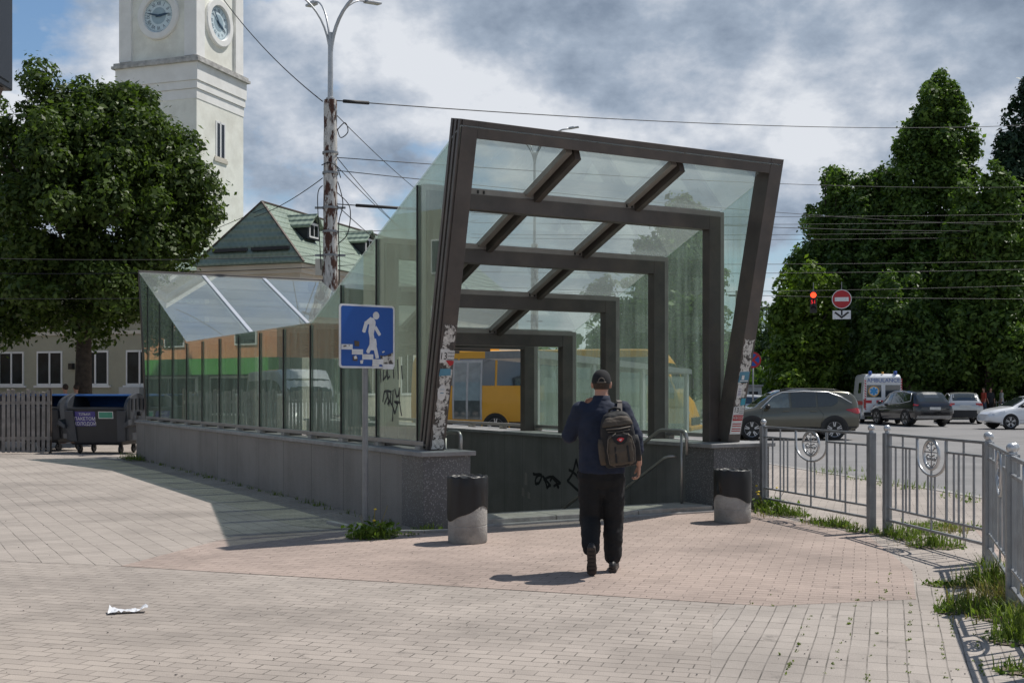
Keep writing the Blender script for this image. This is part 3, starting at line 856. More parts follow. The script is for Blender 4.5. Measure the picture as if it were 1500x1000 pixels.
# ------------------------------------------------------------------ glass canopy
GL, GR = 0.20, 4.80
SK = [0.57 + 1.28 * k for k in range(13)]
def zt(s):
    if s < 4.41: return 2.60 + (4.41 - s) * 0.385
    if s > 12.09: return 2.60 + (s - 12.09) * 0.385
    return 2.60
def build_canopy():
    c = thing('glass_canopy', 'bow shaped glass and brown steel canopy over the underpass stairs, flaring up at both ends', 'canopy', P0, TH)
    # raked end frames (front and far)
    def raked(foot_s, top_s, zf, ztp, name, W=0.195, Dp=0.28, W2=None):
        f = Vector((0, foot_s, zf)); tp = Vector((0, top_s, ztp)); ax = (tp - f).normalized()
        nrm = Vector((0, ax.z, -ax.y))
        mb = MB()
        sgn = 1 if top_s > foot_s else -1
        off = nrm * (-sgn * Dp / 2)
        for t in (0.205 + W / 2, 4.86 - W / 2):
            a = f + off; b = tp + off - ax * 0.0
            mb.bar((t, a.y, a.z), (t, b.y, b.z), W, Dp, up=nrm)
        a = tp + off - ax * (W / 2)
        mb.bar((0.205 + W, a.y, a.z), (4.86 - W, a.y, a.z), W, Dp - 0.006, up=nrm)
        fr = obj(name, mb, 'steel', c, bevel=0.006)
        # thin plate edges along the legs
        for t in (0.190, 4.875):
            for k in (-0.34, 0.0, 0.34):
                mb = MB(); a = f + off + nrm * (Dp * k); b = tp + off + nrm * (Dp * k)
                mb.bar((t, a.y, a.z), (t, b.y, b.z), 0.022, 0.05, up=nrm)
                obj('edge_channel', mb, 'steel', fr)
        return fr, f, tp, ax, nrm, off, W, Dp
    fr, f, tp, ax, nrm, off, W, Dp = raked(0.28, -0.60, 0.895, 4.605, 'front_frame')
    raked(16.14, 17.02, 0.895, 4.50, 'far_frame', 0.07, 0.09)
    # layered torn posters on the fronts of both front legs
    face = nrm * (1.0)
    def on_leg(t0):
        def fn(a, b, lift=0.002):
            p = f + ax * b + Vector((0, -lift, -lift * 0.25)) + off - nrm * (-1) * 0 
            q = p - nrm * (-(Dp / 2 + lift)) if nrm.y < 0 else p + nrm * (-(Dp / 2 + lift))
            return (t0 + a * 0.88, q.y, q.z)
        return fn
    L = on_leg(0.205); Rg = on_leg(4.86 - W)
    def ragged(x0, x1, y0, y1, n, jit, seed):
        rr = random.Random(seed); out = []
        for i in range(n): out.append((x0 + rr.random() * jit, y0 + (y1 - y0) * i / n))
        out += [(x0 + (x1 - x0) * i / 4, y1 - rr.random() * jit) for i in range(5)]
        for i in range(n): out.append((x1 - rr.random() * jit, y1 - (y1 - y0) * (i + 1) / n))
        return out
    def patch(name, fn, poly, m, lift):
        mb = MB(); mb.prism(poly, lambda a, b, d: fn(a, b, d), lift, lift + 0.0015); return obj(name, mb, m, fr)
    patch('torn_paper_layer', L, ragged(0.008, 0.215, 0.02, 1.32, 26, 0.035, 3), 'paper', 0.001)
    patch('torn_paper_layer', L, ragged(0.012, 0.21, 1.30, 1.52, 5, 0.03, 5), 'paper', 0.001)
    patch('torn_paper_layer', Rg, ragged(0.008, 0.212, 0.22, 1.44, 24, 0.035, 8), 'paper', 0.001)
    # individual posters with their print
    p = patch('poster', L, [(0.005, 1.22), (0.215, 1.20), (0.212, 1.05), (0.01, 1.06)], 'paper_white', 0.004)
    mb = MB(); text_on(mb, '13', lambda a, b: L(a, b, 0.008), 0.115, 0.055, 1.135)
    for k in range(3): text_on(mb, 'ТРАВНЯ', lambda a, b: L(a, b, 0.008), 0.030, 0.157, 1.175 - 0.04 * k, sx=0.85)
    obj('print', mb, 'ink', p)
    mb = MB(); flat_polys(mb, [[(0.09, 1.09), (0.21, 1.085), (0.208, 1.045), (0.16, 1.02), (0.12, 1.06)]], lambda a, b: L(a, b, 0.009)); obj('red_print', mb, 'ink_red', p)
    p = patch('poster', L, ellipse(0.085, 0.70, 0.06, 0.095, 18), 'paper_white', 0.004)
    mb = MB(); flat_polys(mb, [[(0.06, 0.695), (0.11, 0.695), (0.11, 0.705), (0.06, 0.705)], [(0.05, 0.74), (0.12, 0.74), (0.12, 0.744), (0.05, 0.744)]], lambda a, b: L(a, b, 0.008)); obj('print', mb, 'ink_blue', p)
    p = patch('poster', L, [(0.02, 0.90), (0.19, 0.91), (0.185, 0.99), (0.03, 0.985)], 'ink_blue', 0.003)
    p = patch('poster', Rg, [(0.0, 0.12), (0.205, 0.12), (0.21, 0.50), (0.004, 0.50)], 'paper_white', 0.004)
    mb = MB(); text_on(mb, '13', lambda a, b: Rg(a, b, 0.008), 0.10, 0.055, 0.455)
    for k in range(3): text_on(mb, 'ТРАВНЯ', lambda a, b: Rg(a, b, 0.008), 0.026, 0.155, 0.475 - 0.03 * k, sx=0.85)
    obj('print', mb, 'ink', p)
    mb = MB()
    flat_polys(mb, [[(0.01, 0.31), (0.20, 0.31), (0.203, 0.39), (0.012, 0.39)]] + [[(0.02, y), (0.19, y), (0.19, y + 0.012), (0.02, y + 0.012)] for y in (0.16, 0.19, 0.23, 0.26)], lambda a, b: Rg(a, b, 0.008))
    obj('red_print', mb, 'ink_red', p)
    mb = MB(); text_on(mb, 'НОВОСЕЛ', lambda a, b: Rg(a, b, 0.011), 0.058, 0.105, 0.35, sx=0.72); obj('white_print', mb, 'paper_white', p)
    p = patch('poster', Rg, [(0.12, 0.52), (0.21, 0.53), (0.21, 0.62), (0.125, 0.62)], 'ink_teal', 0.004)
    p = patch('poster', Rg, [(0.02, 0.62), (0.10, 0.63), (0.105, 0.80), (0.02, 0.80)], 'paper_white', 0.004)
    mb = MB(); flat_polys(mb, [[(0.035, y), (0.09, y), (0.09, y + 0.006), (0.035, y + 0.006)] for y in (0.66, 0.68, 0.70, 0.72, 0.75)], lambda a, b: Rg(a, b, 0.008)); obj('print', mb, 'sticker_violet', p)
    p = patch('poster', Rg, [(0.01, 0.84), (0.205, 0.85), (0.205, 0.99), (0.02, 0.985)], 'ink_blue', 0.003)
    mb = MB(); flat_polys(mb, [[(0.06, 0.88), (0.11, 0.88), (0.11, 0.94), (0.06, 0.94)], [(0.03, 0.855), (0.19, 0.86), (0.19, 0.872), (0.03, 0.868)]], lambda a, b: Rg(a, b, 0.008)); obj('print', mb, 'paper_white', p)
    # upright portal frames with their glazing strips
    for k, s in enumerate(SK):
        z = zt(s); mb = MB(); d = 0.16
        b = z - 0.085
        openside = 6.0 < s < 14.5      # the right side stands open above the wall in the middle
        for t0, t1 in ((0.27, 0.46), (4.52, 4.715))[:1 if openside else 2]:
            mb.box(t0, t1, s - d / 2, s + d / 2, 0.895, b)
        mb.box(0.46, 4.52, s - d / 2 + 0.003, s + d / 2 - 0.003, b - 0.19, b)
        pf = obj('portal_frame', mb, 'steel', c, bevel=0.005)
        mb = MB()
        for t0, t1 in ((0.212, 0.266), (4.719, 4.788))[:1 if openside else 2]:
            mb.box(t0, t1, s - 0.06, s + 0.06, 0.96, z - 0.02)
        mb.box(0.266, 4.719, s - 0.06, s + 0.06, b + 0.004, z - 0.012)
        # little welded cleats
        obj('glazing_strip', mb, 'strip', pf)
        for t0, t1 in ((0.170, 0.188), (4.812, 4.83))[:1 if openside else 2]:
            mb = MB(); mb.box(t0, t1, s - 0.010, s + 0.014, 0.93, z - 0.03); obj('outer_bead', mb, 'gasket', pf)
        for t in (1.0, 3.2):
            for q in (-0.04, 0.04):
                mb = MB(); mb.box(t + q - 0.01, t + q + 0.01, s - 0.075, s - 0.061, b + 0.012, b + 0.05); obj('cleat', mb, 'gasket', pf)
    # bottom rails on little feet
    for t0, t1 in ((0.165, 0.235), (4.765, 4.835)):
        mb = MB(); mb.box(t0, t1, 0.38, 16.05, 0.945, 1.0)
        if t0 > 1: mb.box(4.56, 4.75, 5.8, 14.5, 2.39, 2.56)
        obj('bottom_rail', mb, 'strip', c, bevel=0.004)
        mb = MB()
        for s in SK: mb.box(t0 - 0.03, t0 + 0.06, s - 0.16, s - 0.02, 0.897, 0.943)
        obj('packing_blocks', mb, 'threshold', c)
    # side panes
    g = 0.008; sb = [None] + SK + [None]
    for t in (GL, GR):
        t0, t1 = t - 0.005, t + 0.005
        for a, b in zip(SK[:-1], SK[1:]):
            if t == GR and 5.5 < a < 14.5: continue
            a2, b2 = a + g, b - g
            mb = MB(); mb.hexa([(t0, a2, 1.0), (t0, b2, 1.0), (t0, b2, zt(b2)), (t0, a2, zt(a2))], [(t1, a2, 1.0), (t1, b2, 1.0), (t1, b2, zt(b2)), (t1, a2, zt(a2))])
            obj('side_pane', mb, 'glass', c)
        for q in ([(0.30, 1.0), (0.57 - g, 1.0), (0.57 - g, zt(0.57)), (-0.56, zt(-0.56))], [(SK[-1] + g, 1.0), (16.12, 1.0), (16.95, zt(16.95)), (SK[-1] + g, zt(SK[-1]))]):
            mb = MB(); mb.hexa([(t0, s, z) for s, z in q], [(t1, s, z) for s, z in q]); obj('side_pane', mb, 'glass', c)
    # roof panes in three bays
    ts = [GL - 0.03, GL + (GR - GL) / 3, GL + 2 * (GR - GL) / 3, GR + 0.03]
    edges = [-0.60] + [s for s in SK if s < 15.5] + [16.98]
    if abs(edges[-2] - 12.09) > 2: pass
    for a, b in zip(edges[:-1], edges[1:]):
        for i in range(3):
            x0, x1 = ts[i] + 0.012, ts[i + 1] - 0.012
            q = [(x0, a + g), (x1, a + g), (x1, b - g), (x0, b - g)]
            mb = MB(); mb.hexa([(x, s, zt(s) + 0.002) for x, s in q], [(x, s, zt(s) + 0.012) for x, s in q]); obj('roof_pane', mb, 'roof_glass', c)
    # longitudinal roof bars, box below and aluminium cover strip above
    knots = [-0.45, 4.41, 12.09, 16.85]
    for t in ts[1:3]:
        mb = MB(); m2 = MB(); m3 = MB()
        for a, b in zip(knots[:-1], knots[1:]):
            mb.bar((t + 0.055, a, zt(a) - 0.075), (t + 0.055, b, zt(b) - 0.075), 0.08, 0.14)
            m2.bar((t - 0.065, a, zt(a) - 0.04), (t - 0.065, b, zt(b) - 0.04), 0.085, 0.07)
            m3.bar((t, a, zt(a) + 0.024), (t, b, zt(b) + 0.024), 0.085, 0.02)
        rb = obj('roof_bar', mb, 'steel', c); obj('glazing_strip', m2, 'strip', rb); obj('cover_strip', m3, 'alu', rb)
    # graffiti on the second left pane
    fn = lambda a, b: (GL - 0.0072, a, b)
    mb = MB()
    def gs(pts, wd=0.028): flat_polys(mb, stroke2d(pts, wd), fn)
    X = lambda u_: 1.80 - u_ * 1.1
    for st in ([(.12, .62), (.16, .78), (.22, .80), (.25, .70), (.17, .58)], [(.3, .55), (.26, .80), (.36, .78), (.34, .62), (.26, .58)], [(.27, .68), (.40, .55)], [(.42, .80), (.40, .55), (.47, .42), (.55, .58), (.46, .62)],
               [(.47, .82), (.52, .70), (.58, .72), (.60, .84)], [(.60, .84), (.60, .62), (.66, .40)], [(.5, .62), (.62, .60)], [(.42, .5), (.40, .3)],
               [(.05, 1.18), (.06, .95)], [(.14, 1.2), (.13, .98), (.22, 1.05), (.25, 1.2), (.26, 1.0), (.32, 1.04)], [(.42, 1.22), (.44, 1.02)], [(.55, 1.3), (.57, 1.0)], [(.66, 1.2), (.68, 1.0)]):
        gs([(X(a * 1.0), 1.0 + b * 0.75) for a, b in st])
    obj('graffiti', mb, 'ink', c)
    return c
build_canopy()

# ------------------------------------------------------------------ buildings
def build_clock_tower():
    rd = Vector((0.326, 0.946, 0)); ld = Vector((-0.946, 0.326, 0))   # along the right face / along the left face
    ox, oy = -13.59, 50.0
    ang = math.atan2(rd.y, rd.x) - PI / 2     # local y along the right face, local -x along the left face
    t = thing('clock_tower', 'tall pale clock tower with two round clock faces and banded cornice', 'tower', (ox, oy, 0), ang)
    # local frame: corner at origin, left face lies in y=0 plane towards -x, right face in x=0 plane towards +y
    w, d = 4.0, 3.7
    z1 = 14.2; z2 = 16.1
    mb = MB(); mb.box(-w, 0, 0, d, 0, z1); obj('shaft', mb, 'cream', t)
    mb = MB()
    for e, a, b in ((0.02, z1, z1 + 0.42), (0.07, z1 + 0.43, z1 + 0.75), (0.05, z1 + 0.72, z1 + 0.78), (0.11, z1 + 0.78, z2 - 0.35)):
        mb.box(-w - e, e, -e, d + e, a, b)
    obj('cornice_band', mb, 'white_paint', t)
    mb = MB(); mb.box(-w - 0.24, 0.24, -0.24, d + 0.24, z2 - 0.349, z2 - 0.23); mb.box(-w - 0.17, 0.17, -0.17, d + 0.17, z2 - 0.229, z2 - 0.10); obj('ledge', mb, 'cornice_old', t)
    z3 = 21.2
    mb = MB(); mb.box(-w + 0.12, -0.12, 0.12, d - 0.12, z2 - 0.1, z3); obj('belfry', mb, 'cream', t)
    for x0, x1, y0, y1 in ((-0.62, 0, 0, 0.62), (-w, -w + 0.62, 0, 0.62), (-0.62, 0, d - 0.62, d), (-w, -w + 0.62, d - 0.62, d)):
        mb = MB(); mb.box(x0, x1, y0, y1, z2 - 0.02, z3 - 0.3); mb.box(x0 - 0.06, x1 + 0.06, y0 - 0.06, y1 + 0.06, z3 - 0.85, z3 - 0.65); obj('corner_pilaster', mb, 'white_paint', t)
    mb = MB(); mb.box(-w - 0.2, 0.2, -0.2, d + 0.2, z3, z3 + 0.4); mb.box(-w - 0.35, 0.35, -0.35, d + 0.35, z3 + 0.4, z3 + 0.7); obj('upper_cornice', mb, 'white_paint', t)
    mb = MB(); a = z3 + 0.7
    mb.add([(-w - .3, -.3, a), (.3, -.3, a), (.3, d + .3, a), (-w - .3, d + .3, a), (-w / 2, d / 2, a + 2.6)], [(0, 1, 4), (1, 2, 4), (2, 3, 4), (3, 0, 4), (0, 3, 2, 1)]); obj('roof', mb, 'roof_green', t)
    # clocks
    def clock(fn, hours, mins):
        # fn(a, b, d): a right, b up, d out of the wall
        mb = MB(); n = 40; R0, R1 = 1.06, 0.74
        rings = []
        for r, dd in ((R0, -0.02), (R0, 0.09), (R0 - 0.05, 0.13), (R1 + 0.03, 0.13), (R1, 0.07), (R1, 0.0)):
            rings.append([fn(r * math.cos(2 * PI * k / n), r * math.sin(2 * PI * k / n), dd) for k in range(n)])
        mb.loft(rings, caps=False)
        c = obj('clock', mb, 'white_paint', t)
        def disc(name, r0, r1, dd, m):
            mb = MB(); a = [fn(r0 * math.cos(2 * PI * k / n), r0 * math.sin(2 * PI * k / n), dd) for k in range(n)]
            if r1 == 0: mb.add(a, [tuple(range(n))])
            else: mb.loft([a, [fn(r1 * math.cos(2 * PI * k / n), r1 * math.sin(2 * PI * k / n), dd) for k in range(n)]], caps=False)
            return obj(name, mb, m, c)
        disc('dial', 0.745, 0, 0.012, 'dial'); disc('dial_centre', 0.37, 0, 0.016, 'dial_mid')
        for i, s in enumerate(['XII', 'I', 'II', 'III', 'IV', 'V', 'VI', 'VII', 'VIII', 'IX', 'X', 'XI']):
            an = PI / 2 - i * PI / 6; mb = MB()
            text_on(mb, s, lambda a, b: fn(a, b, 0.022), 0.24, 0.53 * math.cos(an), 0.53 * math.sin(an), an - PI / 2, sx=0.75)
            obj('numeral', mb, 'navy_ink', c)
        mb = MB()
        for i in range(60):
            an = 2 * PI * i / 60; q = [(0.66, -0.008), (0.72, -0.008), (0.72, 0.008), (0.66, 0.008)]
            mb.add([fn(a * math.cos(an) - b * math.sin(an), a * math.sin(an) + b * math.cos(an), 0.022) for a, b in q], [(0, 1, 2, 3)])
        obj('minute_marks', mb, 'navy_ink', c)
        am = PI / 2 - mins * 2 * PI / 60; ah = PI / 2 - (hours + mins / 60) * PI / 6
        for nm, an, L_, wd, dd in (('minute_hand', am, 0.68, 0.06, 0.045), ('hour_hand', ah, 0.56, 0.09, 0.03)):
            mb = MB(); poly = [(-0.15, -wd * .4), (0.05, -wd * .6), (L_ * .6, -wd * .5), (L_, 0), (L_ * .6, wd * .5), (0.05, wd * .6), (-0.15, wd * .4)]
            mb.prism(poly, lambda a, b, q: fn(a * math.cos(an) - b * math.sin(an), a * math.sin(an) + b * math.cos(an), q), dd, dd + 0.012)
            obj(nm, mb, 'navy_ink', c)
    zc = 17.98
    clock(lambda a, b, q: (-w / 2 + a, 0.12 - q, zc + b), 2, 47.5)
    clock(lambda a, b, q: (-0.12 + q, d / 2 + a, zc + b), 3, 53)
    # narrow window on the right face
    def slit(zb, zt_, y0, y1):
        mb = MB(); mb.box(-0.1, 0.03, y0 - 0.08, y1 + 0.08, zb - 0.05, zb + 0.03); mb.box(-0.1, 0.06, y0 - 0.14, y1 + 0.14, zb - 0.2, zb - 0.05)
        wn = obj('window', mb, 'cornice', t)
        mb = MB(); mb.box(-0.06, 0.006, y0, y1, zb, zt_); obj('pane', mb, 'dark_glass', wn)
        mb = MB(); mb.box(-0.05, 0.02, y0, y0 + 0.10, zb, zt_); mb.box(-0.05, 0.02, y1 - 0.08, y1, zb, zt_); mb.box(-0.05, 0.02, y0 + .1, y1 - .08, zt_ - 0.08, zt_); mb.box(-0.05, 0.02, (y0 + y1) / 2 - .05, (y0 + y1) / 2 + .05, zb, zt_); obj('frame', mb, 'frame_white', wn)
    slit(11.95, 13.55, 1.45, 2.2)
    slit(6.2, 7.8, 1.45, 2.2)
build_clock_tower()

def hip_roof_mesh(mb, x0, x1, y0, y1, z, h, ridge_y0, ridge_y1):
    xm = (x0 + x1) / 2
    mb.add([(x0, y0, z), (x1, y0, z), (x1, y1, z), (x0, y1, z), (xm, ridge_y0, z + h), (xm, ridge_y1, z + h)],
           [(0, 1, 4), (1, 2, 5, 4), (2, 3, 5), (3, 0, 4, 5), (0, 3, 2, 1)])

def add_roof_uv(o):
    """UV in metres: u along the eaves, v up the slope"""
    me = o.data; uv = me.uv_layers.new(name='UVMap')
    for p in me.polygons:
        n = p.normal; up = Vector((0, 0, 1)); a = up.cross(n)
        if a.length < 1e-4: a = Vector((1, 0, 0))
        a.normalize(); b = n.cross(a)
        for li in p.loop_indices:
            q = me.vertices[me.loops[li].vertex_index].co
            uv.data[li].uv = (q.dot(a) * 0.55, q.dot(b) * 0.55)

def build_station():
    rd = Vector((0.326, 0.946, 0)); ang = math.atan2(rd.y, rd.x) - PI / 2
    D = 43.0; cx = (443 - 750) / 1700 * D
    b = thing('station_building', 'beige building with green tiled hip roof and dormers beside the clock tower', 'building', (cx, D, 0), ang)
    ze = 6.35; W = 4.6; L = 26
    mb = MB(); mb.box(-W + 0.35, -0.35, 0.35, L, 0, ze - 0.55); obj('wall', mb, 'beige_wall', b)
    mb = MB()
    for e, z0, z1 in ((0.30, ze - 1.55, ze - 1.40), (0.26, ze - 1.66, ze - 1.55)):
        mb.box(-W + e, -e, e, L, z0, z1)
    for e, z0, z1 in ((0.22, ze - 0.56, ze - 0.36), (0.10, ze - 0.36, ze - 0.2), (0.02, ze - 0.2, ze - 0.02)):
        mb.box(-W + e, -e, e, L, z0, z1)
    obj('cornice', mb, 'cornice', b)
    mb = MB(); hip_roof_mesh(mb, -W - 0.12, 0.12, -0.12, L, ze, 2.5, 0.95, L - 2.4)
    r = obj('roof', mb, 'roof_green', b); add_roof_uv(r)
    mb = MB()
    xm = -W / 2; top = (xm, 0.95, ze + 2.53)
    for a in ((-W - 0.12, -0.12, ze + 0.03), (0.12, -0.12, ze + 0.03)): mb.bar(a, top, 0.08, 0.05)
    mb.bar(top, (xm, L - 2.4, ze + 2.53), 0.08, 0.05)
    obj('ridge_cap', mb, 'panel_brown', r)
    mb = MB()
    # snow guard: low tiled steps across the hip end
    for x0, x1 in ((-3.9, -2.4), (-2.2, -0.6)):
        mb.bar((x0, 0.06, ze + 0.58), (x1, 0.06, ze + 0.58), 0.1, 0.12)
    obj('snow_guard', mb, 'bin_black', r)
    # dormers on the right slope
    def dormer(y, s=1.0):
        zf = ze + 1.15; xf = -0.80; wd = 0.55 * s; hh = 0.62 * s
        mb = MB(); mb.prism([(y - wd, zf), (y + wd, zf), (y + wd, zf + hh), (y, zf + hh + 0.45 * s), (y - wd, zf + hh)], lambda a, c_, q: (q, a, c_), xf - 1.8, xf); d_ = obj('dormer', mb, 'panel_dark', r)
        mb = MB()
        for sg in (-1, 1):
            mb.hexa([(xf + .18, y + sg * (wd + .15), zf + hh - .12), (xf + .18, y, zf + hh + .50 * s), (xf - 1.9, y, zf + hh + .50 * s), (xf - 1.9, y + sg * (wd + .15), zf + hh - .12)],
                    [(xf + .18, y + sg * (wd + .15), zf + hh - .04), (xf + .18, y, zf + hh + .58 * s), (xf - 1.9, y, zf + hh + .58 * s), (xf - 1.9, y + sg * (wd + .15), zf + hh - .04)])
        q = obj('dormer_roof', mb, 'roof_green', d_); add_roof_uv(q)
        mb = MB(); mb.box(xf, xf + .03, y - .36, y + .36, zf + .06, zf + hh + .12); obj('dormer_frame', mb, 'frame_white', d_)
        mb = MB(); mb.box(xf + .02, xf + .04, y - .29, y - .03, zf + .13, zf + hh + .02); mb.box(xf + .02, xf + .04, y + .03, y + .29, zf + .13, zf + hh + .02); obj('dormer_pane', mb, 'dark_glass', d_)
    dormer(2.3, .85); dormer(7.2, .85)
    # windows of the long right wall
    for i in range(6):
        y = 3.0 + i * 3.6
        mb = MB(); mb.box(-0.36, -0.32, y - .7, y + .7, 1.4, 3.5); wn = obj('window', mb, 'frame_white', b)
        mb = MB(); mb.box(-0.33, -0.31, y - .6, y - .04, 1.5, 3.4); mb.box(-0.33, -0.31, y + .04, y + .6, 1.5, 3.4); obj('pane', mb, 'dark_glass', wn)
    for x in (-3.4, -1.5):
        mb = MB(); mb.box(x - .6, x + .6, 0.31, 0.34, 1.4, 3.5); wn = obj('window', mb, 'frame_white', b)
        mb = MB(); mb.box(x - .5, x - .04, 0.30, 0.32, 1.5, 3.4); mb.box(x + .04, x + .5, 0.30, 0.32, 1.5, 3.4); obj('pane', mb, 'dark_glass', wn)
    # camera under the eaves
    mb = MB(); mb.bar((0.2, 3.6, ze - .25), (0.75, 3.2, ze - .33), 0.12, 0.12); obj('camera_arm', mb, 'frame_white', b)
build_station()

def build_annex():
    """long low wing to the left, behind the maple"""
    rd = Vector((0.326, 0.946, 0)); ang = math.atan2(rd.y, rd.x) - PI / 2
    D = 47.0; cx = (300 - 750) / 1700 * D
    b = thing('office_wing', 'long pale wing with white framed windows in the shade behind the maple', 'building', (cx, D, 0), ang)
    L = 34; H = 6.2
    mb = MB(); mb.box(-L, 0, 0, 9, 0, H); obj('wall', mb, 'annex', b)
    mb = MB(); mb.box(-L, 0.12, -0.12, 9, H + .003, H + 0.25); mb.box(-L, 0.06, -0.06, 9, 3.95, 4.1); mb.box(-L, 0.05, -0.05, 9, 0, 0.9); obj('string_course', mb, 'cornice', b)
    mb = MB(); mb.add([(-L, -.3, H + .25), (.3, -.3, H + .25), (.3, 9, H + .25), (-L, 9, H + .25), (-L, 4.4, H + 2.4), (-3.5, 4.4, H + 2.4)], [(0, 1, 5, 4), (1, 2, 5), (2, 3, 4, 5), (3, 0, 4), (0, 3, 2, 1)]); r = obj('roof', mb, 'roof_green', b); add_roof_uv(r)
    for px in (-38, 17, 73, 140, 205):
        # window position from its bearing, on the wall plane
        k = (px - 750) / 1700; ld = Vector((-0.946, 0.326)); t = (k * D - cx) / (ld.x - k * ld.y); x = -t
        z0, z1 = 1.85, 3.22
        mb = MB(); mb.box(x - .78, x + .78, -0.10, 0.0, z0 - .12, z0 - .03); wn = obj('window', mb, 'frame_white', b)
        mb = MB(); mb.box(x - .62, x + .62, -0.03, 0.02, z0, z1); obj('pane', mb, 'curtained', wn)
        mb = MB()
        for a, c_ in ((-.66, -.60), (-.03, .05), (.60, .66)): mb.box(x + a, x + c_, -0.05, 0.02, z0 - .03, z1 + .06)
        mb.box(x - .6, x - .05, -0.048, 0.02, z0 - .03, z0 + .05); mb.box(x + .07, x + .6, -0.048, 0.02, z0 - .03, z0 + .05); mb.box(x - .6, x - .05, -0.048, 0.02, z1 - .02, z1 + .06); mb.box(x + .07, x + .6, -0.048, 0.02, z1 - .02, z1 + .06)
        obj('frame', mb, 'frame_white', wn)
    mb = MB(); mb.box(-6.6, -6.4, -.18, -.0, 2.5, 2.75); obj('wall_lamp', mb, 'black_plastic', b)
    mb = MB(); mb.box(-3.9, -2.9, -.35, -.05, 0.95, 1.75); obj('meter_box', mb, 'grey_panel', b)
build_annex()

def build_shop():
    """orange and green shop to the left, seen mirrored in the canopy's glass"""
    s = thing('shop_building', 'orange rendered shop with a green fascia mirrored in the canopy glass', 'building', (-27, 44, 0), R(93))
    X0, X1 = -3.5, 16
    mb = MB(); mb.box(X0, X1, 0.0, 8, 3.05, 4.9); obj('wall', mb, 'shop_orange', s)
    mb = MB(); mb.box(X0, X1, 0.1, 7.9, 0, 3.05); obj('shop_front', mb, 'shop_front', s)
    mb = MB(); mb.box(X0 - .1, X1, -0.15, 8.1, 4.9, 6.3); obj('parapet', mb, 'annex', s)
    mb = MB(); mb.box(X0, X1, -0.5, 0.1, 2.32, 3.02); obj('fascia', mb, 'shop_green', s)
    for i in range(4):
        x = X0 + .4 + i * 4.8
        mb = MB(); mb.box(x, x + 3.9, -0.0, 0.1, 0.5, 2.25); w = obj('shop_window', mb, 'frame_white', s)
        mb = MB(); mb.box(x + .1, x + 1.9, -0.03, 0.01, 0.6, 2.15); mb.box(x + 2.0, x + 3.8, -0.03, 0.01, 0.6, 2.15); obj('pane', mb, 'dark_glass', w)
        mb = MB(); mb.box(x + .8, x + 2.2, -0.06, 0.0, 3.6, 4.4); w = obj('window', mb, 'frame_white', s)
        mb = MB(); mb.box(x + .88, x + 2.12, -0.08, -0.05, 3.68, 4.32); obj('pane', mb, 'dark_glass', w)
    s = thing('apartment_building', 'grey beige block of flats to the left, mirrored in the nearest canopy panes', 'building', (-31, 32, 0), R(93))
    mb = MB(); mb.box(-16, 7.5, 0.0, 9, 0, 9.5); obj('wall', mb, 'annex', s)
    for j in range(3):
        for i in range(6):
            x = -14.5 + i * 3.3; z = .9 + j * 2.9
            mb = MB(); mb.box(x, x + 1.5, -0.05, 0.0, z, z + 1.5); w = obj('window', mb, 'frame_white', s)
            mb = MB(); mb.box(x + .08, x + .7, -0.07, -0.04, z + .08, z + 1.42); mb.box(x + .8, x + 1.42, -0.07, -0.04, z + .08, z + 1.42); obj('pane', mb, 'dark_glass', w)
build_shop()

def build_kiosk():
    k = thing('kiosk', 'dark slate clad kiosk corner with brown sloping soffit at the upper left edge', 'kiosk', (-3.44, 8.0, 0), 0)
    mb = MB(); mb.box(-2.6, 0, -4.0, 0.0, 3.66, 6.2); mb.box(-0.02, 0.006, -4.0, -0.06, 3.7, 6.2); f = obj('fascia', mb, 'panel_dark', k, bevel=0.01)
    mb = MB(); mb.box(-2.6, -0.10, 0.0, 0.012, 3.68, 6.2); obj('fascia_panel', mb, 'panel_dark', k)
    mb = MB(); mb.hexa([(-2.5, -3.9, 3.655), (-0.02, -3.9, 3.655), (-0.02, -0.1, 3.655), (-2.5, -0.1, 3.655)], [(-2.5, -3.9, 2.3), (-0.32, -3.9, 2.3), (-0.32, -0.1, 2.9), (-2.5, -0.1, 2.9)]); obj('soffit', mb, 'panel_brown', k)
    mb = MB(); mb.box(-2.45, -1.5, -3.8, -0.6, 0, 2.29); obj('wall', mb, 'panel_dark', k)
build_kiosk()

def build_glass_shelter():
    """grey framed glazed booth between the right glazing and the bus"""
    a = Vector((0.55, 24.2, 0)); b = Vector((4.55, 30.0, 0)); d = b - a; L = d.length
    s = thing('glazed_booth', 'grey framed glass booth behind the right side of the canopy, before the bus', 'booth', a, math.atan2(d.y, d.x))
    h0, h1 = 2.28, 2.03
    H = lambda x: h0 + (h1 - h0) * x / L
    mb = MB(); mb.hexa([(-.1, -.06, H(0)), (L + .1, -.06, H(L)), (L + .1, 1.3, H(L)), (-.1, 1.3, H(0))], [(-.1, -.06, H(0) + .16), (L + .1, -.06, H(L) + .12), (L + .1, 1.3, H(L) + .12), (-.1, 1.3, H(0) + .16)]); obj('roof', mb, 'zinc', s)
    for x in (0, L * .33, L * .66, L):
        mb = MB(); mb.box(x - .06, x + .06, 0, .1, 0, H(x) - .004); obj('post', mb, 'grey_panel', s)
    mb = MB(); mb.box(0.06, L - .06, 0.01, .09, 0.05, 0.35); obj('kick_panel', mb, 'zinc', s)
    for i in range(3):
        x0, x1 = L * (.01 + .33 * i) + .07, L * (.33 + .33 * i) - .07
        mb = MB(); mb.box(x0, x1, 0.04, 0.05, 0.36, H(x1) - .08); obj('pane', mb, 'glass', s)
    mb = MB(); mb.box(2.2, L, 1.2, 1.28, 0, 1.9); obj('back_panel', mb, 'grey_panel', s)
build_glass_shelter()

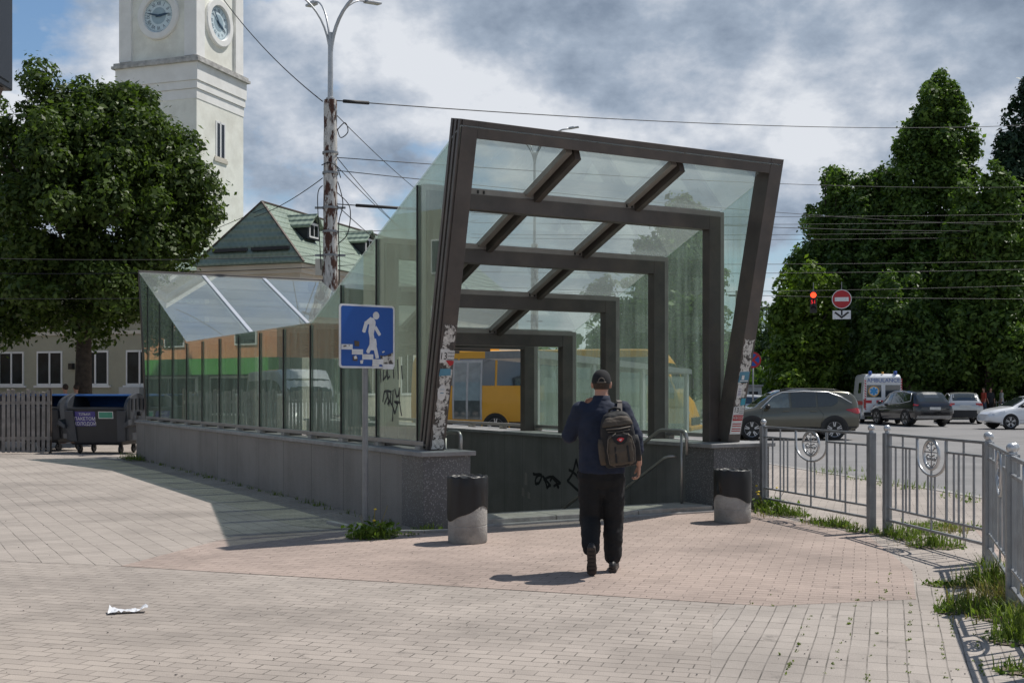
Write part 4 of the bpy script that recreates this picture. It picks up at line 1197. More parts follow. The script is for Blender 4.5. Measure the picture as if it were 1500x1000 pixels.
# ------------------------------------------------------------------ trees
def leaf_mesh(name, pts, size, m, parent, jit=0.35, up=0.35, out=None):
    """a crown of many small folded leaf sprays; out = preferred facing of each leaf"""
    n = len(pts); P = np.asarray(pts)
    nr = RNG.normal(size=(n, 3)) * (0.55 if out is not None else 1.0); nr[:, 2] += up
    if out is not None: nr += out
    nr /= np.linalg.norm(nr, axis=1)[:, None]
    a = np.cross(nr, RNG.normal(size=(n, 3))); a /= np.linalg.norm(a, axis=1)[:, None]
    b = np.cross(nr, a)
    s = size * (1 + jit * RNG.normal(size=n)).clip(0.4, 2.0)
    A = a * s[:, None]; B = b * (s * 0.62)[:, None]; F = nr * (s * 0.22)[:, None]
    V = np.stack([P - A, P - B * 0.9 + F * .4, P + A * 0.35 - B * .55, P + A, P + A * 0.35 + B * .55, P + B * 0.9 + F * .4], 1).reshape(-1, 3)
    me = bpy.data.meshes.new(name)
    me.vertices.add(n * 6); me.loops.add(n * 6); me.polygons.add(n)
    me.vertices.foreach_set('co', V.astype(np.float32).ravel())
    me.loops.foreach_set('vertex_index', np.arange(n * 6, dtype=np.int32))
    me.polygons.foreach_set('loop_start', (np.arange(n) * 6).astype(np.int32))
    me.polygons.foreach_set('loop_total', np.full(n, 6, dtype=np.int32))
    me.materials.append(M[m]); me.update(calc_edges=True); me.validate()
    o = bpy.data.objects.new(name, me); COL.objects.link(o)
    if parent: o.parent = parent
    return o

def crown_points(blobs, nclump, nleaf, cl_r, fill=0.25, seed=0, point=0.0):
    """boughs over the shells of a few ellipsoids, each bough carrying leaves mostly on its outer, upper side"""
    r = np.random.default_rng(seed); vol = np.array([b[3] * b[4] + b[4] * b[5] + b[3] * b[5] for b in blobs]) + 1.6; vol = vol / vol.sum()
    cs = []; lim = []
    while len(cs) < nclump:
        b = blobs[r.choice(len(blobs), p=vol)]
        d = r.normal(size=3); d /= np.linalg.norm(d)
        rad = (r.uniform(0.3, 0.75) if r.random() < fill else r.uniform(0.78, 1.12))
        lim.append(min(1.0, 0.25 + b[3] * 1.1 / cl_r * .6))
        cs.append((b[0] + d[0] * b[3] * rad, b[1] + d[1] * b[4] * rad, b[2] + d[2] * b[5] * rad))
    cs = np.array(cs); sz = cl_r * r.uniform(0.5, 1.45, size=nclump) * np.array(lim)
    pts = []; outs = []
    for c, s in zip(cs, sz):
        k = int(nleaf * (s / cl_r) ** 2)
        q = r.normal(size=(k, 3)); q[:, 2] += 0.35; q /= np.linalg.norm(q, axis=1)[:, None]
        outs.append(q.copy())
        stretch = np.array([1.0, 1.0, 0.62 + point * r.random()])
        q *= (0.55 + 0.45 * r.random(k) ** 0.6)[:, None] * s * r.uniform(0.8, 1.2, size=3) * stretch
        # loose sprays that break the outline
        j = r.random(k) < 0.12; q[j] *= r.uniform(1.1, 1.5, size=(j.sum(), 1))
        pts.append(c + q)
    return np.concatenate(pts), cs, np.concatenate(outs)

def tree(name, label, loc, blobs, trunk_h, trunk_r, nclump, nleaf, cl_r, leaf, m, group=None, seed=0, limbs=14, fill=0.25, up=0.35, cat='tree', point=0.0):
    t = thing(name, label, cat, loc, 0, group)
    pts, cs, outs = crown_points(blobs, nclump, nleaf, cl_r, fill, seed, point)
    leaf_mesh('crown', pts, leaf, m, t, up=up, out=outs)
    rr = random.Random(seed); mb = MB()
    topz = max(b[2] + b[5] * 0.6 for b in blobs)
    bx = sum(b[0] for b in blobs) / len(blobs); by = sum(b[1] for b in blobs) / len(blobs)
    ax = [(0, 0, -0.1), (0.0, 0, trunk_h * .5), (bx * .15 + rr.uniform(-.1, .1), by * .1, trunk_h), (bx * .5, by * .5, (trunk_h + topz) / 2), (bx, by, topz)]
    mb.tube(ax, [trunk_r * 1.25, trunk_r, trunk_r * .85, trunk_r * .5, trunk_r * .12], 9)
    for c in [cs[i] for i in rr.sample(range(len(cs)), min(limbs, len(cs)))]:
        f = rr.uniform(0.25, 0.8); s0 = Vector(ax[2]).lerp(Vector(ax[4]), f * .7); c = Vector(c)
        mid = s0.lerp(c, .5) + Vector((0, 0, -0.1 * (c - s0).length * .5))
        mb.tube([s0, mid, c], [trunk_r * .35, trunk_r * .22, trunk_r * .06], 6)
    obj('trunk', mb, 'bark', t, True)
    return t

def at(px, D): return ((px - 750) / 1700 * D, D)
def zat(py, D): return 1.6 + (572 - py) * D / 1700

def build_trees():
    # the maple on the left
    D = 35.0; x, y = at(122, D)
    c = lambda px, py, r, rz, dy=0: ((at(px, D)[0] - x) * .92, dy, (zat(py, D) - 6) * .93 + 5.8, r * .92, r * .92, rz * .93)
    bl = [c(135, 330, 3.3, 3.4), c(160, 215, 2.1, 1.9, .3), c(100, 220, 1.6, 1.5, -.3), c(180, 180, .9, .9), c(50, 300, 1.9, 2.1, -.4), c(225, 290, 1.8, 2.0, .2), c(225, 400, 1.7, 1.3), c(60, 420, 2.2, 1.4, .4), c(140, 440, 2.8, 1.2, -.3), c(0, 420, 1.6, 1.4), c(258, 240, .9, .9), c(130, 128, .55, .7), c(88, 140, .45, .6), c(165, 118, .35, .55), c(205, 150, .5, .5), c(285, 250, .5, .6), c(28, 190, .6, .6), c(60, 160, .5, .5), (at(150, D)[0] - x, -1.6, zat(330, D), 1.9, 1.4, 2.6)]
    rm = random.Random(12)
    for _ in range(26):
        a = rm.uniform(0, 6.283); e = rm.uniform(-.25, 1.2); q = rm.uniform(.92, 1.1)
        bl.append((.1 + 3.05 * q * math.cos(e) * math.cos(a), 2.9 * q * math.cos(e) * math.sin(a), 6.2 + (4.6 if e > 0 else 3.0) * q * math.sin(e), rm.uniform(.35, .6), rm.uniform(.35, .6), rm.uniform(.35, .7)))
    tree('maple_tree', 'big round dark green maple in front of the clock tower', (x, y, 0), bl, 2.9, 0.26, 430, 300, 0.56, 0.080, 'leaf_maple', seed=3, limbs=30, fill=0.18, up=0.35, point=.5)
    # big trees beyond the road on the right
    specs = [
        ('broadleaf_tree', 'tallest broad tree with a pointed crown above the cars', 1368, 78, [(1370, 225, 1.5, 3.0), (1355, 300, 2.7, 3.4), (1395, 285, 2.2, 3.3), (1374, 180, .6, 2.0), (1399, 205, .5, 1.8), (1352, 220, .5, 1.6), (1386, 190, .4, 1.5), (1360, 400, 4.0, 4.4), (1395, 470, 3.8, 3.0), (1330, 255, 1.2, 1.6)], 'leaf_mid', 21, 620, 70),
        ('broadleaf_tree', 'broad dark tree left of the tallest one, behind the no entry sign', 1285, 80, [(1285, 340, 2.4, 2.6), (1265, 400, 3.0, 3.2), (1300, 450, 3.4, 3.4), (1255, 320, 1.0, 1.6), (1300, 305, 1.5, 1.8), (1270, 500, 3.4, 2.2)], 'leaf_dark', 22, 430, 70),
        ('broadleaf_tree', 'slimmer dark tree with a notched top between the sign and the canopy', 1215, 82, [(1222, 320, 1.3, 2.2), (1210, 375, 2.0, 2.6), (1225, 440, 2.8, 3.0), (1195, 420, 1.6, 2.0), (1215, 510, 3.0, 2.2)], 'leaf_mid', 23, 330, 70),
        ('broadleaf_tree', 'fresh light green small tree at the left edge of the dark grove', 1168, 74, [(1168, 455, 1.5, 1.6), (1185, 500, 2.0, 1.9), (1155, 500, 1.2, 1.5), (1200, 460, 1.2, 1.4), (1165, 545, 2.0, 1.1)], 'leaf_bright', 24, 240, 60),
        ('broadleaf_tree', 'yellow green tree at the right of the grove, beside the spruce', 1450, 72, [(1440, 330, 1.8, 2.2), (1460, 400, 2.5, 3.0), (1425, 380, 1.6, 2.2), (1470, 470, 2.6, 2.6), (1440, 510, 2.6, 1.8)], 'leaf_mid', 25, 380, 70),
        ('spruce_tree', 'dark pointed spruce cut by the right edge of the picture', 1503, 76, [(1503, 190, .9, 2.6), (1500, 270, 1.9, 2.6), (1503, 350, 2.8, 2.8), (1503, 440, 3.4, 3.2), (1503, 520, 3.4, 2.0)], 'needle', 26, 420, 70),
        ('broadleaf_tree', 'low dark tree under the tall crown, behind the white ambulance', 1330, 72, [(1325, 480, 2.2, 2.0), (1345, 520, 2.6, 1.6), (1300, 520, 2.2, 1.6)], 'leaf_dark', 27, 240, 70),
        ('broadleaf_tree', 'low dark tree behind the silver car at the foot of the grove', 1415, 76, [(1410, 500, 2.4, 1.8), (1435, 530, 2.2, 1.2), (1390, 530, 2.4, 1.4)], 'leaf_dark', 28, 220, 70),
        ('broadleaf_tree', 'green tree seen through the right glazing above the bus front', 1000, 66, [(1000, 380, 1.6, 2.0), (985, 440, 2.0, 2.2), (1015, 440, 1.6, 2.0), (1000, 510, 2.2, 1.8)], 'leaf_mid', 29, 260, 60),
        ('broadleaf_tree', 'low bushy green tree seen through the glazing behind the yellow bus', 925, 70, [(925, 470, 2.2, 1.8), (900, 520, 2.4, 1.6), (955, 510, 2.0, 1.6)], 'leaf_mid', 30, 200, 60),
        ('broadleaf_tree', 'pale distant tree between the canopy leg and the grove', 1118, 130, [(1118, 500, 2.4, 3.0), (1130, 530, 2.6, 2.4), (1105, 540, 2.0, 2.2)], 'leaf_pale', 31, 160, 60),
    ]
    for nm, lab, px, D, bl, m, seed, nc, nl in specs:
        x, y = at(px, D); rr = random.Random(seed)
        B = [(at(a, D)[0] - x, rr.uniform(-.8, .8), zat(b, D) - .95, r * .93, r * .93, rz * .95) for a, b, r, rz in bl]
        for a, b, r, rz in bl:      # upright leaders on the shoulders of every mass
            for _ in range(6):
                o = rr.uniform(-1, 1); B.append((at(a, D)[0] - x + o * r * .95, rr.uniform(-1, 1) * r * .6, zat(b, D) + rz * (math.sqrt(max(0, 1 - o * o)) * .9 + rr.uniform(-.05, .22)), rr.uniform(.3, .55), rr.uniform(.3, .55), rr.uniform(.8, 1.5)))
        tree(nm, lab, (x, y, 0.03), B, 2.4, 0.30, int(nc * 1.15), int(nl * 2.3), 0.74, 0.15, m, 'trees beyond the road', seed, 22, 0.12, 0.3, 'tree', 0.9)
    # the far wood as one mass
    pts = []
    for i in range(90):
        px = -200 + i * 22; D = 150 + random.uniform(-12, 25)
        x, y = at(px, D); h = random.uniform(5, 9) if px < 1100 else random.uniform(8, 13)
        k = 130; q = RNG.normal(size=(k, 3)); q /= np.linalg.norm(q, axis=1)[:, None]; q *= (RNG.random(k) ** .4)[:, None]
        pts.append(np.array([x, y, h * .5]) + q * np.array([3.2, 3.0, h * .55]))
    o = leaf_mesh('far_wood', np.concatenate(pts), 0.75, 'leaf_mid', None); setp(o, 'distant green belt of trees along the horizon', 'wood', None, 'stuff')
    # undergrowth closing the foot of the grove
    pts = []
    for i in range(70):
        px = 1120 + i * 6.3; D = 88 + random.uniform(-5, 6); x, y = at(px, D); h = random.uniform(2.2, 5.5)
        k = 150; q = RNG.normal(size=(k, 3)); q /= np.linalg.norm(q, axis=1)[:, None]; q *= (RNG.random(k) ** .4)[:, None]
        pts.append(np.array([x, y, h * .5]) + q * np.array([1.5, 1.5, h * .55]))
    o = leaf_mesh('undergrowth', np.concatenate(pts), 0.34, 'leaf_dark', None); setp(o, 'dark undergrowth closing the foot of the grove beyond the road', 'shrubs', None, 'stuff')
build_trees()

# ------------------------------------------------------------------ vehicles
def pchip(xs, ys, x):
    """smooth monotone-ish interpolation for car profiles"""
    x = np.asarray(x, float); xs = np.asarray(xs, float); ys = np.asarray(ys, float)
    h = np.diff(xs); dl = np.diff(ys) / h; m = np.zeros(len(xs))
    for i in range(1, len(xs) - 1):
        m[i] = 0 if dl[i - 1] * dl[i] <= 0 else 2 * dl[i - 1] * dl[i] / (dl[i - 1] + dl[i])
    m[0], m[-1] = dl[0], dl[-1]
    k = np.clip(np.searchsorted(xs, x) - 1, 0, len(h) - 1); t = (x - xs[k]) / h[k]
    return ys[k] * (1 + 2 * t) * (1 - t) ** 2 + h[k] * m[k] * t * (1 - t) ** 2 + ys[k + 1] * t * t * (3 - 2 * t) + h[k] * m[k + 1] * t * t * (t - 1)

class Car:
    """x forward, y left. Stations give bottom, belt and top heights and half widths."""
    def __init__(s, st):
        a = np.array(st); s.x = a[:, 0]; s.a = a; s.x0, s.x1 = a[0, 0], a[-1, 0]
    def q(s, x):   # zb, zbelt, ztop, wmid, wbelt, wtop
        return [float(pchip(s.x, s.a[:, i], [x])[0]) for i in range(1, 7)]
    def section(s, x):
        zb, zl, zt_, wm, wl, wt = s.q(x)
        ze = zt_ - min(0.07, max(0.004, (zt_ - zl) * 0.25))
        zm = zb + (zl - zb) * 0.52
        h = [(0, zb), (wm * .8, zb), (wm * .94, zb + .03), (wm * .985, zb + (zm - zb) * .35), (wm, zm), (wm * .995, zm + (zl - zm) * .4), (wl + (wm - wl) * .45, zm + (zl - zm) * .75), (wl, zl)]
        for t in (.33, .66, .93): h.append((wl + (wt - wl) * t, zl + (ze - zl) * t))
        h += [(wt * .95, ze + (zt_ - ze) * .35), (wt * .8, ze + (zt_ - ze) * .72), (wt * .5, ze + (zt_ - ze) * .94), (0, zt_)]
        return h
    def ring(s, x):
        h = s.section(x)
        return [(x, -y, z) for y, z in h] + [(x, y, z) for y, z in h[-2:0:-1]]
    def side(s, x, z, off=0.006):   # point on the flank (y > 0)
        h = s.section(x)[1:11]
        ys = [p[0] for p in h]; zs = [p[1] for p in h]
        zs2 = np.maximum.accumulate(np.array(zs) + np.arange(len(zs)) * 1e-6)
        return (x, float(np.interp(z, zs2, ys)) + off, z)
    def top(s, x, y, off=0.006):
        zb, zl, zt_, wm, wl, wt = s.q(x); h = s.section(x)[7:]
        ys = [p[0] for p in h][::-1]; zs = [p[1] for p in h][::-1]
        return (x, y, float(np.interp(abs(y), ys, zs)) + off)
    def body(s, n=56):
        xs = np.concatenate([[s.x0], np.linspace(s.x0 + .015, s.x1 - .015, n), [s.x1]])
        mb = MB(); mb.loft([s.ring(float(x)) for x in xs]); return mb

def side_patch(c, mb, poly, sg, off=0.006, nx=8):
    """polygon in (x,z) draped on the flank as a gridded strip: poly = list of (x, zlow, zhigh)"""
    xs = np.linspace(poly[0][0], poly[-1][0], nx + 1); P = np.array(poly); rows = []
    for x in xs:
        a, b = np.interp(x, P[:, 0], P[:, 1]), np.interp(x, P[:, 0], P[:, 2])
        rows.append([c.side(x, a + (b - a) * t, off) for t in (0, .33, .66, 1)])
    vs = [(p[0], p[1] * sg, p[2]) for r in rows for p in r]
    mb.add(vs, [(i * 4 + k, i * 4 + k + 1, (i + 1) * 4 + k + 1, (i + 1) * 4 + k) for i in range(nx) for k in range(3)])

def end_patch(c, mb, rows, off=0.008):
    """rows of (x, z?, halfwidth): strip across the top surface, used for windscreens"""
    R_ = []
    for x, w in rows: R_.append([c.top(x, w * t, off) for t in (-1, -.8, -.5, 0, .5, .8, 1)])
    vs = [p for r in R_ for p in r]
    mb.add(vs, [(i * 7 + k, i * 7 + k + 1, (i + 1) * 7 + k + 1, (i + 1) * 7 + k) for i in range(len(R_) - 1) for k in range(6)])

def wheel_into(parent, x, y, r, w, sg, spokes=5, two=True, rim='rim'):
    """tyre with an alloy rim; outer face towards sg*y"""
    mb = MB(); hw = w / 2
    mb.lathe([(r * .62, -hw * .9), (r * .9, -hw), (r, -hw * .7), (r, hw * .7), (r * .95, hw * .93), (r * .85, hw), (r * .70, hw * .95), (r * .66, hw * .75)], 28, (0, 0, 0), 'Y')
    mb.xform(lambda a, b, c_: (a + x, y + b * sg, c_ + r))
    t = obj('wheel', mb, 'rubber', parent, True, angle=40)
    mb = MB()
    mb.lathe([(r * .64, hw * .55), (r * .70, hw * .80), (r * .685, hw * .97), (r * .655, hw * .9), (r * .63, hw * .5)], 28, (0, 0, 0), 'Y', caps=False)
    mb.lathe([(0.001, hw * .86), (r * .12, hw * .86), (r * .14, hw * .6)], 14, (0, 0, 0), 'Y', caps=False)
    for k in range(spokes):
        a = 2 * PI * k / spokes + .3; d = 0.16 if two else 0.1
        for e in ((-d, d) if two else (0,)):
            ca, sa = math.cos(a + e), math.sin(a + e); c2, s2 = math.cos(a + e * .4), math.sin(a + e * .4)
            p0 = (c2 * r * .1, hw * .82, s2 * r * .1); p1 = (ca * r * .66, hw * .86, sa * r * .66)
            mb.bar(p0, p1, r * (.085 if two else .13), hw * .2, up=(0, 1, 0))
    mb.xform(lambda a, b, c_: (a + x, y + b * sg, c_ + r)); obj('rim', mb, rim, t, True, angle=35)
    mb = MB(); mb.lathe([(0.001, hw * .35), (r * .64, hw * .35)], 20, (0, 0, 0), 'Y', caps=False); mb.xform(lambda a, b, c_: (a + x, y + b * sg, c_ + r)); obj('brake_disc', mb, 'cladding', t)

def arch(mb, x, y0, y1, r, rin, sg, zc):
    """wheel arch lip: half ring extruded across"""
    n = 16; a = [math.radians(-18) + (PI + math.radians(36)) * i / n for i in range(n + 1)]
    for i in range(n):
        q = [(rin, a[i]), (r, a[i]), (r, a[i + 1]), (rin, a[i + 1])]
        mb.hexa([(x + rr * math.cos(t), y0 * sg, zc + rr * math.sin(t)) for rr, t in q], [(x + rr * math.cos(t), y1 * sg, zc + rr * math.sin(t)) for rr, t in q])

def common(c, t, paint, wheels, r, w, wm, clad=True, spokes=5, glass='car_glass'):
    b = obj('body', c.body(), paint, t, True, angle=38)
    for x in wheels:
        for sg in (1, -1):
            # dark wheel well in the flank, lip, wheel
            mb = MB(); n = 18; y1 = wm + .004
            poly = [(x + r * 1.13 * math.cos(a), r + r * 1.13 * math.sin(a)) for a in np.linspace(-.45, PI + .45, n)]
            mb.prism(poly, lambda a, q, d: (a, d * sg, q), wm - .3, y1); obj('wheel_well', mb, 'gasket', t)
            mb = MB(); arch(mb, x, wm - .2, wm + .018, r * 1.27 if clad else r * 1.17, r * 1.10, sg, r); obj('arch_trim', mb, 'cladding' if clad else paint, t, True, angle=30)
            wheel_into(t, x, sg * (wm - w / 2 + .012), r, w, sg, spokes)
    return b

def seam(c, mb, pts, sg, wd=0.012, off=0.004):
    P = [c.side(x, z, off) for x, z in pts]
    mb.tube([(p[0], p[1] * sg, p[2]) for p in P], wd / 2, 5)

def make_suv():
    t = thing('parked_car', 'olive brown compact SUV seen side-on just behind the railing', 'car', (9.55, 40.4, -0.085), PI)
    #        x      zb    zl    zt    wm    wl    wt
    c = Car([(-2.28, .62, .80, .95, .60, .58, .48), (-2.22, .46, .98, 1.24, .82, .77, .64), (-2.12, .36, 1.05, 1.44, .89, .83, .67), (-1.92, .30, 1.08, 1.61, .91, .87, .66), (-1.3, .28, 1.06, 1.655, .92, .87, .66), (-.4, .27, 1.03, 1.68, .92, .88, .67), (.25, .27, 1.01, 1.655, .92, .88, .66), (.62, .27, 1.00, 1.52, .92, .87, .68), (1.05, .27, .99, 1.22, .92, .87, .74), (1.25, .27, .97, 1.08, .92, .86, .78), (1.7, .28, .93, 1.02, .92, .84, .72), (2.05, .30, .88, .97, .90, .80, .66), (2.20, .36, .78, .88, .82, .72, .58), (2.28, .45, .66, .76, .62, .56, .46)])
    s = 1.04
    b = common(c, t, 'car_olive', (-1.36, 1.34), .36, .23, .92)
    mb = MB()
    for sg in (1, -1): side_patch(c, mb, [(-2.1, .30, .46), (-1.0, .27, .42), (1.0, .27, .42), (2.0, .32, .46)], sg, .012, 20)
    obj('sill_cladding', mb, 'cladding', t)
    for sg in (1, -1):
        for nm, poly, g in (('side_window', [(.10, 1.06, 1.56), (.30, 1.06, 1.545), (.62, 1.055, 1.42), (.98, 1.05, 1.12)], 'car_glass_light'), ('side_window', [(-.78, 1.09, 1.575), (.02, 1.065, 1.57)], 'car_glass'), ('side_window', [(-1.50, 1.24, 1.50), (-1.30, 1.12, 1.55), (-.84, 1.095, 1.575)], 'car_glass')):
            mb = MB(); side_patch(c, mb, poly, sg, .008); obj(nm, mb, g, t)
        mb = MB()
        seam(c, mb, [(1.04, 1.04), (.86, 1.20), (.6, 1.44), (.3, 1.57), (-.4, 1.60), (-1.2, 1.575), (-1.62, 1.42), (-1.95, 1.22)], sg, .03, .008); obj('window_trim', mb, 'alu', t, True)
        mb = MB()
        for ln in ([(.98, .45), (1.02, .75), (.98, 1.0)], [(.06, .44), (.05, 1.05)], [(-.92, .5), (-1.0, .85), (-.82, 1.07)], [(.98, .45), (-.82, .43)]): seam(c, mb, ln, sg)
        obj('door_seam', mb, 'gasket', t)
        for x in (.22, -.68):
            mb = MB(); p = c.side(x, .95, .02); mb.bar((x - .11, p[1] * sg, .95), (x + .11, p[1] * sg, .95), .03, .035); obj('door_handle', mb, 'car_olive', t, bevel=.008)
        mb = MB(); mb.ball((.84, sg * 1.0, 1.10), (.09, .12, .085)); obj('mirror', mb, 'black_plastic', t, True)
        mb = MB(); side_patch(c, mb, [(-2.235, .90, 1.02), (-2.1, .86, 1.06), (-1.9, .93, 1.03), (-1.74, .99, 1.01)], sg, .014); obj('tail_light', mb, 'tail_red', t)
        mb = MB(); side_patch(c, mb, [(1.85, .80, .87), (2.05, .77, .87), (2.2, .74, .82)], sg, .01); obj('headlight', mb, 'lamp_clear', t)
        mb = MB(); mb.tube([c.top(-1.6, sg * .6, .02), c.top(-1.4, sg * .6, .05), c.top(-.2, sg * .61, .06), c.top(.35, sg * .6, .02)], .018, 6); obj('roof_rail', mb, 'black_plastic', t, True)
    mb = MB(); end_patch(c, mb, [(1.08, .66), (.85, .64), (.6, .62), (.38, .60)]); obj('windscreen', mb, 'car_glass', t)
    mb = MB(); end_patch(c, mb, [(-1.72, .56), (-1.88, .58), (-2.0, .58), (-2.11, .56)]); obj('rear_window', mb, 'car_glass', t)
    mb = MB(); end_patch(c, mb, [(.3, .58), (-.3, .60), (-1.0, .60), (-1.68, .58)]); obj('black_roof', mb, 'car_black', t)
    mb = MB(); mb.box(-2.30, -2.24, -.26, .26, .78, .90); obj('number_plate', mb, 'plate', t)
    t.scale = (s, s, s)
make_suv()

def rear_car(name, label, loc, rz, paint, c, wheels, r, wm, rear_rows, lights, plate, details):
    t = thing(name, label, 'car', loc, rz)
    common(c, t, paint, wheels, r, .24, wm, clad=details.get('clad', False))
    xr = c.x0
    mb = MB(); end_patch(c, mb, rear_rows); obj('rear_window', mb, 'car_glass', t)
    mb = MB(); end_patch(c, mb, details['screen']); obj('windscreen', mb, 'car_glass', t)
    for sg in (1, -1):
        for poly in details['windows']:
            mb = MB(); side_patch(c, mb, poly, sg, .008); obj('side_window', mb, 'car_glass', t)
        mb = MB(); seam(c, mb, details['trim'], sg, .03, .008); obj('window_trim', mb, 'alu', t, True)
        mb = MB()
        for ln in details['seams']: seam(c, mb, ln, sg)
        obj('door_seam', mb, 'gasket', t)
        for x in details['handles']:
            mb = MB(); p = c.side(x, .95, .02); mb.bar((x - .11, p[1] * sg, .95), (x + .11, p[1] * sg, .95), .03, .035); obj('door_handle', mb, paint, t)
        mb = MB(); mb.ball((details['mirror'], sg * (wm + .1), 1.1), (.09, .12, .085)); obj('mirror', mb, paint, t, True)
        mb = MB()
        for poly in lights: side_patch(c, mb, poly, sg, .014)
        x_, y0, y1, z0, z1 = details['rearlamp']
        mb.box(x_ - .02, x_ + .10, min(sg * y0, sg * y1), max(sg * y0, sg * y1), z0, z1); obj('tail_light', mb, 'tail_red', t, bevel=.015)
    px, pz, pw = plate
    mb = MB(); mb.box(px - .012, px + .06, -pw, pw, pz, pz + .12); obj('number_plate', mb, 'plate', t)
    if 'bumper' in details:
        x_, z0, z1, m_ = details['bumper']; mb = MB()
        P = [(x_ + .25, -wm * .96), (x_ + .06, -wm * .86), (x_, -wm * .5), (x_ - .015, 0), (x_, wm * .5), (x_ + .06, wm * .86), (x_ + .25, wm * .96)]
        mb.hexa  # curved apron
        vs = [(a, b_, z) for z in (z0, z1) for a, b_ in P]; n = len(P)
        mb.add(vs, [(i, i + 1, n + i + 1, n + i) for i in range(n - 1)]); obj('bumper', mb, m_, t, True)
    return t

def make_others():
    # black SUV, rear quarter view
    c = Car([(-2.50, .55, .80, .92, .72, .70, .62), (-2.46, .42, .92, 1.02, .88, .84, .74), (-2.38, .36, 1.02, 1.12, .95, .88, .76), (-2.15, .32, 1.06, 1.40, .97, .91, .74), (-1.85, .30, 1.08, 1.63, .98, .92, .72), (-1.2, .28, 1.07, 1.71, .98, .93, .71), (-.2, .27, 1.04, 1.73, .98, .93, .71), (.4, .27, 1.02, 1.67, .98, .93, .70), (.85, .27, 1.01, 1.45, .98, .92, .72), (1.3, .27, 1.0, 1.14, .98, .92, .80), (1.9, .30, .96, 1.06, .97, .89, .76), (2.3, .34, .88, .97, .92, .80, .66), (2.5, .45, .70, .80, .65, .58, .5)])
    x, y = at(1332, 56.5)
    rear_car('parked_car', 'black SUV seen from behind between the ambulance and the silver car', (x, y, -0.085), R(98), 'car_black', c, (-1.5, 1.5), .385, .98,
             [(-1.9, .66), (-2.05, .70), (-2.2, .72), (-2.34, .70)], [[(-2.44, .98, 1.03), (-2.2, .98, 1.08)]], (-2.53, .80, .27),
             dict(windows=[[(.1, 1.09, 1.58), (.5, 1.08, 1.56), (1.05, 1.07, 1.2)], [(-.95, 1.11, 1.6), (.02, 1.09, 1.6)], [(-1.75, 1.25, 1.5), (-1.02, 1.12, 1.6)]], trim=[(1.1, 1.06), (.6, 1.53), (.1, 1.63), (-1.0, 1.64), (-1.7, 1.55), (-1.85, 1.2), (-1.0, 1.09), (1.0, 1.05)],
                  seams=[[(1.0, .45), (1.02, 1.0)], [(.05, .45), (.05, 1.05)], [(-1.0, .5), (-1.0, 1.05)]], handles=(.2, -.75), mirror=.95, screen=[(1.2, .7), (.9, .68), (.5, .64)], rearlamp=(-2.40, .42, .86, .94, 1.04), bumper=(-2.52, .38, .52, 'strip')))
    # silver hatchback crossover, from behind
    c = Car([(-2.10, .55, .80, .92, .70, .66, .58), (-2.06, .42, .95, 1.04, .82, .76, .66), (-1.98, .36, 1.03, 1.14, .87, .80, .68), (-1.8, .32, 1.05, 1.38, .88, .82, .66), (-1.5, .30, 1.05, 1.55, .89, .83, .64), (-.8, .28, 1.03, 1.61, .89, .84, .64), (.0, .27, 1.01, 1.60, .89, .84, .63), (.6, .27, 1.0, 1.42, .89, .83, .66), (1.1, .27, .98, 1.12, .89, .83, .74), (1.6, .29, .92, 1.0, .88, .8, .68), (1.95, .34, .84, .92, .8, .7, .6), (2.1, .45, .66, .75, .6, .5, .42)])
    x, y = at(1406, 60.5)
    rear_car('parked_car', 'silver hatchback seen from behind at the right of the black SUV', (x, y, -0.085), R(76), 'car_silver', c, (-1.25, 1.3), .35, .89,
             [(-1.56, .55), (-1.7, .58), (-1.84, .60), (-1.95, .58)], [[(-2.02, .92, 1.05), (-1.8, .95, 1.06)]], (-2.13, .84, .27),
             dict(windows=[[(.1, 1.06, 1.5), (.4, 1.05, 1.45), (.9, 1.03, 1.15)], [(-.8, 1.08, 1.52), (.02, 1.06, 1.52)], [(-1.4, 1.2, 1.42), (-.86, 1.08, 1.5)]], trim=[(.95, 1.03), (.5, 1.42), (0, 1.54), (-.9, 1.54), (-1.5, 1.4)],
                  seams=[[(.9, .45), (.92, 1.0)], [(.05, .45), (.05, 1.02)], [(-.85, .5), (-.85, 1.04)]], handles=(.2, -.65), mirror=.8, screen=[(1.0, .64), (.75, .62), (.4, .58)], rearlamp=(-2.06, .50, .82, .92, 1.06), bumper=(-2.12, .36, .70, 'cladding'), clad=True))
    # white hatch at the right edge, driving left
    c = Car([(-2.1, .45, .85, .98, .75, .70, .6), (-2.0, .35, .95, 1.15, .84, .78, .66), (-1.7, .28, .98, 1.35, .87, .81, .64), (-1.0, .26, .97, 1.46, .88, .82, .62), (-.2, .24, .95, 1.49, .88, .82, .61), (.3, .24, .93, 1.42, .88, .82, .61), (.75, .24, .92, 1.20, .88, .81, .68), (1.15, .24, .90, .98, .88, .8, .72), (1.6, .26, .82, .91, .87, .77, .64), (1.95, .30, .72, .80, .8, .66, .54), (2.1, .36, .58, .66, .6, .5, .4)])
    t = thing('parked_car', 'white hatchback nosing in at the right edge of the picture', 'car', (at(1441, 51)[0] + 2.1, 51.2, -0.085), R(183))
    common(c, t, 'car_white', (-1.3, 1.28), .33, .21, .88, clad=False)
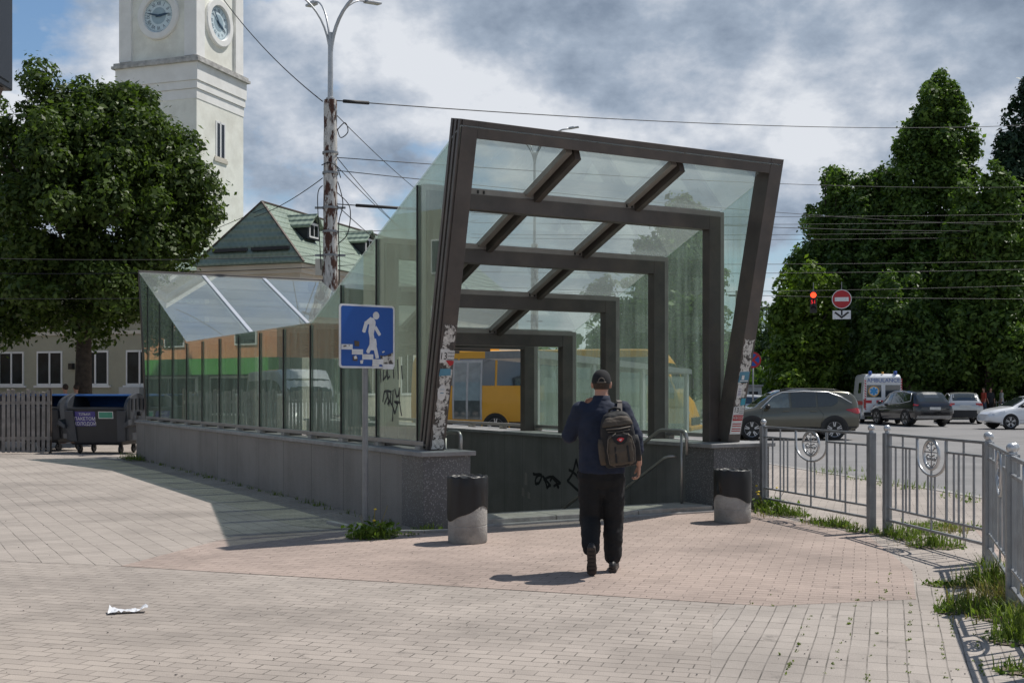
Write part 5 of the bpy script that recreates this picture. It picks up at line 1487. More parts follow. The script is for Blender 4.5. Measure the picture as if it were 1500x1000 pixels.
    for sg in (1, -1):
        for poly in ([(.0, .99, 1.36), (.3, .985, 1.33), (.55, .98, 1.2), (.9, .97, 1.0)], [(-.95, 1.02, 1.37), (-.08, .99, 1.37)]):
            mb = MB(); side_patch(c, mb, poly, sg, .008); obj('side_window', mb, 'car_glass', t)
        mb = MB(); mb.ball((.8, sg * .98, 1.02), (.09, .12, .085)); obj('mirror', mb, 'black_plastic', t, True)
        mb = MB()
        for ln in ([(.95, .4), (.98, .92)], [(-.02, .4), (-.02, .97)], [(.98, .4), (-.9, .38)]): seam(c, mb, ln, sg)
        obj('door_seam', mb, 'gasket', t)
        mb = MB(); side_patch(c, mb, [(1.5, .74, .82), (1.8, .66, .76), (2.0, .6, .68)], sg, .01); obj('headlight', mb, 'lamp_clear', t)
        for x in (.15, -.75):
            mb = MB(); p = c.side(x, .88, .02); mb.bar((x - .1, p[1] * sg, .88), (x + .1, p[1] * sg, .88), .03, .03); obj('door_handle', mb, 'car_white', t)
    mb = MB(); end_patch(c, mb, [(1.08, .62), (.85, .60), (.6, .58), (.36, .56)]); obj('windscreen', mb, 'car_glass', t)
    # small distant cars, seen in slivers
    for px, D, paint, lab, rz in ((1120, 66, 'car_blue', 'distant dark car with a pale roof line beyond the olive SUV bonnet', 180), (1333, 74, 'car_white', 'distant white car glimpsed between the black SUV and silver car', 80), (1085, 62, 'car_silver', 'distant silver car behind the right leg of the canopy', 170)):
        c2 = Car([(-2.1, .45, .85, .98, .75, .70, .6), (-1.9, .3, .95, 1.15, .84, .78, .66), (-1.5, .28, .98, 1.38, .87, .81, .64), (-.5, .24, .95, 1.48, .88, .82, .61), (.3, .24, .93, 1.42, .88, .82, .61), (1.15, .24, .90, .98, .88, .8, .72), (1.95, .30, .72, .80, .8, .66, .54), (2.1, .36, .58, .66, .6, .5, .4)])
        x, y = at(px, D); t = thing('parked_car', lab, 'car', (x, y, -0.085), R(rz)); common(c2, t, paint, (-1.3, 1.28), .33, .21, .88, clad=False)
        for sg in (1, -1):
            for poly in ([(.0, .99, 1.36), (.3, .985, 1.33), (.9, .97, 1.0)], [(-1.3, 1.02, 1.3), (-.08, .99, 1.37)]):
                mb = MB(); side_patch(c2, mb, poly, sg, .008); obj('side_window', mb, 'car_glass', t)
        mb = MB(); end_patch(c2, mb, [(1.08, .62), (.6, .58), (.36, .56)]); obj('windscreen', mb, 'car_glass', t)
make_others()

def make_ambulance():
    x, y = at(1281, 62)
    t = thing('ambulance', 'white ambulance van with red striped rear doors and blue star', 'ambulance', (x, y, -0.085), R(81))
    c = Car([(-2.95, .50, 1.2, 2.30, .92, .92, .80), (-2.90, .42, 1.25, 2.46, .99, .97, .86), (-2.6, .36, 1.3, 2.55, 1.0, .985, .88), (-1.0, .34, 1.3, 2.58, 1.0, .985, .88), (.9, .34, 1.3, 2.55, 1.0, .985, .86), (1.4, .34, 1.28, 2.35, 1.0, .97, .82), (2.1, .34, 1.22, 1.55, 1.0, .95, .8), (2.5, .36, 1.1, 1.22, .97, .88, .74), (2.85, .42, .85, .98, .88, .78, .64), (2.95, .5, .7, .8, .7, .6, .5)])
    common(c, t, 'car_white', (-1.75, 1.85), .36, .23, 1.0, clad=False)
    X = -2.955
    fn = lambda a, b: (X - .012, -a, b)     # a to the right seen from behind, b up
    fn2 = lambda a, b: (X - .018, -a, b)
    fn3 = lambda a, b: (X - .024, -a, b)
    def face(nm, polys, m, f=fn): mb = MB(); flat_polys(mb, polys, f); return obj(nm, mb, m, t)
    for sg in (-1, 1):
        a0, a1 = (-.90, -.015) if sg < 0 else (.015, .90)
        mb = MB(); mb.box(X - .008, X + .2, -a1, -a0, .62, 2.28); d = obj('rear_door', mb, 'car_white', t, bevel=.012)
        mb = MB(); flat_polys(mb, [[(a0 + .08, 1.35), (a1 - .08, 1.35), (a1 - .08, 1.98), (a0 + .08, 1.98)]], fn); obj('rear_window', mb, 'car_glass', d)
        mb = MB(); polys = []
        for k in range(12):
            z = .75 + k * .13; w0, w1 = (-.93, -.84) if sg < 0 else (.84, .93); s_ = .06 * sg
            polys.append([(w0, z), (w1, z + s_), (w1, z + s_ + .065), (w0, z + .065)])
        flat_polys(mb, polys, fn2); obj('hazard_stripe', mb, 'red_stripe', d)
        mb = MB(); flat_polys(mb, [[(a0, 1.05), (a1, 1.05), (a1, 1.2), (a0, 1.2)]], fn2); obj('red_band', mb, 'red_stripe', d)
        mb = MB(); flat_polys(mb, [[(a0 + .33, 1.04), (a1 - .33, 1.04), (a1 - .33, 1.21), (a0 + .33, 1.21)]], fn3); obj('white_band', mb, 'car_white', d)
        mb = MB(); mb.box(X - .02, X + .1, sg * .86, sg * .97, .80, 1.25) if sg > 0 else mb.box(X - .02, X + .1, -.97, -.86, .80, 1.25); obj('tail_light', mb, 'tail_red', t, bevel=.01)
    mb = MB(); flat_polys(mb, [ellipse(-.47, 1.66, .27, .27, 28)], fn2); e = obj('emblem', mb, 'orange', t)
    mb = MB(); flat_polys(mb, [ellipse(-.47, 1.66, .225, .225, 28)], fn3); obj('emblem_field', mb, 'sign_white', e)
    mb = MB()
    for k in range(3):
        a = k * PI / 3; q = [(-.055, -.2), (.055, -.2), (.055, .2), (-.055, .2)]
        flat_polys(mb, [[(-.47 + p * math.cos(a) - r_ * math.sin(a), 1.66 + p * math.sin(a) + r_ * math.cos(a)) for p, r_ in q]], lambda a_, b_: (X - .030 - .002 * k, -a_, b_))
    obj('emblem_star', mb, 'star_blue', e)
    mb = MB(); mb.box(X - .03, X + .05, -.85, .85, 2.06, 2.36); h = obj('header', mb, 'sign_white', t, bevel=.01)
    mb = MB(); text_on(mb, 'AMBULANCE', lambda a, b: (X - .036, -a, b), .27, 0, 2.205, sx=1.02); obj('lettering', mb, 'sign_blue', h)
    for a in (-.62, .62):
        mb = MB(); mb.lathe([(.09, 0), (.09, .14), (.06, .19)], 12, (-2.75, -a, 2.50)); obj('beacon', mb, 'beacon', t, True)
    mb = MB(); mb.lathe([(.05, 0), (.05, .1)], 10, (-2.75, 0, 2.55)); obj('roof_lamp', mb, 'orange', t, True)
    mb = MB(); mb.box(X - .08, X + .1, -.95, .95, .42, .58); obj('bumper', mb, 'cladding', t, bevel=.02)
    for sg in (1, -1):
        mb = MB(); side_patch(c, mb, [(-1.9, 1.55, 2.1), (-.9, 1.55, 2.1)], sg, .01); obj('side_window', mb, 'car_glass', t)
        mb = MB(); side_patch(c, mb, [(.9, 1.4, 2.1), (1.3, 1.4, 2.05), (1.9, 1.35, 1.55)], sg, .01); obj('cab_window', mb, 'car_glass', t)
        mb = MB(); side_patch(c, mb, [(-2.8, .95, 1.15), (1.5, .95, 1.15)], sg, .01, 14); obj('red_band', mb, 'red_stripe', t)
    mb = MB(); end_patch(c, mb, [(2.05, .72), (1.8, .74), (1.5, .76)]); obj('windscreen', mb, 'car_glass', t)
make_ambulance()

def make_bus():
    # faces right (+x), its near flank towards the canopy
    D = 38.5; x1 = at(1032, D)[0]
    t = thing('city_bus', 'yellow city bus facing right behind the glass canopy', 'bus', (x1 - .25, D + .3, -0.085), R(-19))
    c = Car([(-9.9, .5, 1.8, 2.75, 1.05, 1.03, .9), (-9.8, .42, 1.8, 3.0, 1.12, 1.09, .98), (-9.3, .38, 1.82, 3.08, 1.13, 1.10, 1.0), (-4, .36, 1.82, 3.10, 1.13, 1.10, 1.0), (-1.6, .36, 1.82, 3.08, 1.13, 1.10, 1.0), (-1.15, .36, 1.78, 3.0, 1.12, 1.08, .97), (-.75, .36, 1.6, 2.45, 1.10, 1.06, .96), (-.40, .36, 1.38, 1.58, 1.09, 1.03, .95), (-.12, .38, 1.05, 1.22, 1.05, .98, .9), (0, .45, .7, .85, .9, .85, .8)])
    common(c, t, 'bus_yellow', (-6.7, -1.9), .44, .26, 1.13, clad=False)
    for sg in (1, -1):
        xs = [-9.5, -8.1, -6.7, -5.3, -3.9, -2.5, -1.25]
        for a, b in zip(xs[:-1], xs[1:]):
            mb = MB(); side_patch(c, mb, [(a + .04, 1.86, 2.80), (b - .04, 1.86, 2.80)], sg, .012, 3); obj('side_window', mb, 'car_glass', t)
        mb = MB(); side_patch(c, mb, [(-1.2, 1.5, 2.75), (-1.0, 1.48, 2.6), (-.75, 1.45, 2.2), (-.52, 1.42, 1.7)], sg, .012, 4); obj('cab_window', mb, 'car_glass', t)
        mb = MB(); side_patch(c, mb, [(-9.8, .40, .62), (-.2, .40, .62)], sg, .014, 20); obj('skirt_band', mb, 'cladding', t)
        mb = MB(); side_patch(c, mb, [(-5.6, .95, 1.35), (-4.6, .95, 1.35)], sg, .014, 3); obj('vent_panel', mb, 'cladding', t)
    # doors on the near side
    for a in (-7.75, -3.4):
        mb = MB(); side_patch(c, mb, [(a - .55, .5, 2.75), (a + .55, .5, 2.75)], -1, .02, 3); d = obj('door', mb, 'grey_panel', t)
        mb = MB(); side_patch(c, mb, [(a - .48, .7, 2.65), (a - .04, .7, 2.65)], -1, .026, 3); side_patch(c, mb, [(a + .04, .7, 2.65), (a + .48, .7, 2.65)], -1, .026, 3); obj('door_pane', mb, 'car_glass_light', d)
    mb = MB(); end_patch(c, mb, [(-.42, .9), (-.6, .94), (-.8, .95), (-1.12, .95)], .014); obj('windscreen', mb, 'car_glass', t)
    mb = MB(); mb.box(-.12, .03, -.8, .8, .55, .80); obj('grille', mb, 'cladding', t, bevel=.02)
    for sg in (1, -1):
        mb = MB(); mb.ball((-.16, sg * .82, .95), (.12, .16, .12)); obj('headlight', mb, 'lamp_clear', t, True)
        mb = MB(); mb.tube([(-.75, sg * 1.1, 2.5), (-.4, sg * 1.32, 2.4), (-.35, sg * 1.34, 2.1)], .03, 6); mb.box(-.42, -.3, sg * 1.34 - .09, sg * 1.34 + .09, 1.75, 2.1); obj('mirror', mb, 'black_plastic', t)
    mb = MB(); mb.box(-.3, .06, -1.05, 1.05, .36, .52); obj('bumper', mb, 'bus_yellow', t, bevel=.04)
    mb = MB(); mb.box(-8.6, -7.2, -.7, .7, 3.05, 3.24); obj('roof_hatch', mb, 'bus_yellow', t, bevel=.05)
make_bus()

def make_van():
    t = thing('white_van', 'white delivery van by the orange shop, mirrored in the canopy glass', 'van', (-17.6, 31.0, 0.0), R(-60))
    c = Car([(-2.6, .4, 1.1, 2.0, .95, .93, .8), (-2.4, .34, 1.15, 2.25, .97, .95, .84), (.6, .34, 1.15, 2.28, .97, .95, .84), (1.1, .34, 1.12, 2.05, .97, .93, .8), (1.8, .34, 1.06, 1.3, .96, .9, .76), (2.4, .4, .8, .95, .86, .76, .62), (2.55, .5, .66, .75, .7, .6, .5)])
    common(c, t, 'car_white', (-1.6, 1.6), .34, .22, .97, clad=False)
    for sg in (1, -1):
        mb = MB(); side_patch(c, mb, [(.5, 1.25, 1.95), (1.0, 1.25, 1.85), (1.6, 1.2, 1.35)], sg, .01); obj('cab_window', mb, 'car_glass', t)
        mb = MB(); side_patch(c, mb, [(-2.2, 1.25, 1.9), (.3, 1.25, 1.95)], sg, .01); obj('side_window', mb, 'car_glass', t)
    mb = MB(); end_patch(c, mb, [(1.75, .68), (1.5, .70), (1.2, .72)]); obj('windscreen', mb, 'car_glass', t)
make_van()

# ------------------------------------------------------------------ the walking man
def make_person():
    root = thing('person', 'man walking away in navy shirt, black trousers and black cap', 'person', ((881 - 750) / 1700 * 10.25, 10.25, 0.006), R(-4))
    b = MB()
    # trunk, neck, head
    def ell(z, rx, ry, cx=0, cy=0, n=22): return [(cx + rx * math.cos(2 * PI * k / n), cy + ry * math.sin(2 * PI * k / n), z) for k in range(n)]
    b.loft([ell(.80, .12, .10), ell(.90, .16, .115), ell(1.05, .15, .10), ell(1.2, .165, .11), ell(1.36, .18, .11), ell(1.44, .15, .085), ell(1.49, .07, .065, 0, .01)])
    b.cone((0, .0, 1.44), .064, (0, .02, 1.58), .060)
    b.ball((0, .035, 1.665), (.077, .097, .105), 20, 14)
    b.ball((0, .06, 1.60), (.060, .075, .065), 16, 10)
    b.ball((0, .135, 1.645), (.014, .026, .028))          # nose
    b.ball((0, .118, 1.585), (.026, .018, .012)); b.ball((0, .115, 1.557), (.025, .022, .018))   # mouth, chin
    for sg in (1, -1):
        b.ball((sg * .034, .118, 1.69), (.022, .018, .008)); b.ball((sg * .045, .105, 1.63), (.02, .02, .02))
        b.ball((sg * .080, .03, 1.645), (.012, .024, .034)); b.ball((sg * .084, .018, 1.650), (.010, .012, .026))
    # right arm hanging, palm turned in
    b.cone((.185, .0, 1.43), .056, (.300, -.02, 1.18), .044); b.cone((.300, -.02, 1.18), .043, (.330, .02, .95), .028)
    def hand(w, d, side, curl, thumb):
        """w wrist, d direction of the palm, side = across the knuckles (index to little), curl = palm normal"""
        w = Vector(w); d = Vector(d).normalized(); side = Vector(side).normalized(); curl = Vector(curl).normalized()
        pm = w + d * .05
        for k in (-1.2, -.4, .4, 1.2): b.cone(w + side * .008 * k + d * .01, .016, w + d * .085 + side * .019 * k, .0125, 10)
        for k, L in ((-1.5, .072), (-.5, .082), (.5, .076), (1.5, .060)):
            p = w + d * .088 + side * .0195 * k; dd = (d + curl * .35).normalized(); p1 = p + dd * L * .42
            dd = (d * .55 + curl).normalized(); p2 = p1 + dd * L * .33; dd = (curl - d * .15).normalized(); p3 = p2 + dd * L * .27
            b.cone(p, .0098, p1, .009, 8); b.cone(p1, .009, p2, .0083, 8); b.cone(p2, .0083, p3, .0072, 8)
        p = w + d * .028 - side * .022; q = p + (d * .7 - side * .55 + curl * .3).normalized() * .042; r_ = q + (d * .9 + curl * .45 - side * .05).normalized() * .034
        b.cone(p, .015, q, .0115, 10); b.cone(q, .0112, r_, .0085, 8)
    hand((.330, .02, .945), (-.02, .10, -1), (.10, -1, -.1), (-1, -.15, .1), 1)
    # left arm raised to the face
    b.cone((-.185, .0, 1.43), .056, (-.285, .075, 1.19), .044); b.cone((-.285, .075, 1.19), .043, (-.150, .17, 1.40), .028)
    hand((-.148, .172, 1.405), (.28, -.1, 1), (-.6, -.7, .1), (.8, -.6, .0), 1)
    # legs
    b.cone((.095, 0, .88), .088, (.105, .06, .47), .056); b.cone((.105, .06, .47), .056, (.098, .03, .10), .040); b.cone((.098, -.005, .05), .034, (.108, .20, .03), .028)
    b.cone((-.095, 0, .88), .088, (-.098, .04, .46), .056); b.cone((-.098, .04, .46), .056, (-.088, -.25, .22), .040); b.cone((-.088, -.29, .19), .034, (-.085, -.20, .035), .028)
    organic('body', b, 'skin', root, 0.0055, 3)
    root.children[0].name = 'body'
    # shirt
    s = MB()
    s.loft([ell(.865, .205, .140), ell(.93, .205, .142), ell(1.05, .200, .138), ell(1.20, .205, .138), ell(1.33, .215, .135), ell(1.41, .200, .118), ell(1.46, .150, .095), ell(1.50, .090, .080, 0, .01), ell(1.525, .076, .074, 0, .015)])
    s.cone((.185, .0, 1.425), .080, (.302, -.02, 1.18), .066); s.cone((.302, -.02, 1.18), .066, (.318, .0, 1.075), .057)
    s.cone((-.185, .0, 1.425), .080, (-.287, .075, 1.19), .070); s.cone((-.287, .075, 1.19), .068, (-.165, .16, 1.37), .052)
    organic('shirt', s, 'shirt', root, 0.009, 5, 0.007, 11.0)
    c = MB(); c.loft([ell(1.515, .080, .078, 0, .012), ell(1.548, .072, .072, 0, .015), ell(1.552, .062, .062, 0, .015)], caps=False); obj('collar', c, 'shirt', root, True)
    # trousers
    p = MB()
    p.loft([ell(.74, .150, .10), ell(.80, .190, .122), ell(.88, .198, .134), ell(.94, .190, .130)]); p.ball((0, 0, .74), (.07, .09, .10))
    p.cone((.098, .0, .84), .112, (.106, .05, .47), .094); p.cone((.106, .05, .47), .094, (.100, .03, .13), .078)
    p.cone((-.098, .0, .84), .112, (-.100, .035, .46), .096); p.cone((-.100, .035, .46), .096, (-.090, -.215, .245), .080)
    organic('trousers', p, 'trousers', root, 0.009, 5, 0.010, 9.0)
    # shoes
    def shoe(heel, toe, up):
        heel = Vector(heel); toe = Vector(toe); up = Vector(up).normalized(); d = (toe - heel).normalized(); sd = d.cross(up).normalized(); L = (toe - heel).length
        m = MB()
        for t, w_, h in ((.08, .036, .075), (.3, .038, .07), (.55, .042, .052), (.8, .046, .042), (.95, .036, .032)):
            q = heel + d * L * t + up * h * .5
            m.ball(q, .001, 4, 3); n0 = len(m.v)
            m.ball((0, 0, 0), 1.0, 14, 8)
            m.xform(lambda x, y, z, q=q, w_=w_, h=h: q + sd * x * w_ + d * y * L * .22 + up * z * h * .62, n0)
        sh = organic('shoe', m, 'shoe', root, 0.006, 4)
        m = MB(); prof = [(-.02, .034), (.06, .040), (.16, .036), (.24, .045), (.30, .040), (.325, .018)]
        k = L / .30; pts = [(a * k, w_) for a, w_ in prof] + [(a * k, -w_) for a, w_ in prof[::-1]]
        m.prism(pts, lambda a, w_, q: heel + d * a + sd * w_ + up * q, -.014, .016); so = obj('sole', m, 'sole', sh, bevel=.004)
        m = MB()
        for i in range(6):
            a = (.02 + .045 * i) * k; m.prism([(a, -.026), (a + .018 * k, -.026), (a + .018 * k, .026), (a, .026)], lambda x, w_, q: heel + d * x + sd * w_ + up * q, -.019, -.013)
        obj('tread', m, 'shoe', so)
    shoe((.097, -.05, .020), (.120, .245, .020), (0, 0, 1))
    shoe((-.088, -.335, .245), (-.084, -.235, -.0 + .022), (.02, .9, .42))
    # cap and hair
    h = MB(); n = 20
    rings = []
    for a in np.linspace(-.62, .30, 7):
        rings.append([(.0795 * math.cos(a) * math.cos(t), .035 + .1005 * math.cos(a) * math.sin(t), 1.668 + .107 * math.sin(a)) for t in np.linspace(PI - .1, 2 * PI + .1, 22)])
    h.loft(rings, closed_ring=False, caps=False); obj('hair', h, 'hair', root, True)
    h = MB(); rings = []
    for a in np.linspace(.12, PI / 2 - .02, 9):
        rings.append([(.0865 * math.cos(a) ** .8 * math.cos(t), .033 + .107 * math.cos(a) ** .8 * math.sin(t), 1.665 + .116 * math.sin(a) + (.0) ) for t in np.linspace(0, 2 * PI, 28, endpoint=False)])
    rings.insert(0, [(x * .985, (y - .033) * .985 + .033, z - .02) for x, y, z in rings[0]])
    h.loft(rings); cp = obj('cap', h, 'cap_black', root, True, angle=50)
    h = MB(); top = [(.07 * math.cos(t), .09 + .125 * math.sin(t), 1.675 - .02 * math.sin(t)) for t in np.linspace(0, PI, 14)]
    h.prism([(p_[0], p_[1]) for p_ in top], lambda a, q, d: (a, q, 1.672 - (q - .09) * .25 + d), 0, .006); obj('brim', h, 'cap_black', cp, True, angle=30)
    h = MB(); h.ball((0, .033, 1.783), (.008, .008, .005)); obj('button', h, 'cap_black', cp, True)
    h = MB(); h.tube([(.028 * math.cos(t), .033 - .1065 + .004, 1.672 + .034 * math.sin(t)) for t in np.linspace(0, PI, 10)], .005, 6); h.tube([(-.04, -.068, 1.668), (0, -.0755, 1.667), (.04, -.068, 1.668)], .007, 6); obj('back_strap', h, 'zip', cp, True)
    return root
make_person()

def make_backpack():
    px, py = (881 - 750) / 1700 * 10.25, 10.25
    b = thing('backpack', 'olive brown backpack with black panels slung on the walking man right shoulder', 'backpack', (px + .125, py - .235, 1.19), R(-6))
    b.rotation_euler = (R(4), R(-7), R(2))
    def sup(z, w, d, cy=0, n=28, e=.55):
        out = []
        for k in range(n):
            t = 2 * PI * k / n; c_, s_ = math.cos(t), math.sin(t)
            out.append((w * math.copysign(abs(c_) ** e, c_), cy + d * math.copysign(abs(s_) ** e, s_), z))
        return out
    m = MB(); m.loft([sup(-.245, .105, .065), sup(-.235, .135, .085), sup(-.18, .152, .10), sup(-.05, .152, .10), sup(.08, .145, .095), sup(.16, .128, .085), sup(.21, .10, .065, .01), sup(.232, .06, .035, .02)])
    bag = organic('bag', m, 'pack_black', b, .008, 3, .004, 14)
    m = MB(); m.loft([sup(.115, .136, .045, -.058), sup(.15, .125, .04, -.055), sup(.185, .10, .032, -.045), sup(.20, .07, .02, -.035)]); organic('top_pocket', m, 'pack_olive', b, .007, 3, .004, 16)
    m = MB(); m.loft([sup(-.215, .085, .05, -.085), sup(-.2, .105, .06, -.09), sup(-.1, .112, .065, -.095), sup(0, .108, .06, -.09), sup(.045, .085, .05, -.08), sup(.06, .05, .03, -.07)]); fp = organic('front_pocket', m, 'pack_olive', b, .007, 3, .004, 15)
    # black insert with the red emblem
    m = MB(); poly = [(-.075, .045), (.075, .045), (.055, -.01), (.03, -.035), (-.03, -.035), (-.055, -.01)]
    m.prism(poly, lambda a, q, d: (a, -.146 - d + .25 * max(0, q), q), 0, .01); i_ = obj('black_insert', m, 'pack_black', fp, bevel=.004)
    m = MB(); m.prism([(-.032, .010), (-.012, .022), (.012, .022), (.034, .012), (.008, -.012), (-.006, -.012)], lambda a, q, d: (a, -.158 - d + .12 * max(0, q), q), 0, .003); e = obj('emblem', m, 'red_stripe', i_)
    m = MB(); m.prism([(-.012, .003), (.012, .003), (.012, .009), (-.012, .009)], lambda a, q, d: (a, -.1615 - d + .12 * max(0, q), q), 0, .002); m.prism([(-.003, -.004), (.003, -.004), (.003, .002), (-.003, .002)], lambda a, q, d: (a, -.1615 - d + .12 * max(0, q), q), 0, .002); obj('cross', m, 'paper_white', e)
    for sg in (1, -1):
        m = MB(); m.tube([(sg * .03, -.135, .06), (sg * .098, -.128, .02), (sg * .118, -.125, -.08), (sg * .108, -.118, -.20), (sg * .06, -.11, -.225)], .005, 6); obj('piping', m, 'zip', b, True)
        m = MB(); m.loft([sup(-.21, .03, .05), sup(-.15, .036, .065), sup(-.04, .034, .06), sup(.01, .026, .045)]); m.xform(lambda x, y, z, sg=sg: (x + sg * .145, y - .01, z)); obj('side_pocket', m, 'pack_olive' if sg < 0 else 'pack_black', b, True)
        m = MB(); m.prism([(sg * .055 - .008, -.19), (sg * .055 + .008, -.19), (sg * .052 + .008, -.05), (sg * .052 - .008, -.05)], lambda a, q, d: (a, -.152 - d, q), 0, .008); obj('dark_stripe', m, 'pack_black', fp)
    m = MB(); m.tube([(-.105, -.105, .10), (0, -.118, .095), (.105, -.105, .10)], .006, 6); m.tube([(-.095, -.10, .075), (0, -.115, .07), (.095, -.10, .075)], .004, 6); obj('zipper', m, 'zip', b, True)
    m = MB(); m.tube([(-.05, .02, .215), (-.045, .015, .25), (0, .01, .265), (.045, .015, .25), (.05, .02, .215)], .011, 8); obj('handle', m, 'pack_black', b, True)
    m = MB(); m.prism([(0, 0)] * 0 or [(.015, .20), (.065, .20), (.085, .285), (.045, .29)], lambda a, q, d: (a, .04 + d + (q - .2) * .9, q), 0, .008); m.prism([(.045, .29), (.085, .285), (.09, .30), (.05, .305)], lambda a, q, d: (a, .13 + d * 14, q), 0, .008); obj('shoulder_strap', m, 'strap', b)
    m = MB(); m.tube([(.07, .245, .30), (.09, .30, .20), (.10, .30, .05), (.12, .24, -.08), (.13, .08, -.18)], .018, 6); obj('front_strap', m, 'pack_black', b, True)
make_backpack()

# ------------------------------------------------------------------ underground crossing sign
def make_crossing_sign():
    s = thing('crossing_sign', 'blue square sign of a person walking down steps, on a grey pole', 'sign', (-1.65, 13.2, 0), R(37))
    mb = MB(); mb.tube([(0, 0.04, -.05), (0, 0.04, 2.5)], .034, 14); obj('pole', mb, 'zinc', s, True, angle=40)
    mb = MB(); mb.box(-.05, .05, -.001, .08, 1.98, 2.03); mb.box(-.05, .05, -.001, .08, 2.40, 2.45); obj('clamp', mb, 'zinc', s)
    H = .36; z0 = 2.215
    def rr(h, r, n=6):
        out = []
        for cx, cy, a0 in ((h - r, h - r, 0), (-h + r, h - r, PI / 2), (-h + r, -h + r, PI), (h - r, -h + r, 1.5 * PI)):
            out += [(cx + r * math.cos(a0 + PI / 2 * i / n), cy + r * math.sin(a0 + PI / 2 * i / n)) for i in range(n + 1)]
        return out
    mb = MB(); mb.prism(rr(H, .04), lambda a, b, d: (a, -d, z0 + b), .0, .012); pl = obj('plate', mb, 'sign_white', s)
    mb = MB(); mb.prism(rr(H - .022, .025), lambda a, b, d: (a, -d, z0 + b), .012, .0135); obj('blue_field', mb, 'sign_blue', pl)
    # drawing measured on the plate: a,b in 0..1
    fn = lambda a, b: (-H + a * 2 * H, -.0145, z0 + H - b * 2 * H)
    P = []
    P.append(ellipse(.655, .165, .058, .062, 18))
    P.append([(.555, .20), (.61, .205), (.645, .26), (.64, .34), (.61, .46), (.625, .53), (.54, .54), (.515, .42), (.53, .31), (.50, .30)])
    P += stroke2d([(.56, .225), (.475, .29), (.435, .41)], .062); P += [ellipse(.435, .412, .031, .031, 12)]
    P += stroke2d([(.645, .36), (.71, .455)], .055); P += [ellipse(.71, .455, .028, .028, 12)]
    P.append([(.535, .535), (.65, .53), (.665, .62), (.645, .715), (.53, .715)])
    P += stroke2d([(.55, .66), (.51, .73)], .065); P += [ellipse(.508, .733, .032, .032, 12)]
    P += stroke2d([(.635, .68), (.67, .82)], .062)
    for i in range(5):
        x = .03 + .185 * i; y = .63 + .075 * i; P.append([(x, y), (x + .20, y), (x + .20, y + .082), (x, y + .082)])
    mb = MB()
    for i, q in enumerate(P): mb.add([(fn(a, b)[0], -.0145 - .0004 * i, fn(a, b)[2]) for a, b in q], [tuple(range(len(q)))])
    obj('walking_figure', mb, 'sign_white', pl)
    mb = MB(); rq = random.Random(2)
    poly = [(.72, .79), (.78, .80), (.84, .79), (.90, .77), (.965, .74), (.97, .84), (.965, .965), (.80, .965), (.73, .93), (.74, .86)]
    mb.prism(poly, lambda a, b, d: (fn(a, b)[0], -d, fn(a, b)[2]), .018, .0195); obj('torn_sticker', mb, 'paper', pl)
    for q in ([(.26, .57), (.35, .58), (.345, .66), (.265, .655)], [(.23, .81), (.32, .82), (.315, .89), (.235, .885)]):
        mb = MB(); mb.prism(q, lambda a, b, d: (fn(a, b)[0], -d, fn(a, b)[2]), .018, .019); st = obj('dark_sticker', mb, 'panel_brown', pl)
    mb = MB()
    for q in ([(.25, .82), (.29, .80), (.31, .85), (.26, .86)], [(.36, .88), (.42, .87), (.41, .93), (.37, .93)], [(.58, .935), (.71, .94), (.70, .97), (.58, .965)], [(.76, .735), (.80, .72), (.81, .735), (.77, .755)]): mb.prism(q, lambda a, b, d: (fn(a, b)[0], -d, fn(a, b)[2]), .0195, .0205)
    obj('sticker_scrap', mb, 'paper_white', pl)
    mb = MB(); mb.add([(fn(a, b)[0], -.021, fn(a, b)[2]) for a, b in ((.06, .66), (.10, .645), (.13, .66), (.07, .675))], [(0, 1, 2, 3)]); mb.add([(fn(a, b)[0], -.021, fn(a, b)[2]) for a, b in ((.15, .645), (.18, .64), (.17, .66))], [(0, 1, 2)]); obj('red_scratch', mb, 'panel_brown', pl)
make_crossing_sign()

# ------------------------------------------------------------------ litter bins
def make_bin(label, loc, h, r, seed):
    b = thing('litter_bin', label, 'bin', loc, random.uniform(0, 6), 'concrete litter bins at the stairs')
    mb = MB(); mb.lathe([(r * .96, 0), (r, .015), (r, h * .26), (r * .985, h * .265), (r * .985, h * .275), (r, h * .28), (r, h - .01), (r * .97, h), (r * .86, h), (r * .85, h - .03), (r * .84, .1), (.001, .1)], 36, caps=False); obj('concrete_shell', mb, 'concrete', b, True, angle=35)
    # bin liner folded over the rim, hem hanging unevenly
    rr = random.Random(seed); n = 48; ph = [rr.uniform(0, 6.28) for _ in range(5)]
    def wob(t, k): return sum(math.sin((i + 2) * t * (1 + k) + ph[i]) for i in range(5)) * .25
    mb = MB(); rings = []
    prof = [(.80, -.25), (.83, -.05), (.90, .012), (.985, .018), (1.02, 0), (1.022, -.10), (1.018, -.22), (1.02, -.30), (1.012, -1.0)]
    for q, (a, z) in enumerate(prof):
        ring = []
        for k in range(n):
            t = 2 * PI * k / n; hem = -.36 - .05 * math.sin(t + ph[0]) - .035 * math.sin(2 * t + ph[1]) - .012 * math.sin(5 * t)
            zz = hem if z == -1.0 else (z if z > -.2 else z * (1 if z > -.28 or q == 0 else hem / -.36 * .93))
            rad = r * a + (.004 * wob(t, .3 * q) if q not in (3,) else .002 * wob(t, q)) + (.008 * math.sin(11 * t + ph[2]) if q in (2, 3) else 0) + .004
            if q in (2, 3): zz += .006 * math.sin(13 * t + ph[3])
            ring.append((rad * math.cos(t), rad * math.sin(t), h + zz))
        rings.append(ring)
    mb.loft(rings, caps=False); obj('bin_liner', mb, 'bag', b, True)
    return b
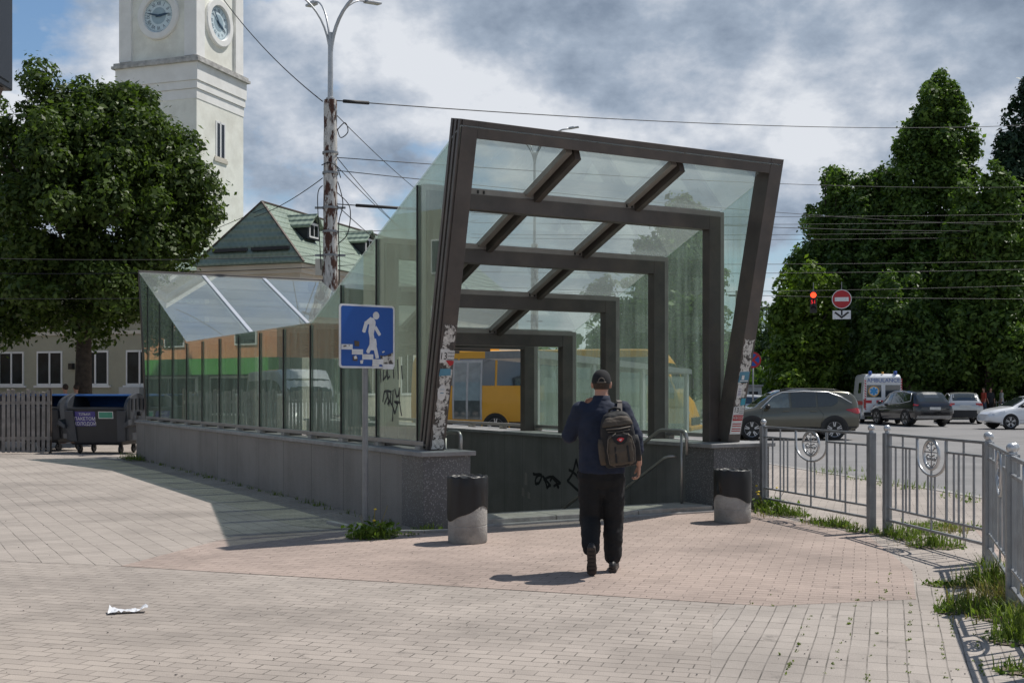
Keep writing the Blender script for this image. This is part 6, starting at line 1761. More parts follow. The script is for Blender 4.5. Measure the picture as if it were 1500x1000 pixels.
def build_bins():
    make_bin('concrete litter bin with a black liner in front of the left pier', ((685 - 750) / 1700 * 12.25, 12.25, 0.006), .68, .207, 4)
    make_bin('concrete litter bin with a crumpled black liner before the right pier', ((1073 - 750) / 1700 * 14.15, 14.15, 0.006), .62, .222, 9)
build_bins()

# ------------------------------------------------------------------ railings
def make_railing(a, b, label, lean=0.0):
    a = Vector((*a, 0)); b = Vector((*b, 0)); d = b - a; L = d.length
    f = thing('railing', label, 'railing', a, math.atan2(d.y, d.x), 'silver railings along the pavement')
    zt_, z2, z3, z4 = 1.115, .985, .30, .165
    for x in (0, L):
        mb = MB(); mb.box(x - .04, x + .04, -.04, .04, -.05, 1.13); p = obj('post', mb, 'fence', f, bevel=.006)
        mb = MB(); mb.lathe([(.03, 1.128), (.022, 1.14), (.026, 1.148)], 12, (x, 0, 0)); mb.ball((x, 0, 1.18), .04, 16, 10); obj('ball_cap', mb, 'fence_bright', p, True)
    def rail(x0, x1, z, nm='rail', w=.03, h=.022):
        mb = MB(); mb.box(x0, x1, -w / 2, w / 2, z - h / 2, z + h / 2); obj(nm, mb, 'fence', f, bevel=.003)
    x0, x1 = .04, L - .04; A, B = .335 * L, .63 * L; C = (A + B) / 2
    rail(x0, x1, zt_, h=.028); rail(x0, A - .008, z2); rail(B + .008, x1, z2); rail(x0, x1, z3); rail(x0, x1, z4, h=.026)
    def bar(x, za, zb, w=.016): mb = MB(); mb.box(x - w / 2, x + w / 2, -w / 2, w / 2, za, zb); obj('bar', mb, 'fence', f)
    for q, za, zb in ((.10, z3, z2), (.18, z4, zt_), (.215, z3, z2), (.255, z3, z2), (.70, z3, z2), (.745, z3, z2), (.79, z4, zt_), (.88, z3, z2)):
        bar(q * L, za + .012, zb - .012)
    bar(.045 + .018, z4 + .014, zt_ - .014, .014); bar(L - .063, z4 + .014, zt_ - .014, .014)
    bar(A, z3 + .012, zt_ - .014, .02); bar(B, z3 + .012, zt_ - .014, .02)
    # the U shaped arch with its oval medallion and three stems
    rw = (B - A) / 2; zc = .87; rz = .19
    mb = MB(); mb.tube([(A + .012, 0, zt_ - .02), (A + .014, 0, .98)] + [(C - (rw - .014) * math.cos(t), 0, zc + .05 - rz * math.sin(t)) for t in np.linspace(0.05, PI - .05, 22)] + [(B - .014, 0, .98), (B - .012, 0, zt_ - .02)], .014, 8); obj('arch', mb, 'fence_bright', f, True)
    mb = MB(); mb.tube([(C + .165 * L / 2.2 * math.cos(t), 0, .945 + .148 * math.sin(t)) for t in np.linspace(0, 2 * PI, 32, endpoint=False)], .017, 8, closed=True); md = obj('medallion_ring', mb, 'fence_bright', f, True)
    mb = MB(); k = L / 2.2
    def t2(pts, r=.007): mb.tube([(C + x * k * 1.4, 0, .945 + z * .85) for x, z in pts], r, 6)
    t2([(0, -.16), (0, .15)]); t2([(-.105, .03), (.105, .03)])
    for sx in (1, -1):
        t2([(sx * .012, .12), (sx * .05, .14), (sx * .075, .10), (sx * .045, .07), (sx * .02, .05)]); t2([(sx * .01, -.02), (sx * .05, .0), (sx * .085, -.03), (sx * .06, -.07), (sx * .015, -.06)]); t2([(sx * .01, -.15), (sx * .05, -.10), (sx * .07, -.12)])
        for x, z in ((.055, .085), (.055, -.045)): mb.ball((C + sx * x * k * 1.4, 0, .945 + z * .85), .014, 8, 6)
    t2([(-.03, -.045), (.03, -.045)]); obj('medallion', mb, 'fence', md, True)
    bar(C, z4 + .014, .945 - .145); bar(C - .075 * k, z3 + .012, zc + .05 - rz * .93); bar(C + .075 * k, z3 + .012, zc + .05 - rz * .93)
    return f
def build_railings():
    make_railing((3.37, 15.55), (4.05, 13.08), 'silver railing panel nearest the canopy, beside the right litter bin')
    make_railing((4.17, 12.90), (4.43, 10.80), 'silver railing panel in the middle, between two doubled posts')
    make_railing((4.36, 10.60), (3.72, 8.60), 'silver railing panel seen almost edge-on at the right corner post')
    make_railing((3.66, 8.50), (3.05, 6.50), 'closest silver railing panel, cut off by the right edge')
build_railings()

# ------------------------------------------------------------------ weeds
def grass_mesh(name, spots, m, kind='stuff', label=None, blade=.0045):
    """spots: x, y, radius, count, height"""
    V = []; F = []; o = 0
    for x, y, r, n, h in spots:
        for _ in range(int(n * 1.0)):
            a = random.uniform(0, 6.283); q = r * 1.25 * random.random(); bx, by = x + q * math.cos(a), y + q * math.sin(a)
            hh = h * random.uniform(.25, 1.3); t = random.uniform(0, 6.283); ln = hh * random.uniform(.15, .8); w = blade * random.uniform(.6, 1.3)
            cx, cy = math.cos(t), math.sin(t); sx, sy = -cy * w, cx * w
            V += [(bx - sx, by - sy, 0.004), (bx + sx, by + sy, 0.004), (bx + cx * ln * .4 + sx * .8, by + cy * ln * .4 + sy * .8, hh * .6), (bx + cx * ln * .4 - sx * .8, by + cy * ln * .4 - sy * .8, hh * .6), (bx + cx * ln, by + cy * ln, hh * (1 - .25 * ln / hh))]
            F += [(o, o + 1, o + 2, o + 3), (o + 3, o + 2, o + 4)]; o += 5
    mb = MB(); mb.v = V; mb.f = F; mb.mi = [0] * len(F)
    ob = obj(name, mb, m); setp(ob, label, 'grass' if kind == 'stuff' else 'weed', None, kind); return ob

def px(x, y, z=0): D = 1700 * (1.6 - z) / (y - 572); return ((x - 750) / 1700 * D, D)

def build_weeds():
    sp = []
    def clump(x, y, r, n, h): sp.append((*px(x, y), r, n, h))
    # along the railing foot
    for x, y, r, n, h in ((1140, 752, .26, 260, .16), (1160, 755, .2, 140, .12), (1195, 765, .16, 80, .08), (1218, 770, .18, 140, .13), (1235, 772, .14, 90, .10), (1253, 779, .09, 50, .1), (1285, 781, .12, 60, .08),
                          (1310, 785, .18, 120, .16), (1330, 790, .15, 90, .14), (1370, 800, .24, 230, .17), (1350, 780, .2, 110, .12), (1385, 772, .35, 170, .08), (1360, 770, .3, 100, .07), (1440, 828, .06, 30, .12),
                          (1395, 858, .12, 60, .07), (1375, 857, .10, 50, .06), (1425, 858, .13, 130, .15), (1455, 858, .16, 220, .24), (1470, 868, .14, 130, .2), (1445, 895, .22, 200, .13), (1410, 890, .15, 110, .12), (1470, 905, .2, 160, .12), (1480, 940, .13, 110, .14), (1495, 930, .14, 160, .24), (1490, 985, .10, 60, .1), (1388, 898, .08, 50, .08)):
        clump(x, y, r, n, h)
    # kerbside tufts beyond the railing
    for x, y in ((1208, 692), (1220, 695), (1245, 690), (1268, 703), (1292, 709), (1318, 713), (1340, 716), (1352, 715), (1400, 728), (1418, 735)): clump(x, y, .28, 34, .14)
    # foot of the wall and of the sign
    for x, y, r, n, h in ((545, 787, .22, 260, .13), (560, 783, .16, 110, .12), (625, 778, .16, 90, .10), (600, 784, .1, 30, .05), (525, 788, .12, 60, .06)): clump(x, y, r, n, h)
    for s in np.arange(1.0, 16, .42):
        x, y = TS(-.07 - random.random() * .05, s + random.uniform(-.2, .2)); sp.append((x, y, .05 + .06 * random.random(), random.randint(4, 26), .07))
    for s in (15.2, 15.6, 16.0, 16.3): x, y = TS(-.15, s); sp.append((x, y, .22, 60, .16))
    grass_mesh('grass', sp, 'grass', label='green grass tufts along the railing, kerb and foot of the wall')
    mb = MB(); zz = .0052
    for x, y, r, n, h in sp:
        if n < 50: continue
        zz += .00022; k = 13; mb.add([(x + r * 1.15 * random.uniform(.6, 1.15) * math.cos(6.283 * i / k), y + r * 1.15 * random.uniform(.6, 1.15) * math.sin(6.283 * i / k), zz) for i in range(k)], [tuple(range(k))])
    o = obj('dirt_patches', mb, 'dirt'); setp(o, 'dusty brown dirt gathered under the grass tufts', 'dirt', None, 'stuff')
    pts = []
    for x, y, r, n, h in sp:
        if n < 25: continue
        for _ in range(int(n * .55)):
            a = random.uniform(0, 6.283); q = r * 1.3 * random.random() ** .7; pts.append((x + q * math.cos(a), y + q * math.sin(a), .008 + h * .45 * random.random() ** 2))
    o = leaf_mesh('ground_leaves', np.array(pts), .020, 'leaf_bright', None, up=1.0); setp(o, 'small leafy ground weeds between the grass tufts', 'weeds', None, 'stuff')
    dry = [(*px(x, y), r, n, h) for x, y, r, n, h in ((1440, 888, .25, 170, .16), (1462, 880, .2, 150, .17), (1470, 858, .15, 60, .24), (1395, 780, .15, 50, .12), (1250, 772, .25, 40, .06), (1205, 768, .2, 50, .06), (1440, 905, .3, 60, .06), (1350, 800, .3, 40, .05), (1480, 900, .2, 90, .12), (1120, 757, .3, 30, .07))]
    grass_mesh('dry_grass', dry, 'grass_dry', label='straw coloured dry grass by the right railing foot')
    # moss in the paving joints on the right
    mo = []
    lines = [((1385, 1000), (1370, 850)), ((1329, 1000), (1335, 860)), ((1268, 1000), (1305, 835)), ((1212, 1000), (1262, 860)), ((1400, 940), (1380, 870)), ((1440, 990), (1425, 905)), ((1150, 990), (1190, 900))]
    for (x0, y0), (x1, y1) in lines:
        for i in range(26):
            t = random.random()
            if random.random() < .7: mo.append((*px(x0 + (x1 - x0) * t + random.uniform(-1, 1), y0 + (y1 - y0) * t), .012, random.randint(3, 8), .016))
    for _ in range(18): mo.append((*px(random.uniform(1050, 1440), random.uniform(850, 998)), .015, random.randint(2, 6), .02))
    grass_mesh('moss', mo, 'grass', label='tiny green moss tufts growing in the paving joints on the right', blade=.005)
    # leafy weed with yellow flowers by the pier
    for x, y, lab in ((545, 787, 'leafy green dandelion clump at the foot of the crossing sign'), (1125, 748, 'tall thin weed with yellow flowers beside the right litter bin')):
        cx, cy = px(x, y); w = thing('weed', lab, 'weed', (cx, cy, 0), 0)
        pts = np.array([(random.gauss(0, .13), random.gauss(0, .13), random.uniform(.02, .16)) for _ in range(170)]); leaf_mesh('leaves', pts, .035, 'leaf_bright', w, up=.8)
        mb = MB(); fl = MB()
        for _ in range(7):
            a = random.uniform(-.2, .2); b = random.uniform(-.2, .2); h = random.uniform(.18, .36); mb.tube([(a * .3, b * .3, 0), (a * .7, b * .7, h * .6), (a, b, h)], .003, 4)
            if x > 1000 or _ < 2: fl.ball((a, b, h), (.018, .018, .010), 8, 5)
        obj('stems', mb, 'grass_dry', w); obj('flowers', fl, 'yellow_flower', w)
build_weeds()

def build_litter():
    cx, cy = px(188, 897); mb = MB(); rr = random.Random(5); n, m_ = 16, 7; vs = []
    for i in range(n):
        for j in range(m_):
            x = (i / (n - 1) - .5) * .27; y = (j / (m_ - 1) - .5) * .10 * (1.2 if i < 4 else .85)
            z = .012 + .03 * abs(noise.noise((i * .6, j * .9, 1.7))) + (.03 * (1 - i / 4) if i < 4 else 0) * (j / m_) + (.02 if i > 12 else 0)
            vs.append((x + .01 * noise.noise((i, j, 3)), y + .012 * noise.noise((j, i, 5)), z))
    mb.add(vs, [(i * m_ + j, i * m_ + j + 1, (i + 1) * m_ + j + 1, (i + 1) * m_ + j) for i in range(n - 1) for j in range(m_ - 1)])
    o = obj('plastic_wrapper', mb, 'plastic_film'); o.location = (cx, cy, 0); o.rotation_euler = (0, 0, R(14)); setp(o, 'crumpled clear plastic wrapper lying on the front paving', 'litter')
    mb = MB()
    for _ in range(260):
        x, y = px(random.uniform(0, 1420), 690 + 310 * random.random() ** .7)
        r = random.uniform(.0025, .007); a = random.uniform(0, 3); h = r * .5
        q = [(x + r * math.cos(a + k * 1.4) * random.uniform(.6, 1.3), y + r * math.sin(a + k * 1.4) * random.uniform(.6, 1.3)) for k in range(4)]
        mb.hexa([(p_[0], p_[1], 0.004) for p_ in q], [(p_[0], p_[1], 0.006 + h) for p_ in q])
    o = obj('grit', mb, 'wood_grey'); setp(o, 'small crumbs of grit and leaf litter scattered over the paving', 'grit', None, 'stuff')
build_litter()

# ------------------------------------------------------------------ board fence and waste containers
def build_left_side():
    a = Vector((*px(75, 664), 0)); b = Vector((-17.5, 28.2, 0)); d = b - a; L = d.length
    f = thing('board_fence', 'weathered grey board fence at the left edge before the waste containers', 'fence', a, math.atan2(d.y, d.x))
    rr = random.Random(3); n = int(L / .118)
    for i in range(min(n, 60)):
        x = .03 + i * .118; w = .078 + rr.uniform(-.008, .01); h = 1.60 + rr.uniform(-.04, .04); t = rr.uniform(-.012, .012)
        mb = MB(); mb.hexa([(x, 0, .04), (x + w, 0, .04), (x + w, .02, .04), (x, .02, .04)], [(x + t, 0, h), (x + w + t, 0, h + rr.uniform(-.02, .02)), (x + w + t, .02, h), (x + t, .02, h)]); obj('board', mb, 'wood_grey', f)
    for z in (.35, 1.25): mb = MB(); mb.box(0, L, -.045, -.002, z, z + .08); obj('rail', mb, 'wood_grey', f)
    for x in (.0, 2.2, 4.4): mb = MB(); mb.box(x, x + .07, -.12, -.047, -.05, 1.66); obj('post', mb, 'panel_brown', f)
    def container(label, loc, rz, sticker):
        c = thing('waste_container', label, 'container', loc, rz, 'wheeled waste containers with blue lids')
        c.scale = (1.1, 1.1, 1.12); W, Dp = .69, .54
        mb = MB()
        def ring(z, w, dd): return [(-w, -dd, z), (w, -dd, z), (w, dd, z), (-w, dd, z)]
        mb.loft([ring(.20, W - .13, Dp - .14), ring(.26, W - .10, Dp - .10), ring(.95, W, Dp), ring(1.0, W + .02, Dp + .03), ring(1.05, W + .02, Dp + .03)]); obj('tub', mb, 'bin_black', c, bevel=.02)
        for sg in (1, -1):
            mb = MB(); prof = [(-Dp - .03, 1.03)] + [(-(Dp + .03) * math.cos(t), 1.03 + .34 * math.sin(t)) for t in np.linspace(.15, PI - .15, 14)] + [(Dp + .03, 1.03), (Dp - .1, .3), (-Dp + .1, .3)]
            mb.prism(prof, lambda a_, b_, q: (q, a_, b_), sg * (W - .0), sg * (W + .075)); e = obj('end_panel', mb, 'bin_grey', c, bevel=.012)
            for y in (-.3, -.1, .1, .3):
                mb = MB(); mb.box(sg * (W + .075) - .02, sg * (W + .075) + .02, y - .03, y + .03, 1.0, 1.25); obj('upright_rib', mb, 'bin_black', e)
            mb = MB(); mb.lathe([(.06, sg * (W + .05)), (.06, sg * (W + .15)), (.035, sg * (W + .16))], 12, (0, 0, .92), 'X'); obj('lifting_pin', mb, 'bin_black', e)
            mb = MB(); mb.hexa([(sg * (W + .02), -Dp - .10, .58), (sg * (W + .16), -Dp - .12, .66), (sg * (W + .16), Dp, .66), (sg * (W + .02), Dp, .58)], [(sg * (W + .02), -Dp - .10, .66), (sg * (W + .16), -Dp - .12, .78), (sg * (W + .16), Dp, .78), (sg * (W + .02), Dp, .66)]); obj('side_rib', mb, 'bin_grey', e)
            # front corner buttress
            mb = MB(); mb.hexa([(sg * (W - .2), -Dp + .06, .28), (sg * W, -Dp + .06, .28), (sg * W, -Dp + .2, .28), (sg * (W - .2), -Dp + .2, .28)], [(sg * (W - .16), -Dp - .06, .98), (sg * (W + .06), -Dp - .06, .98), (sg * (W + .06), -Dp + .1, .98), (sg * (W - .16), -Dp + .1, .98)]); obj('corner_post', mb, 'bin_grey', c, bevel=.015)
        mb = MB(); lid = [(-(Dp + .0) * math.cos(t), 1.02 + .33 * math.sin(t)) for t in np.linspace(1.15, PI - .1, 14)]; lid2 = [(y * .95, z - .025) for y, z in lid[::-1]]
        mb.prism(lid + lid2, lambda a_, b_, q: (q, a_, b_), -W + .004, W - .004); obj('lid', mb, 'bin_blue', c, True, angle=40)
        for x in (-.5, .5):
            for y in (-.32, .32):
                mb = MB(); mb.lathe([(.001, -.025), (.09, -.025), (.1, -.01), (.1, .01), (.09, .025), (.001, .025)], 16, (x, y, .1), 'X', caps=False); mb.box(x - .04, x + .04, y - .03, y + .03, .1, .22); obj('wheel', mb, 'black_plastic', c)
        if sticker:
            fn = lambda a_, b_, l=.004: (a_, -Dp + (.95 - b_) * .145 - l, b_)
            mb = MB(); mb.prism([(-.52, .66), (-.02, .66), (-.02, .99), (-.52, .99)], lambda a_, b_, q: fn(a_, b_ - .03, q), .003, .006); s = obj('sticker', mb, 'sticker_violet', c)
            mb = MB(); text_on(mb, 'ТІЛЬКИ', lambda a_, b_: fn(a_, b_, .022), .075, -.27, .895); text_on(mb, 'ПАКЕТОМ', lambda a_, b_: fn(a_, b_, .022), .105, -.27, .79); text_on(mb, 'КОЛОДОЙ', lambda a_, b_: fn(a_, b_, .022), .105, -.27, .68); obj('lettering', mb, 'paper_white', s)
            mb = MB(); mb.prism([(.06, .80), (.42, .80), (.42, .96), (.06, .96)], lambda a_, b_, q: fn(a_, b_, q), .003, .006); s = obj('sticker', mb, 'paper_white', c)
            mb = MB(); mb.prism([(.075, .815), (.405, .815), (.405, .945), (.075, .945)], lambda a_, b_, q: fn(a_, b_, q), .006, .008); obj('green_field', mb, 'sticker_green', s)
        return c
    container('black waste container with violet and green stickers and a blue lid', (*px(157, 663), 0), R(-8), True)
    container('dark grey waste container with a blue lid, right behind the end of the board fence', (*px(78, 659), 0), R(-24), False)
    container('waste container with a blue lid showing through the gaps of the board fence', (*px(25, 657), 0), R(4), False)
build_left_side()

# ------------------------------------------------------------------ lamp posts
def lamp_post(label, x, y, s=1.0, arms=4, mount=9.6, mast=1.55, reach=1.35):
    p = thing('lamp_post', label, 'lamp post', (x, y, 0), 0)
    mb = MB(); rr = random.Random(8); pts = []; rad = []
    for i in range(40): pts.append((0, 0, mount * i / 39)); rad.append(.225 - .045 * i / 39 + .004 * math.sin(i * 1.7))
    mb.tube(pts, rad, 20); po = obj('post', mb, 'rust_pole', p, True, angle=60)
    for z in (5.3, 5.95, 6.6, 7.55, 8.1):
        mb = MB(); mb.lathe([(.215, z - .03), (.222, z - .03), (.222, z + .03), (.215, z + .03)], 18, (0, 0, 0), caps=False)
        if z in (6.6, 5.3): mb.box(-.42, .42, -.05, -.02, z - .03, z + .03)
        obj('steel_band', mb, 'zinc', po, True, angle=40)
    zt_ = mount + mast
    mb = MB(); mb.tube([(0, 0, mount - .1), (0, 0, mount + .06), (0, 0, mount + .08), (0, 0, zt_)], [.12, .12, .075, .065], 14); obj('mast', mb, 'galv', p, True, angle=50)
    dirs = [(-1.0, -.10), (.95, -.25), (.62, .7), (-.45, .8)][:arms]
    for k, (dx, dy) in enumerate(dirs):
        R_ = reach; H = 1.9; P = []
        for i in range(12):
            t = i / 11; P.append((dx * (R_ * t ** 2.1), dy * (R_ * t ** 2.1), zt_ - .9 + (H + .2) * (1 - (1 - t) ** 1.5)))
        P[-1] = (dx * R_, dy * R_, zt_ - .9 + H + .17)
        mb = MB(); mb.tube(P, [(.055 if k == 1 else .036) - .014 * i / 11 for i in range(12)], 10); a = obj('arm', mb, 'galv', p, True)
        e = Vector(P[-1]); d = Vector((dx, dy, .12)).normalized(); q = e + d * .55
        mb = MB(); mb.bar(e, q, .20, .07); mb.bar(e + Vector((0, 0, .05)), e + d * .28 + Vector((0, 0, .05)), .13, .06); obj('lamp_head', mb, 'galv', a, bevel=.02)
    return p
def build_posts():
    p = lamp_post('near lamp post with rusty flaking white paint behind the canopy', *at(484, 31.8), mount=9.55, mast=1.85)
    mb = MB(); mb.box(-.40, -.22, -.10, .08, 4.75, 5.2); obj('junction_box', mb, 'cornice', p)
    sp = thing('horn_loudspeaker', 'dark horn loudspeaker clamped low on the rusty lamp post', 'loudspeaker', (*at(484, 31.8), 4.45), 0)
    mb = MB(); mb.lathe([(.05, -.15), (.06, -.25), (.10, -.42), (.19, -.55), (.20, -.56), (.17, -.53), (.05, -.3)], 20, (0, -.1, 0), 'X', caps=False); obj('horn', mb, 'black_plastic', sp, True)
    mb = MB(); mb.lathe([(.001, -.16), (.08, -.16), (.08, 0.0), (.001, 0.0)], 14, (0, -.1, 0), 'X', caps=False); mb.box(-.1, .0, -.12, .0, -.12, -.06); obj('driver_unit', mb, 'black_plastic', sp)
    lamp_post('distant lamp post with four arms, seen through the canopy roof', *at(783, 62), mount=9.4, mast=4.9, reach=1.9)
    x, y = at(1080, 92); m = thing('utility_pole', 'thin dark utility pole beyond the right leg of the canopy', 'pole', (x, y, -.08), 0)
    mb = MB(); mb.tube([(0, 0, 0), (0, 0, 9.6)], .14, 10); obj('shaft', mb, 'panel_brown', m, True); mb = MB(); mb.bar((-.7, 0, 9.2), (.7, 0, 9.2), .1, .1); obj('crossarm', mb, 'panel_brown', m)
build_posts()

# ------------------------------------------------------------------ overhead wires
def wire(label, a, b, sag=.3, r=.011, n=18, name='overhead_wire', extra=None):
    a = Vector(a); b = Vector(b); mb = MB()
    mb.tube([a.lerp(b, i / n) - Vector((0, 0, 4 * sag * (i / n) * (1 - i / n))) for i in range(n + 1)], r, 5)
    if extra: mb.tube([a.lerp(b, t) - Vector((0, 0, 4 * sag * t * (1 - t))) for t in extra], r * 3.2, 6)
    o = obj(name, mb, 'cable', None, True); setp(o, label, 'wire', 'overhead wires'); return o
def P3(x, y, D): q = at(x, D); return (q[0], q[1], zat(y, D))
def build_wires():
    lp = lambda y, dx=0.2: (at(484, 31.8)[0] + dx, 31.7, zat(y, 31.8))
    wire('black cable running from the rusty lamp post top to the far right above the canopy', lp(149), P3(1560, 180, 70), .5, .016, 30, extra=(.004, .02))
    wire('black cable from the clock tower side down to the rusty post top', lp(150, -.2), P3(300, -40, 44), .35, .016)
    wire('wire from the rusty post to the roof ridge of the green building', lp(262, -.2), P3(372, 318, 44), .12, .013)
    wire('long wire from the post across the left side to the lower left', P3(392, 303, 44), P3(-60, 445, 60), .5, .012)
    for i, (y0, x1, y1, D, lab) in enumerate(((171, 640, 300, 60, 'upper slanting wire from the rusty post down to the right'), (232, 1560, 272, 75, 'nearly level wire from the post bands through the canopy top'), (232, 600, 345, 55, 'steep black wire fanning down from the post band'), (245, 620, 360, 58, 'second steep wire fanning down from the post band'), (251, 1560, 330, 80, 'long sagging wire from the post passing behind the canopy roof'), (300, 1560, 335, 85, 'thick ended cable leaving the post at half height to the right'), (302, 620, 400, 55, 'short slanting wire from the lower clamp of the post'), (340, 700, 322, 60, 'faint level wire from the post past the green roof'))):
        wire(lab, lp(y0), P3(x1, y1, D), .15 + .25 * (i in (1, 4, 5)), .012 if i != 5 else .015, 26, extra=(.01, .06) if i == 5 else None)
    for i, (y0, y1, D, lab) in enumerate(((318, 312, 66, 'topmost of the level trolley wires before the grove'), (330, 322, 64, 'second trolley wire from the top before the grove'), (347, 336, 68, 'third trolley wire crossing the dark grove'), (352, 345, 68, 'fourth trolley wire close below the third'), (388, 380, 60, 'fifth trolley wire halfway down the grove'), (402, 392, 60, 'sixth trolley wire close below the fifth'), (423, 438, 58, 'seventh wire above the red traffic light'), (432, 415, 62, 'wire carrying the red traffic light and the no entry sign'))):
        wire(lab, P3(690, y0 - 4, D), P3(1600, y1, D * 1.05), .18, .014, 20)
    for i, (y0, y1, lab) in enumerate(((378, 372, 'upper pale wire across the maple crown'), (400, 388, 'middle wire across the maple crown'), (437, 425, 'lower wire across the maple crown above the windows'))):
        wire(lab, P3(-40, y0, 29.5), P3(520, y1, 34), .1, .010)
    # loose cable loops hanging on the post
    b = at(484, 31.8); mb = MB()
    for pts in ([(.19, -.1, 8.7), (.42, -.15, 8.9), (.5, -.15, 8.65), (.3, -.12, 8.5), (.2, -.1, 8.75)], [(-.2, -.1, 7.2), (-.33, -.12, 6.9), (-.27, -.12, 5.6), (-.24, -.1, 4.9)], [(.22, -.1, 7.3), (.36, -.12, 6.7), (.24, -.12, 6.1), (.27, -.1, 5.0), (.24, -.1, 4.4)], [(-.22, -.12, 7.75), (0, -.24, 7.8), (.2, -.18, 7.7), (.3, -.12, 7.4)], [(.2, -.12, 7.0), (.55, -.15, 6.6), (.5, -.15, 5.9), (.22, -.12, 5.6)]):
        P = [Vector(p) for p in pts]; Q = []
        for i in range(len(P) - 1):
            p0 = P[max(i - 1, 0)]; p1, p2 = P[i], P[i + 1]; p3 = P[min(i + 2, len(P) - 1)]
            for k in range(6):
                t = k / 6; Q.append(.5 * ((2 * p1) + (p2 - p0) * t + (2 * p0 - 5 * p1 + 4 * p2 - p3) * t * t + (3 * p1 - p0 - 3 * p2 + p3) * t ** 3))
        Q.append(P[-1]); mb.tube(Q, .014, 6)
    o = obj('cable_loops', mb, 'cable', None, True); o.location = (b[0], b[1], 0); setp(o, 'loose black cable loops hanging on the rusty lamp post', 'cable')
build_wires()

# ------------------------------------------------------------------ traffic light and signs
def build_signals():
    D = 57; x, y = at(1191.5, D); z = zat(458, D)
    t = thing('traffic_light', 'hanging traffic light with its red lamp lit and a red countdown', 'traffic light', (x, y, z), R(-14))
    mb = MB(); mb.box(-.16, .16, -.0, .22, 0, 1.06); obj('housing', mb, 'black_plastic', t, bevel=.02)
    for i, m in enumerate(('black_plastic', 'black_plastic', 'lamp_red_on')):
        zc = .18 + .345 * i; mb = MB(); mb.lathe([(.001, -.02), (.12, -.015), (.14, 0.0)], 20, (0, 0, zc), 'Y', caps=False); obj('lens', mb, m, t, True)
        mb = MB(); mb.tube([(.155 * math.cos(a), -.12, zc + .155 * math.sin(a)) for a in np.linspace(.1, PI - .1, 12)], .014, 6); mb.loft([[(.15 * math.cos(a), 0, zc + .15 * math.sin(a)) for a in np.linspace(0, PI, 12)], [(.155 * math.cos(a), -.13, zc + .155 * math.sin(a)) for a in np.linspace(0, PI, 12)]], closed_ring=False, caps=False); obj('visor', mb, 'black_plastic', t)
    mb = MB(); text_on(mb, '51', lambda a, b: (a, -.03, b), .26, 0, .525); obj('countdown', mb, 'lamp_digit', t)
    mb = MB(); mb.tube([(0, .1, 1.06), (0, .1, 1.5)], .02, 6); obj('hanger', mb, 'zinc', t)
    x, y = at(1233, D); z = zat(438, D); s = thing('no_entry_sign', 'round red no entry sign hanging above a small arrow plate', 'sign', (x, y, z), R(-12))
    mb = MB(); mb.lathe([(.001, 0), (.47, 0), (.47, .03), (.001, .03)], 36, (0, 0, 0), 'Y', caps=False); pl = obj('plate', mb, 'sign_white', s)
    mb = MB(); mb.lathe([(.001, -.004), (.435, -.004), (.435, 0)], 36, (0, 0, 0), 'Y', caps=False); obj('red_disc', mb, 'sign_red', pl)
    mb = MB(); mb.box(-.33, .33, -.010, -.005, -.11, .09); obj('white_bar', mb, 'sign_white', pl)
    mb = MB(); mb.box(-.43, .43, 0, .03, -.98, -.56); ap = obj('arrow_plate', mb, 'sign_white', s)
    mb = MB(); flat_polys(mb, [[(-.04, -.50), (.04, -.50), (.04, -.80), (-.04, -.80)]] , lambda a, b: (a, -.006, b)); flat_polys(mb, stroke2d([(-.30, -.66), (0, -.90), (.30, -.66)], .085), lambda a, b: (a, -.009, b)); obj('arrow', mb, 'ink', ap)
    mb = MB(); mb.tube([(0, .05, .3), (0, .05, .85)], .02, 6); mb.bar((0, .04, -.4), (0, .04, -.7), .06, .02); obj('hanger', mb, 'zinc', s)
    D = 52; x, y = at(1103, D); n = thing('no_stopping_sign', 'round red and blue no stopping sign on a thin grey pole', 'sign', (x, y, -.08), R(-12))
    zc = zat(527, D) + .08
    mb = MB(); mb.tube([(0, .04, 0), (0, .04, zc + .25)], .035, 8); obj('pole', mb, 'zinc', n, True)
    mb = MB(); mb.lathe([(.001, 0), (.36, 0), (.36, .02), (.001, .02)], 32, (0, 0, zc), 'Y', caps=False); pl = obj('plate', mb, 'sign_red', n)
    mb = MB()
    for k in range(4):
        a0 = PI / 4 + k * PI / 2 + .21; a1 = a0 + PI / 2 - .42
        flat_polys(mb, [[(.07 * math.cos((a0 + a1) / 2), .07 * math.sin((a0 + a1) / 2))] + [(.28 * math.cos(a0 + (a1 - a0) * i / 6), .28 * math.sin(a0 + (a1 - a0) * i / 6)) for i in range(7)]], lambda a, b: (a, -.006, zc + b))
    obj('blue_sectors', mb, 'sign_blue', pl)
    # pale booth and low fence at the far side of the road
    x, y = at(1092, 68); b = thing('roadside_booth', 'pale grey roadside booth behind the right leg of the canopy', 'booth', (x, y, -.05), R(-10))
    mb = MB(); mb.box(-.9, .9, -.6, .6, 0, 1.9); obj('wall', mb, 'grey_panel', b, bevel=.03); mb = MB(); mb.box(-1.0, 1.0, -.7, .7, 1.9, 2.0); obj('roof', mb, 'zinc', b); mb = MB(); mb.box(.2, .7, -.62, -.6, .9, 1.6); obj('window', mb, 'dark_glass', b)
    a = Vector((*at(1425, 72), 0)); c = Vector((*at(1530, 74), 0)); L = (c - a).length
    f = thing('low_fence', 'low grey picket fence at the far pavement on the right', 'fence', a, math.atan2((c - a).y, (c - a).x))
    mb = MB(); mb.box(0, L, -.02, .02, .85, .9); mb.box(0, L, -.02, .02, .2, .25); obj('rail', mb, 'zinc', f)
    mb = MB()
    for i in range(int(L / .2)): mb.box(i * .2, i * .2 + .04, -.03, -.021, 0.05, 1.0)
    obj('pickets', mb, 'zinc', f)
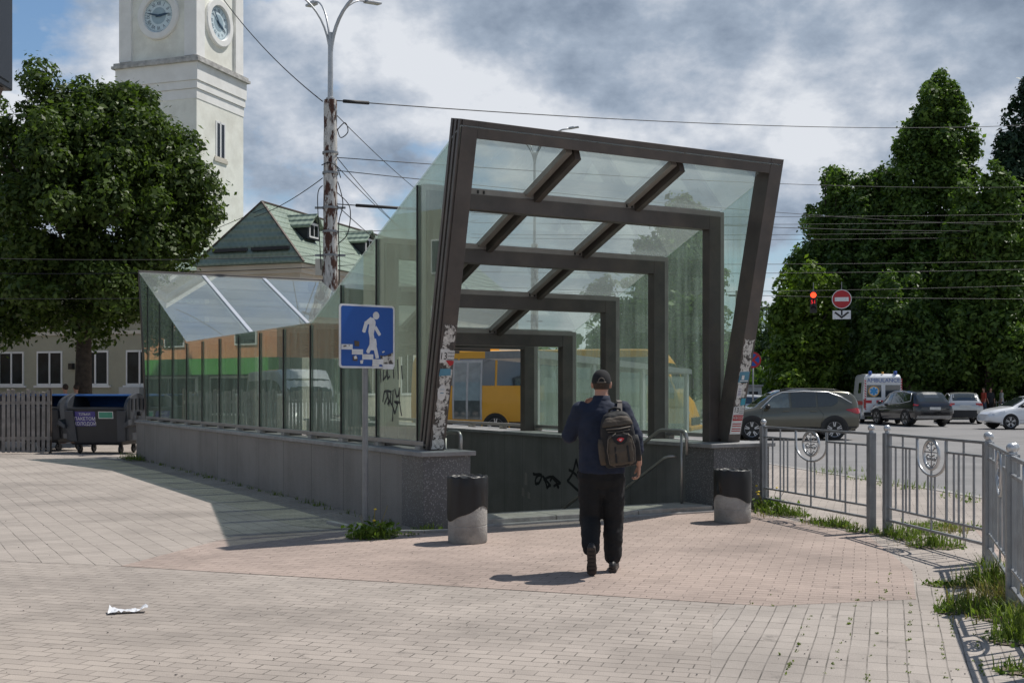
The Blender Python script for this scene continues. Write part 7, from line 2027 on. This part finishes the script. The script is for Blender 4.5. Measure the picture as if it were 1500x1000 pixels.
    x, y = at(1470, 104); w = thing('park_wall', 'pale ochre wall glimpsed under the trees on the right', 'wall', (x, y, 0), R(-6)); mb = MB(); mb.box(-14, 14, 0, .4, 0, 3.0); obj('wall_body', mb, 'beige_wall', w); mb = MB(); mb.box(-14, 14, -.05, .45, 3.0, 3.12); obj('coping', mb, 'cornice', w)
build_signals()

def far_person(label, x, y, rz, top, legs, bag=None, stride=.1):
    r = thing('person', label, 'person', (x, y, 0.03), rz)
    b = MB()
    def ell(z, rx, ry, n=14): return [(rx * math.cos(2 * PI * k / n), ry * math.sin(2 * PI * k / n), z) for k in range(n)]
    b.loft([ell(.85, .14, .1), ell(1.1, .14, .1), ell(1.38, .19, .11), ell(1.47, .08, .07)])
    b.cone((0, 0, 1.45), .055, (0, 0, 1.55), .055, 10); b.ball((0, .01, 1.64), (.075, .09, .11), 12, 8); b.ball((0, .1, 1.63), .016, 6, 5)
    for sg in (1, -1):
        b.cone((sg * .18, 0, 1.4), .05, (sg * .25, -.03 * sg, 1.13), .042, 8); b.cone((sg * .25, -.03 * sg, 1.13), .04, (sg * .24, .08, .9), .028, 8); b.cone((sg * .24, .08, .9), .03, (sg * .24, .1, .8), .024, 8)
        b.cone((sg * .09, 0, .85), .085, (sg * .1, sg * stride * .5, .47), .06, 10); b.cone((sg * .1, sg * stride * .5, .47), .055, (sg * .1, sg * stride, .08), .04, 10); b.cone((sg * .1, sg * stride, .04), .035, (sg * .11, sg * stride + .18, .03), .03, 8)
    organic('body', b, 'skin', r, .018, 2)
    s = MB(); s.loft([ell(.88, .17, .125), ell(1.1, .165, .12), ell(1.38, .21, .13), ell(1.46, .11, .09)])
    for sg in (1, -1): s.cone((sg * .18, 0, 1.4), .065, (sg * .25, -.03 * sg, 1.13), .055, 8)
    organic('shirt', s, top, r, .02, 2)
    s = MB(); s.loft([ell(.75, .16, .11), ell(.92, .16, .115)])
    for sg in (1, -1): s.cone((sg * .09, 0, .85), .098, (sg * .1, sg * stride * .5, .47), .078, 10); s.cone((sg * .1, sg * stride * .5, .47), .075, (sg * .1, sg * stride, .12), .065, 10)
    organic('trousers', s, legs, r, .02, 2)
    s = MB(); s.ball((0, -.012, 1.675), (.082, .092, .1), 12, 8); obj('hair', s, 'hair', r, True)
def build_people():
    for px_, D, lab, rz, top, legs in ((1441, 70, 'distant person in a red top standing by the low fence', 100, 'shirt_red', 'jeans'), (1451, 70.6, 'distant person in a dark jacket beside the red-topped one', 200, 'shirt_dark', 'trousers'), (1467, 71, 'distant person in a pale shirt walking by the low fence', 80, 'shirt_pale', 'jeans')):
        x, y = at(px_, D); far_person(lab, x, y, R(rz), top, legs)
    for px_, D, lab, top in ((121, 36.2, 'passer-by in a pale shirt, head showing just above the waste container', 'shirt_pale'), (136, 36.4, 'second passer-by with a fair head above the waste container, right of the trunk', 'shirt_dark')):
        x, y = at(px_, D); far_person(lab, x + .15, y - 1.8, R(60), top, 'jeans')
build_people()
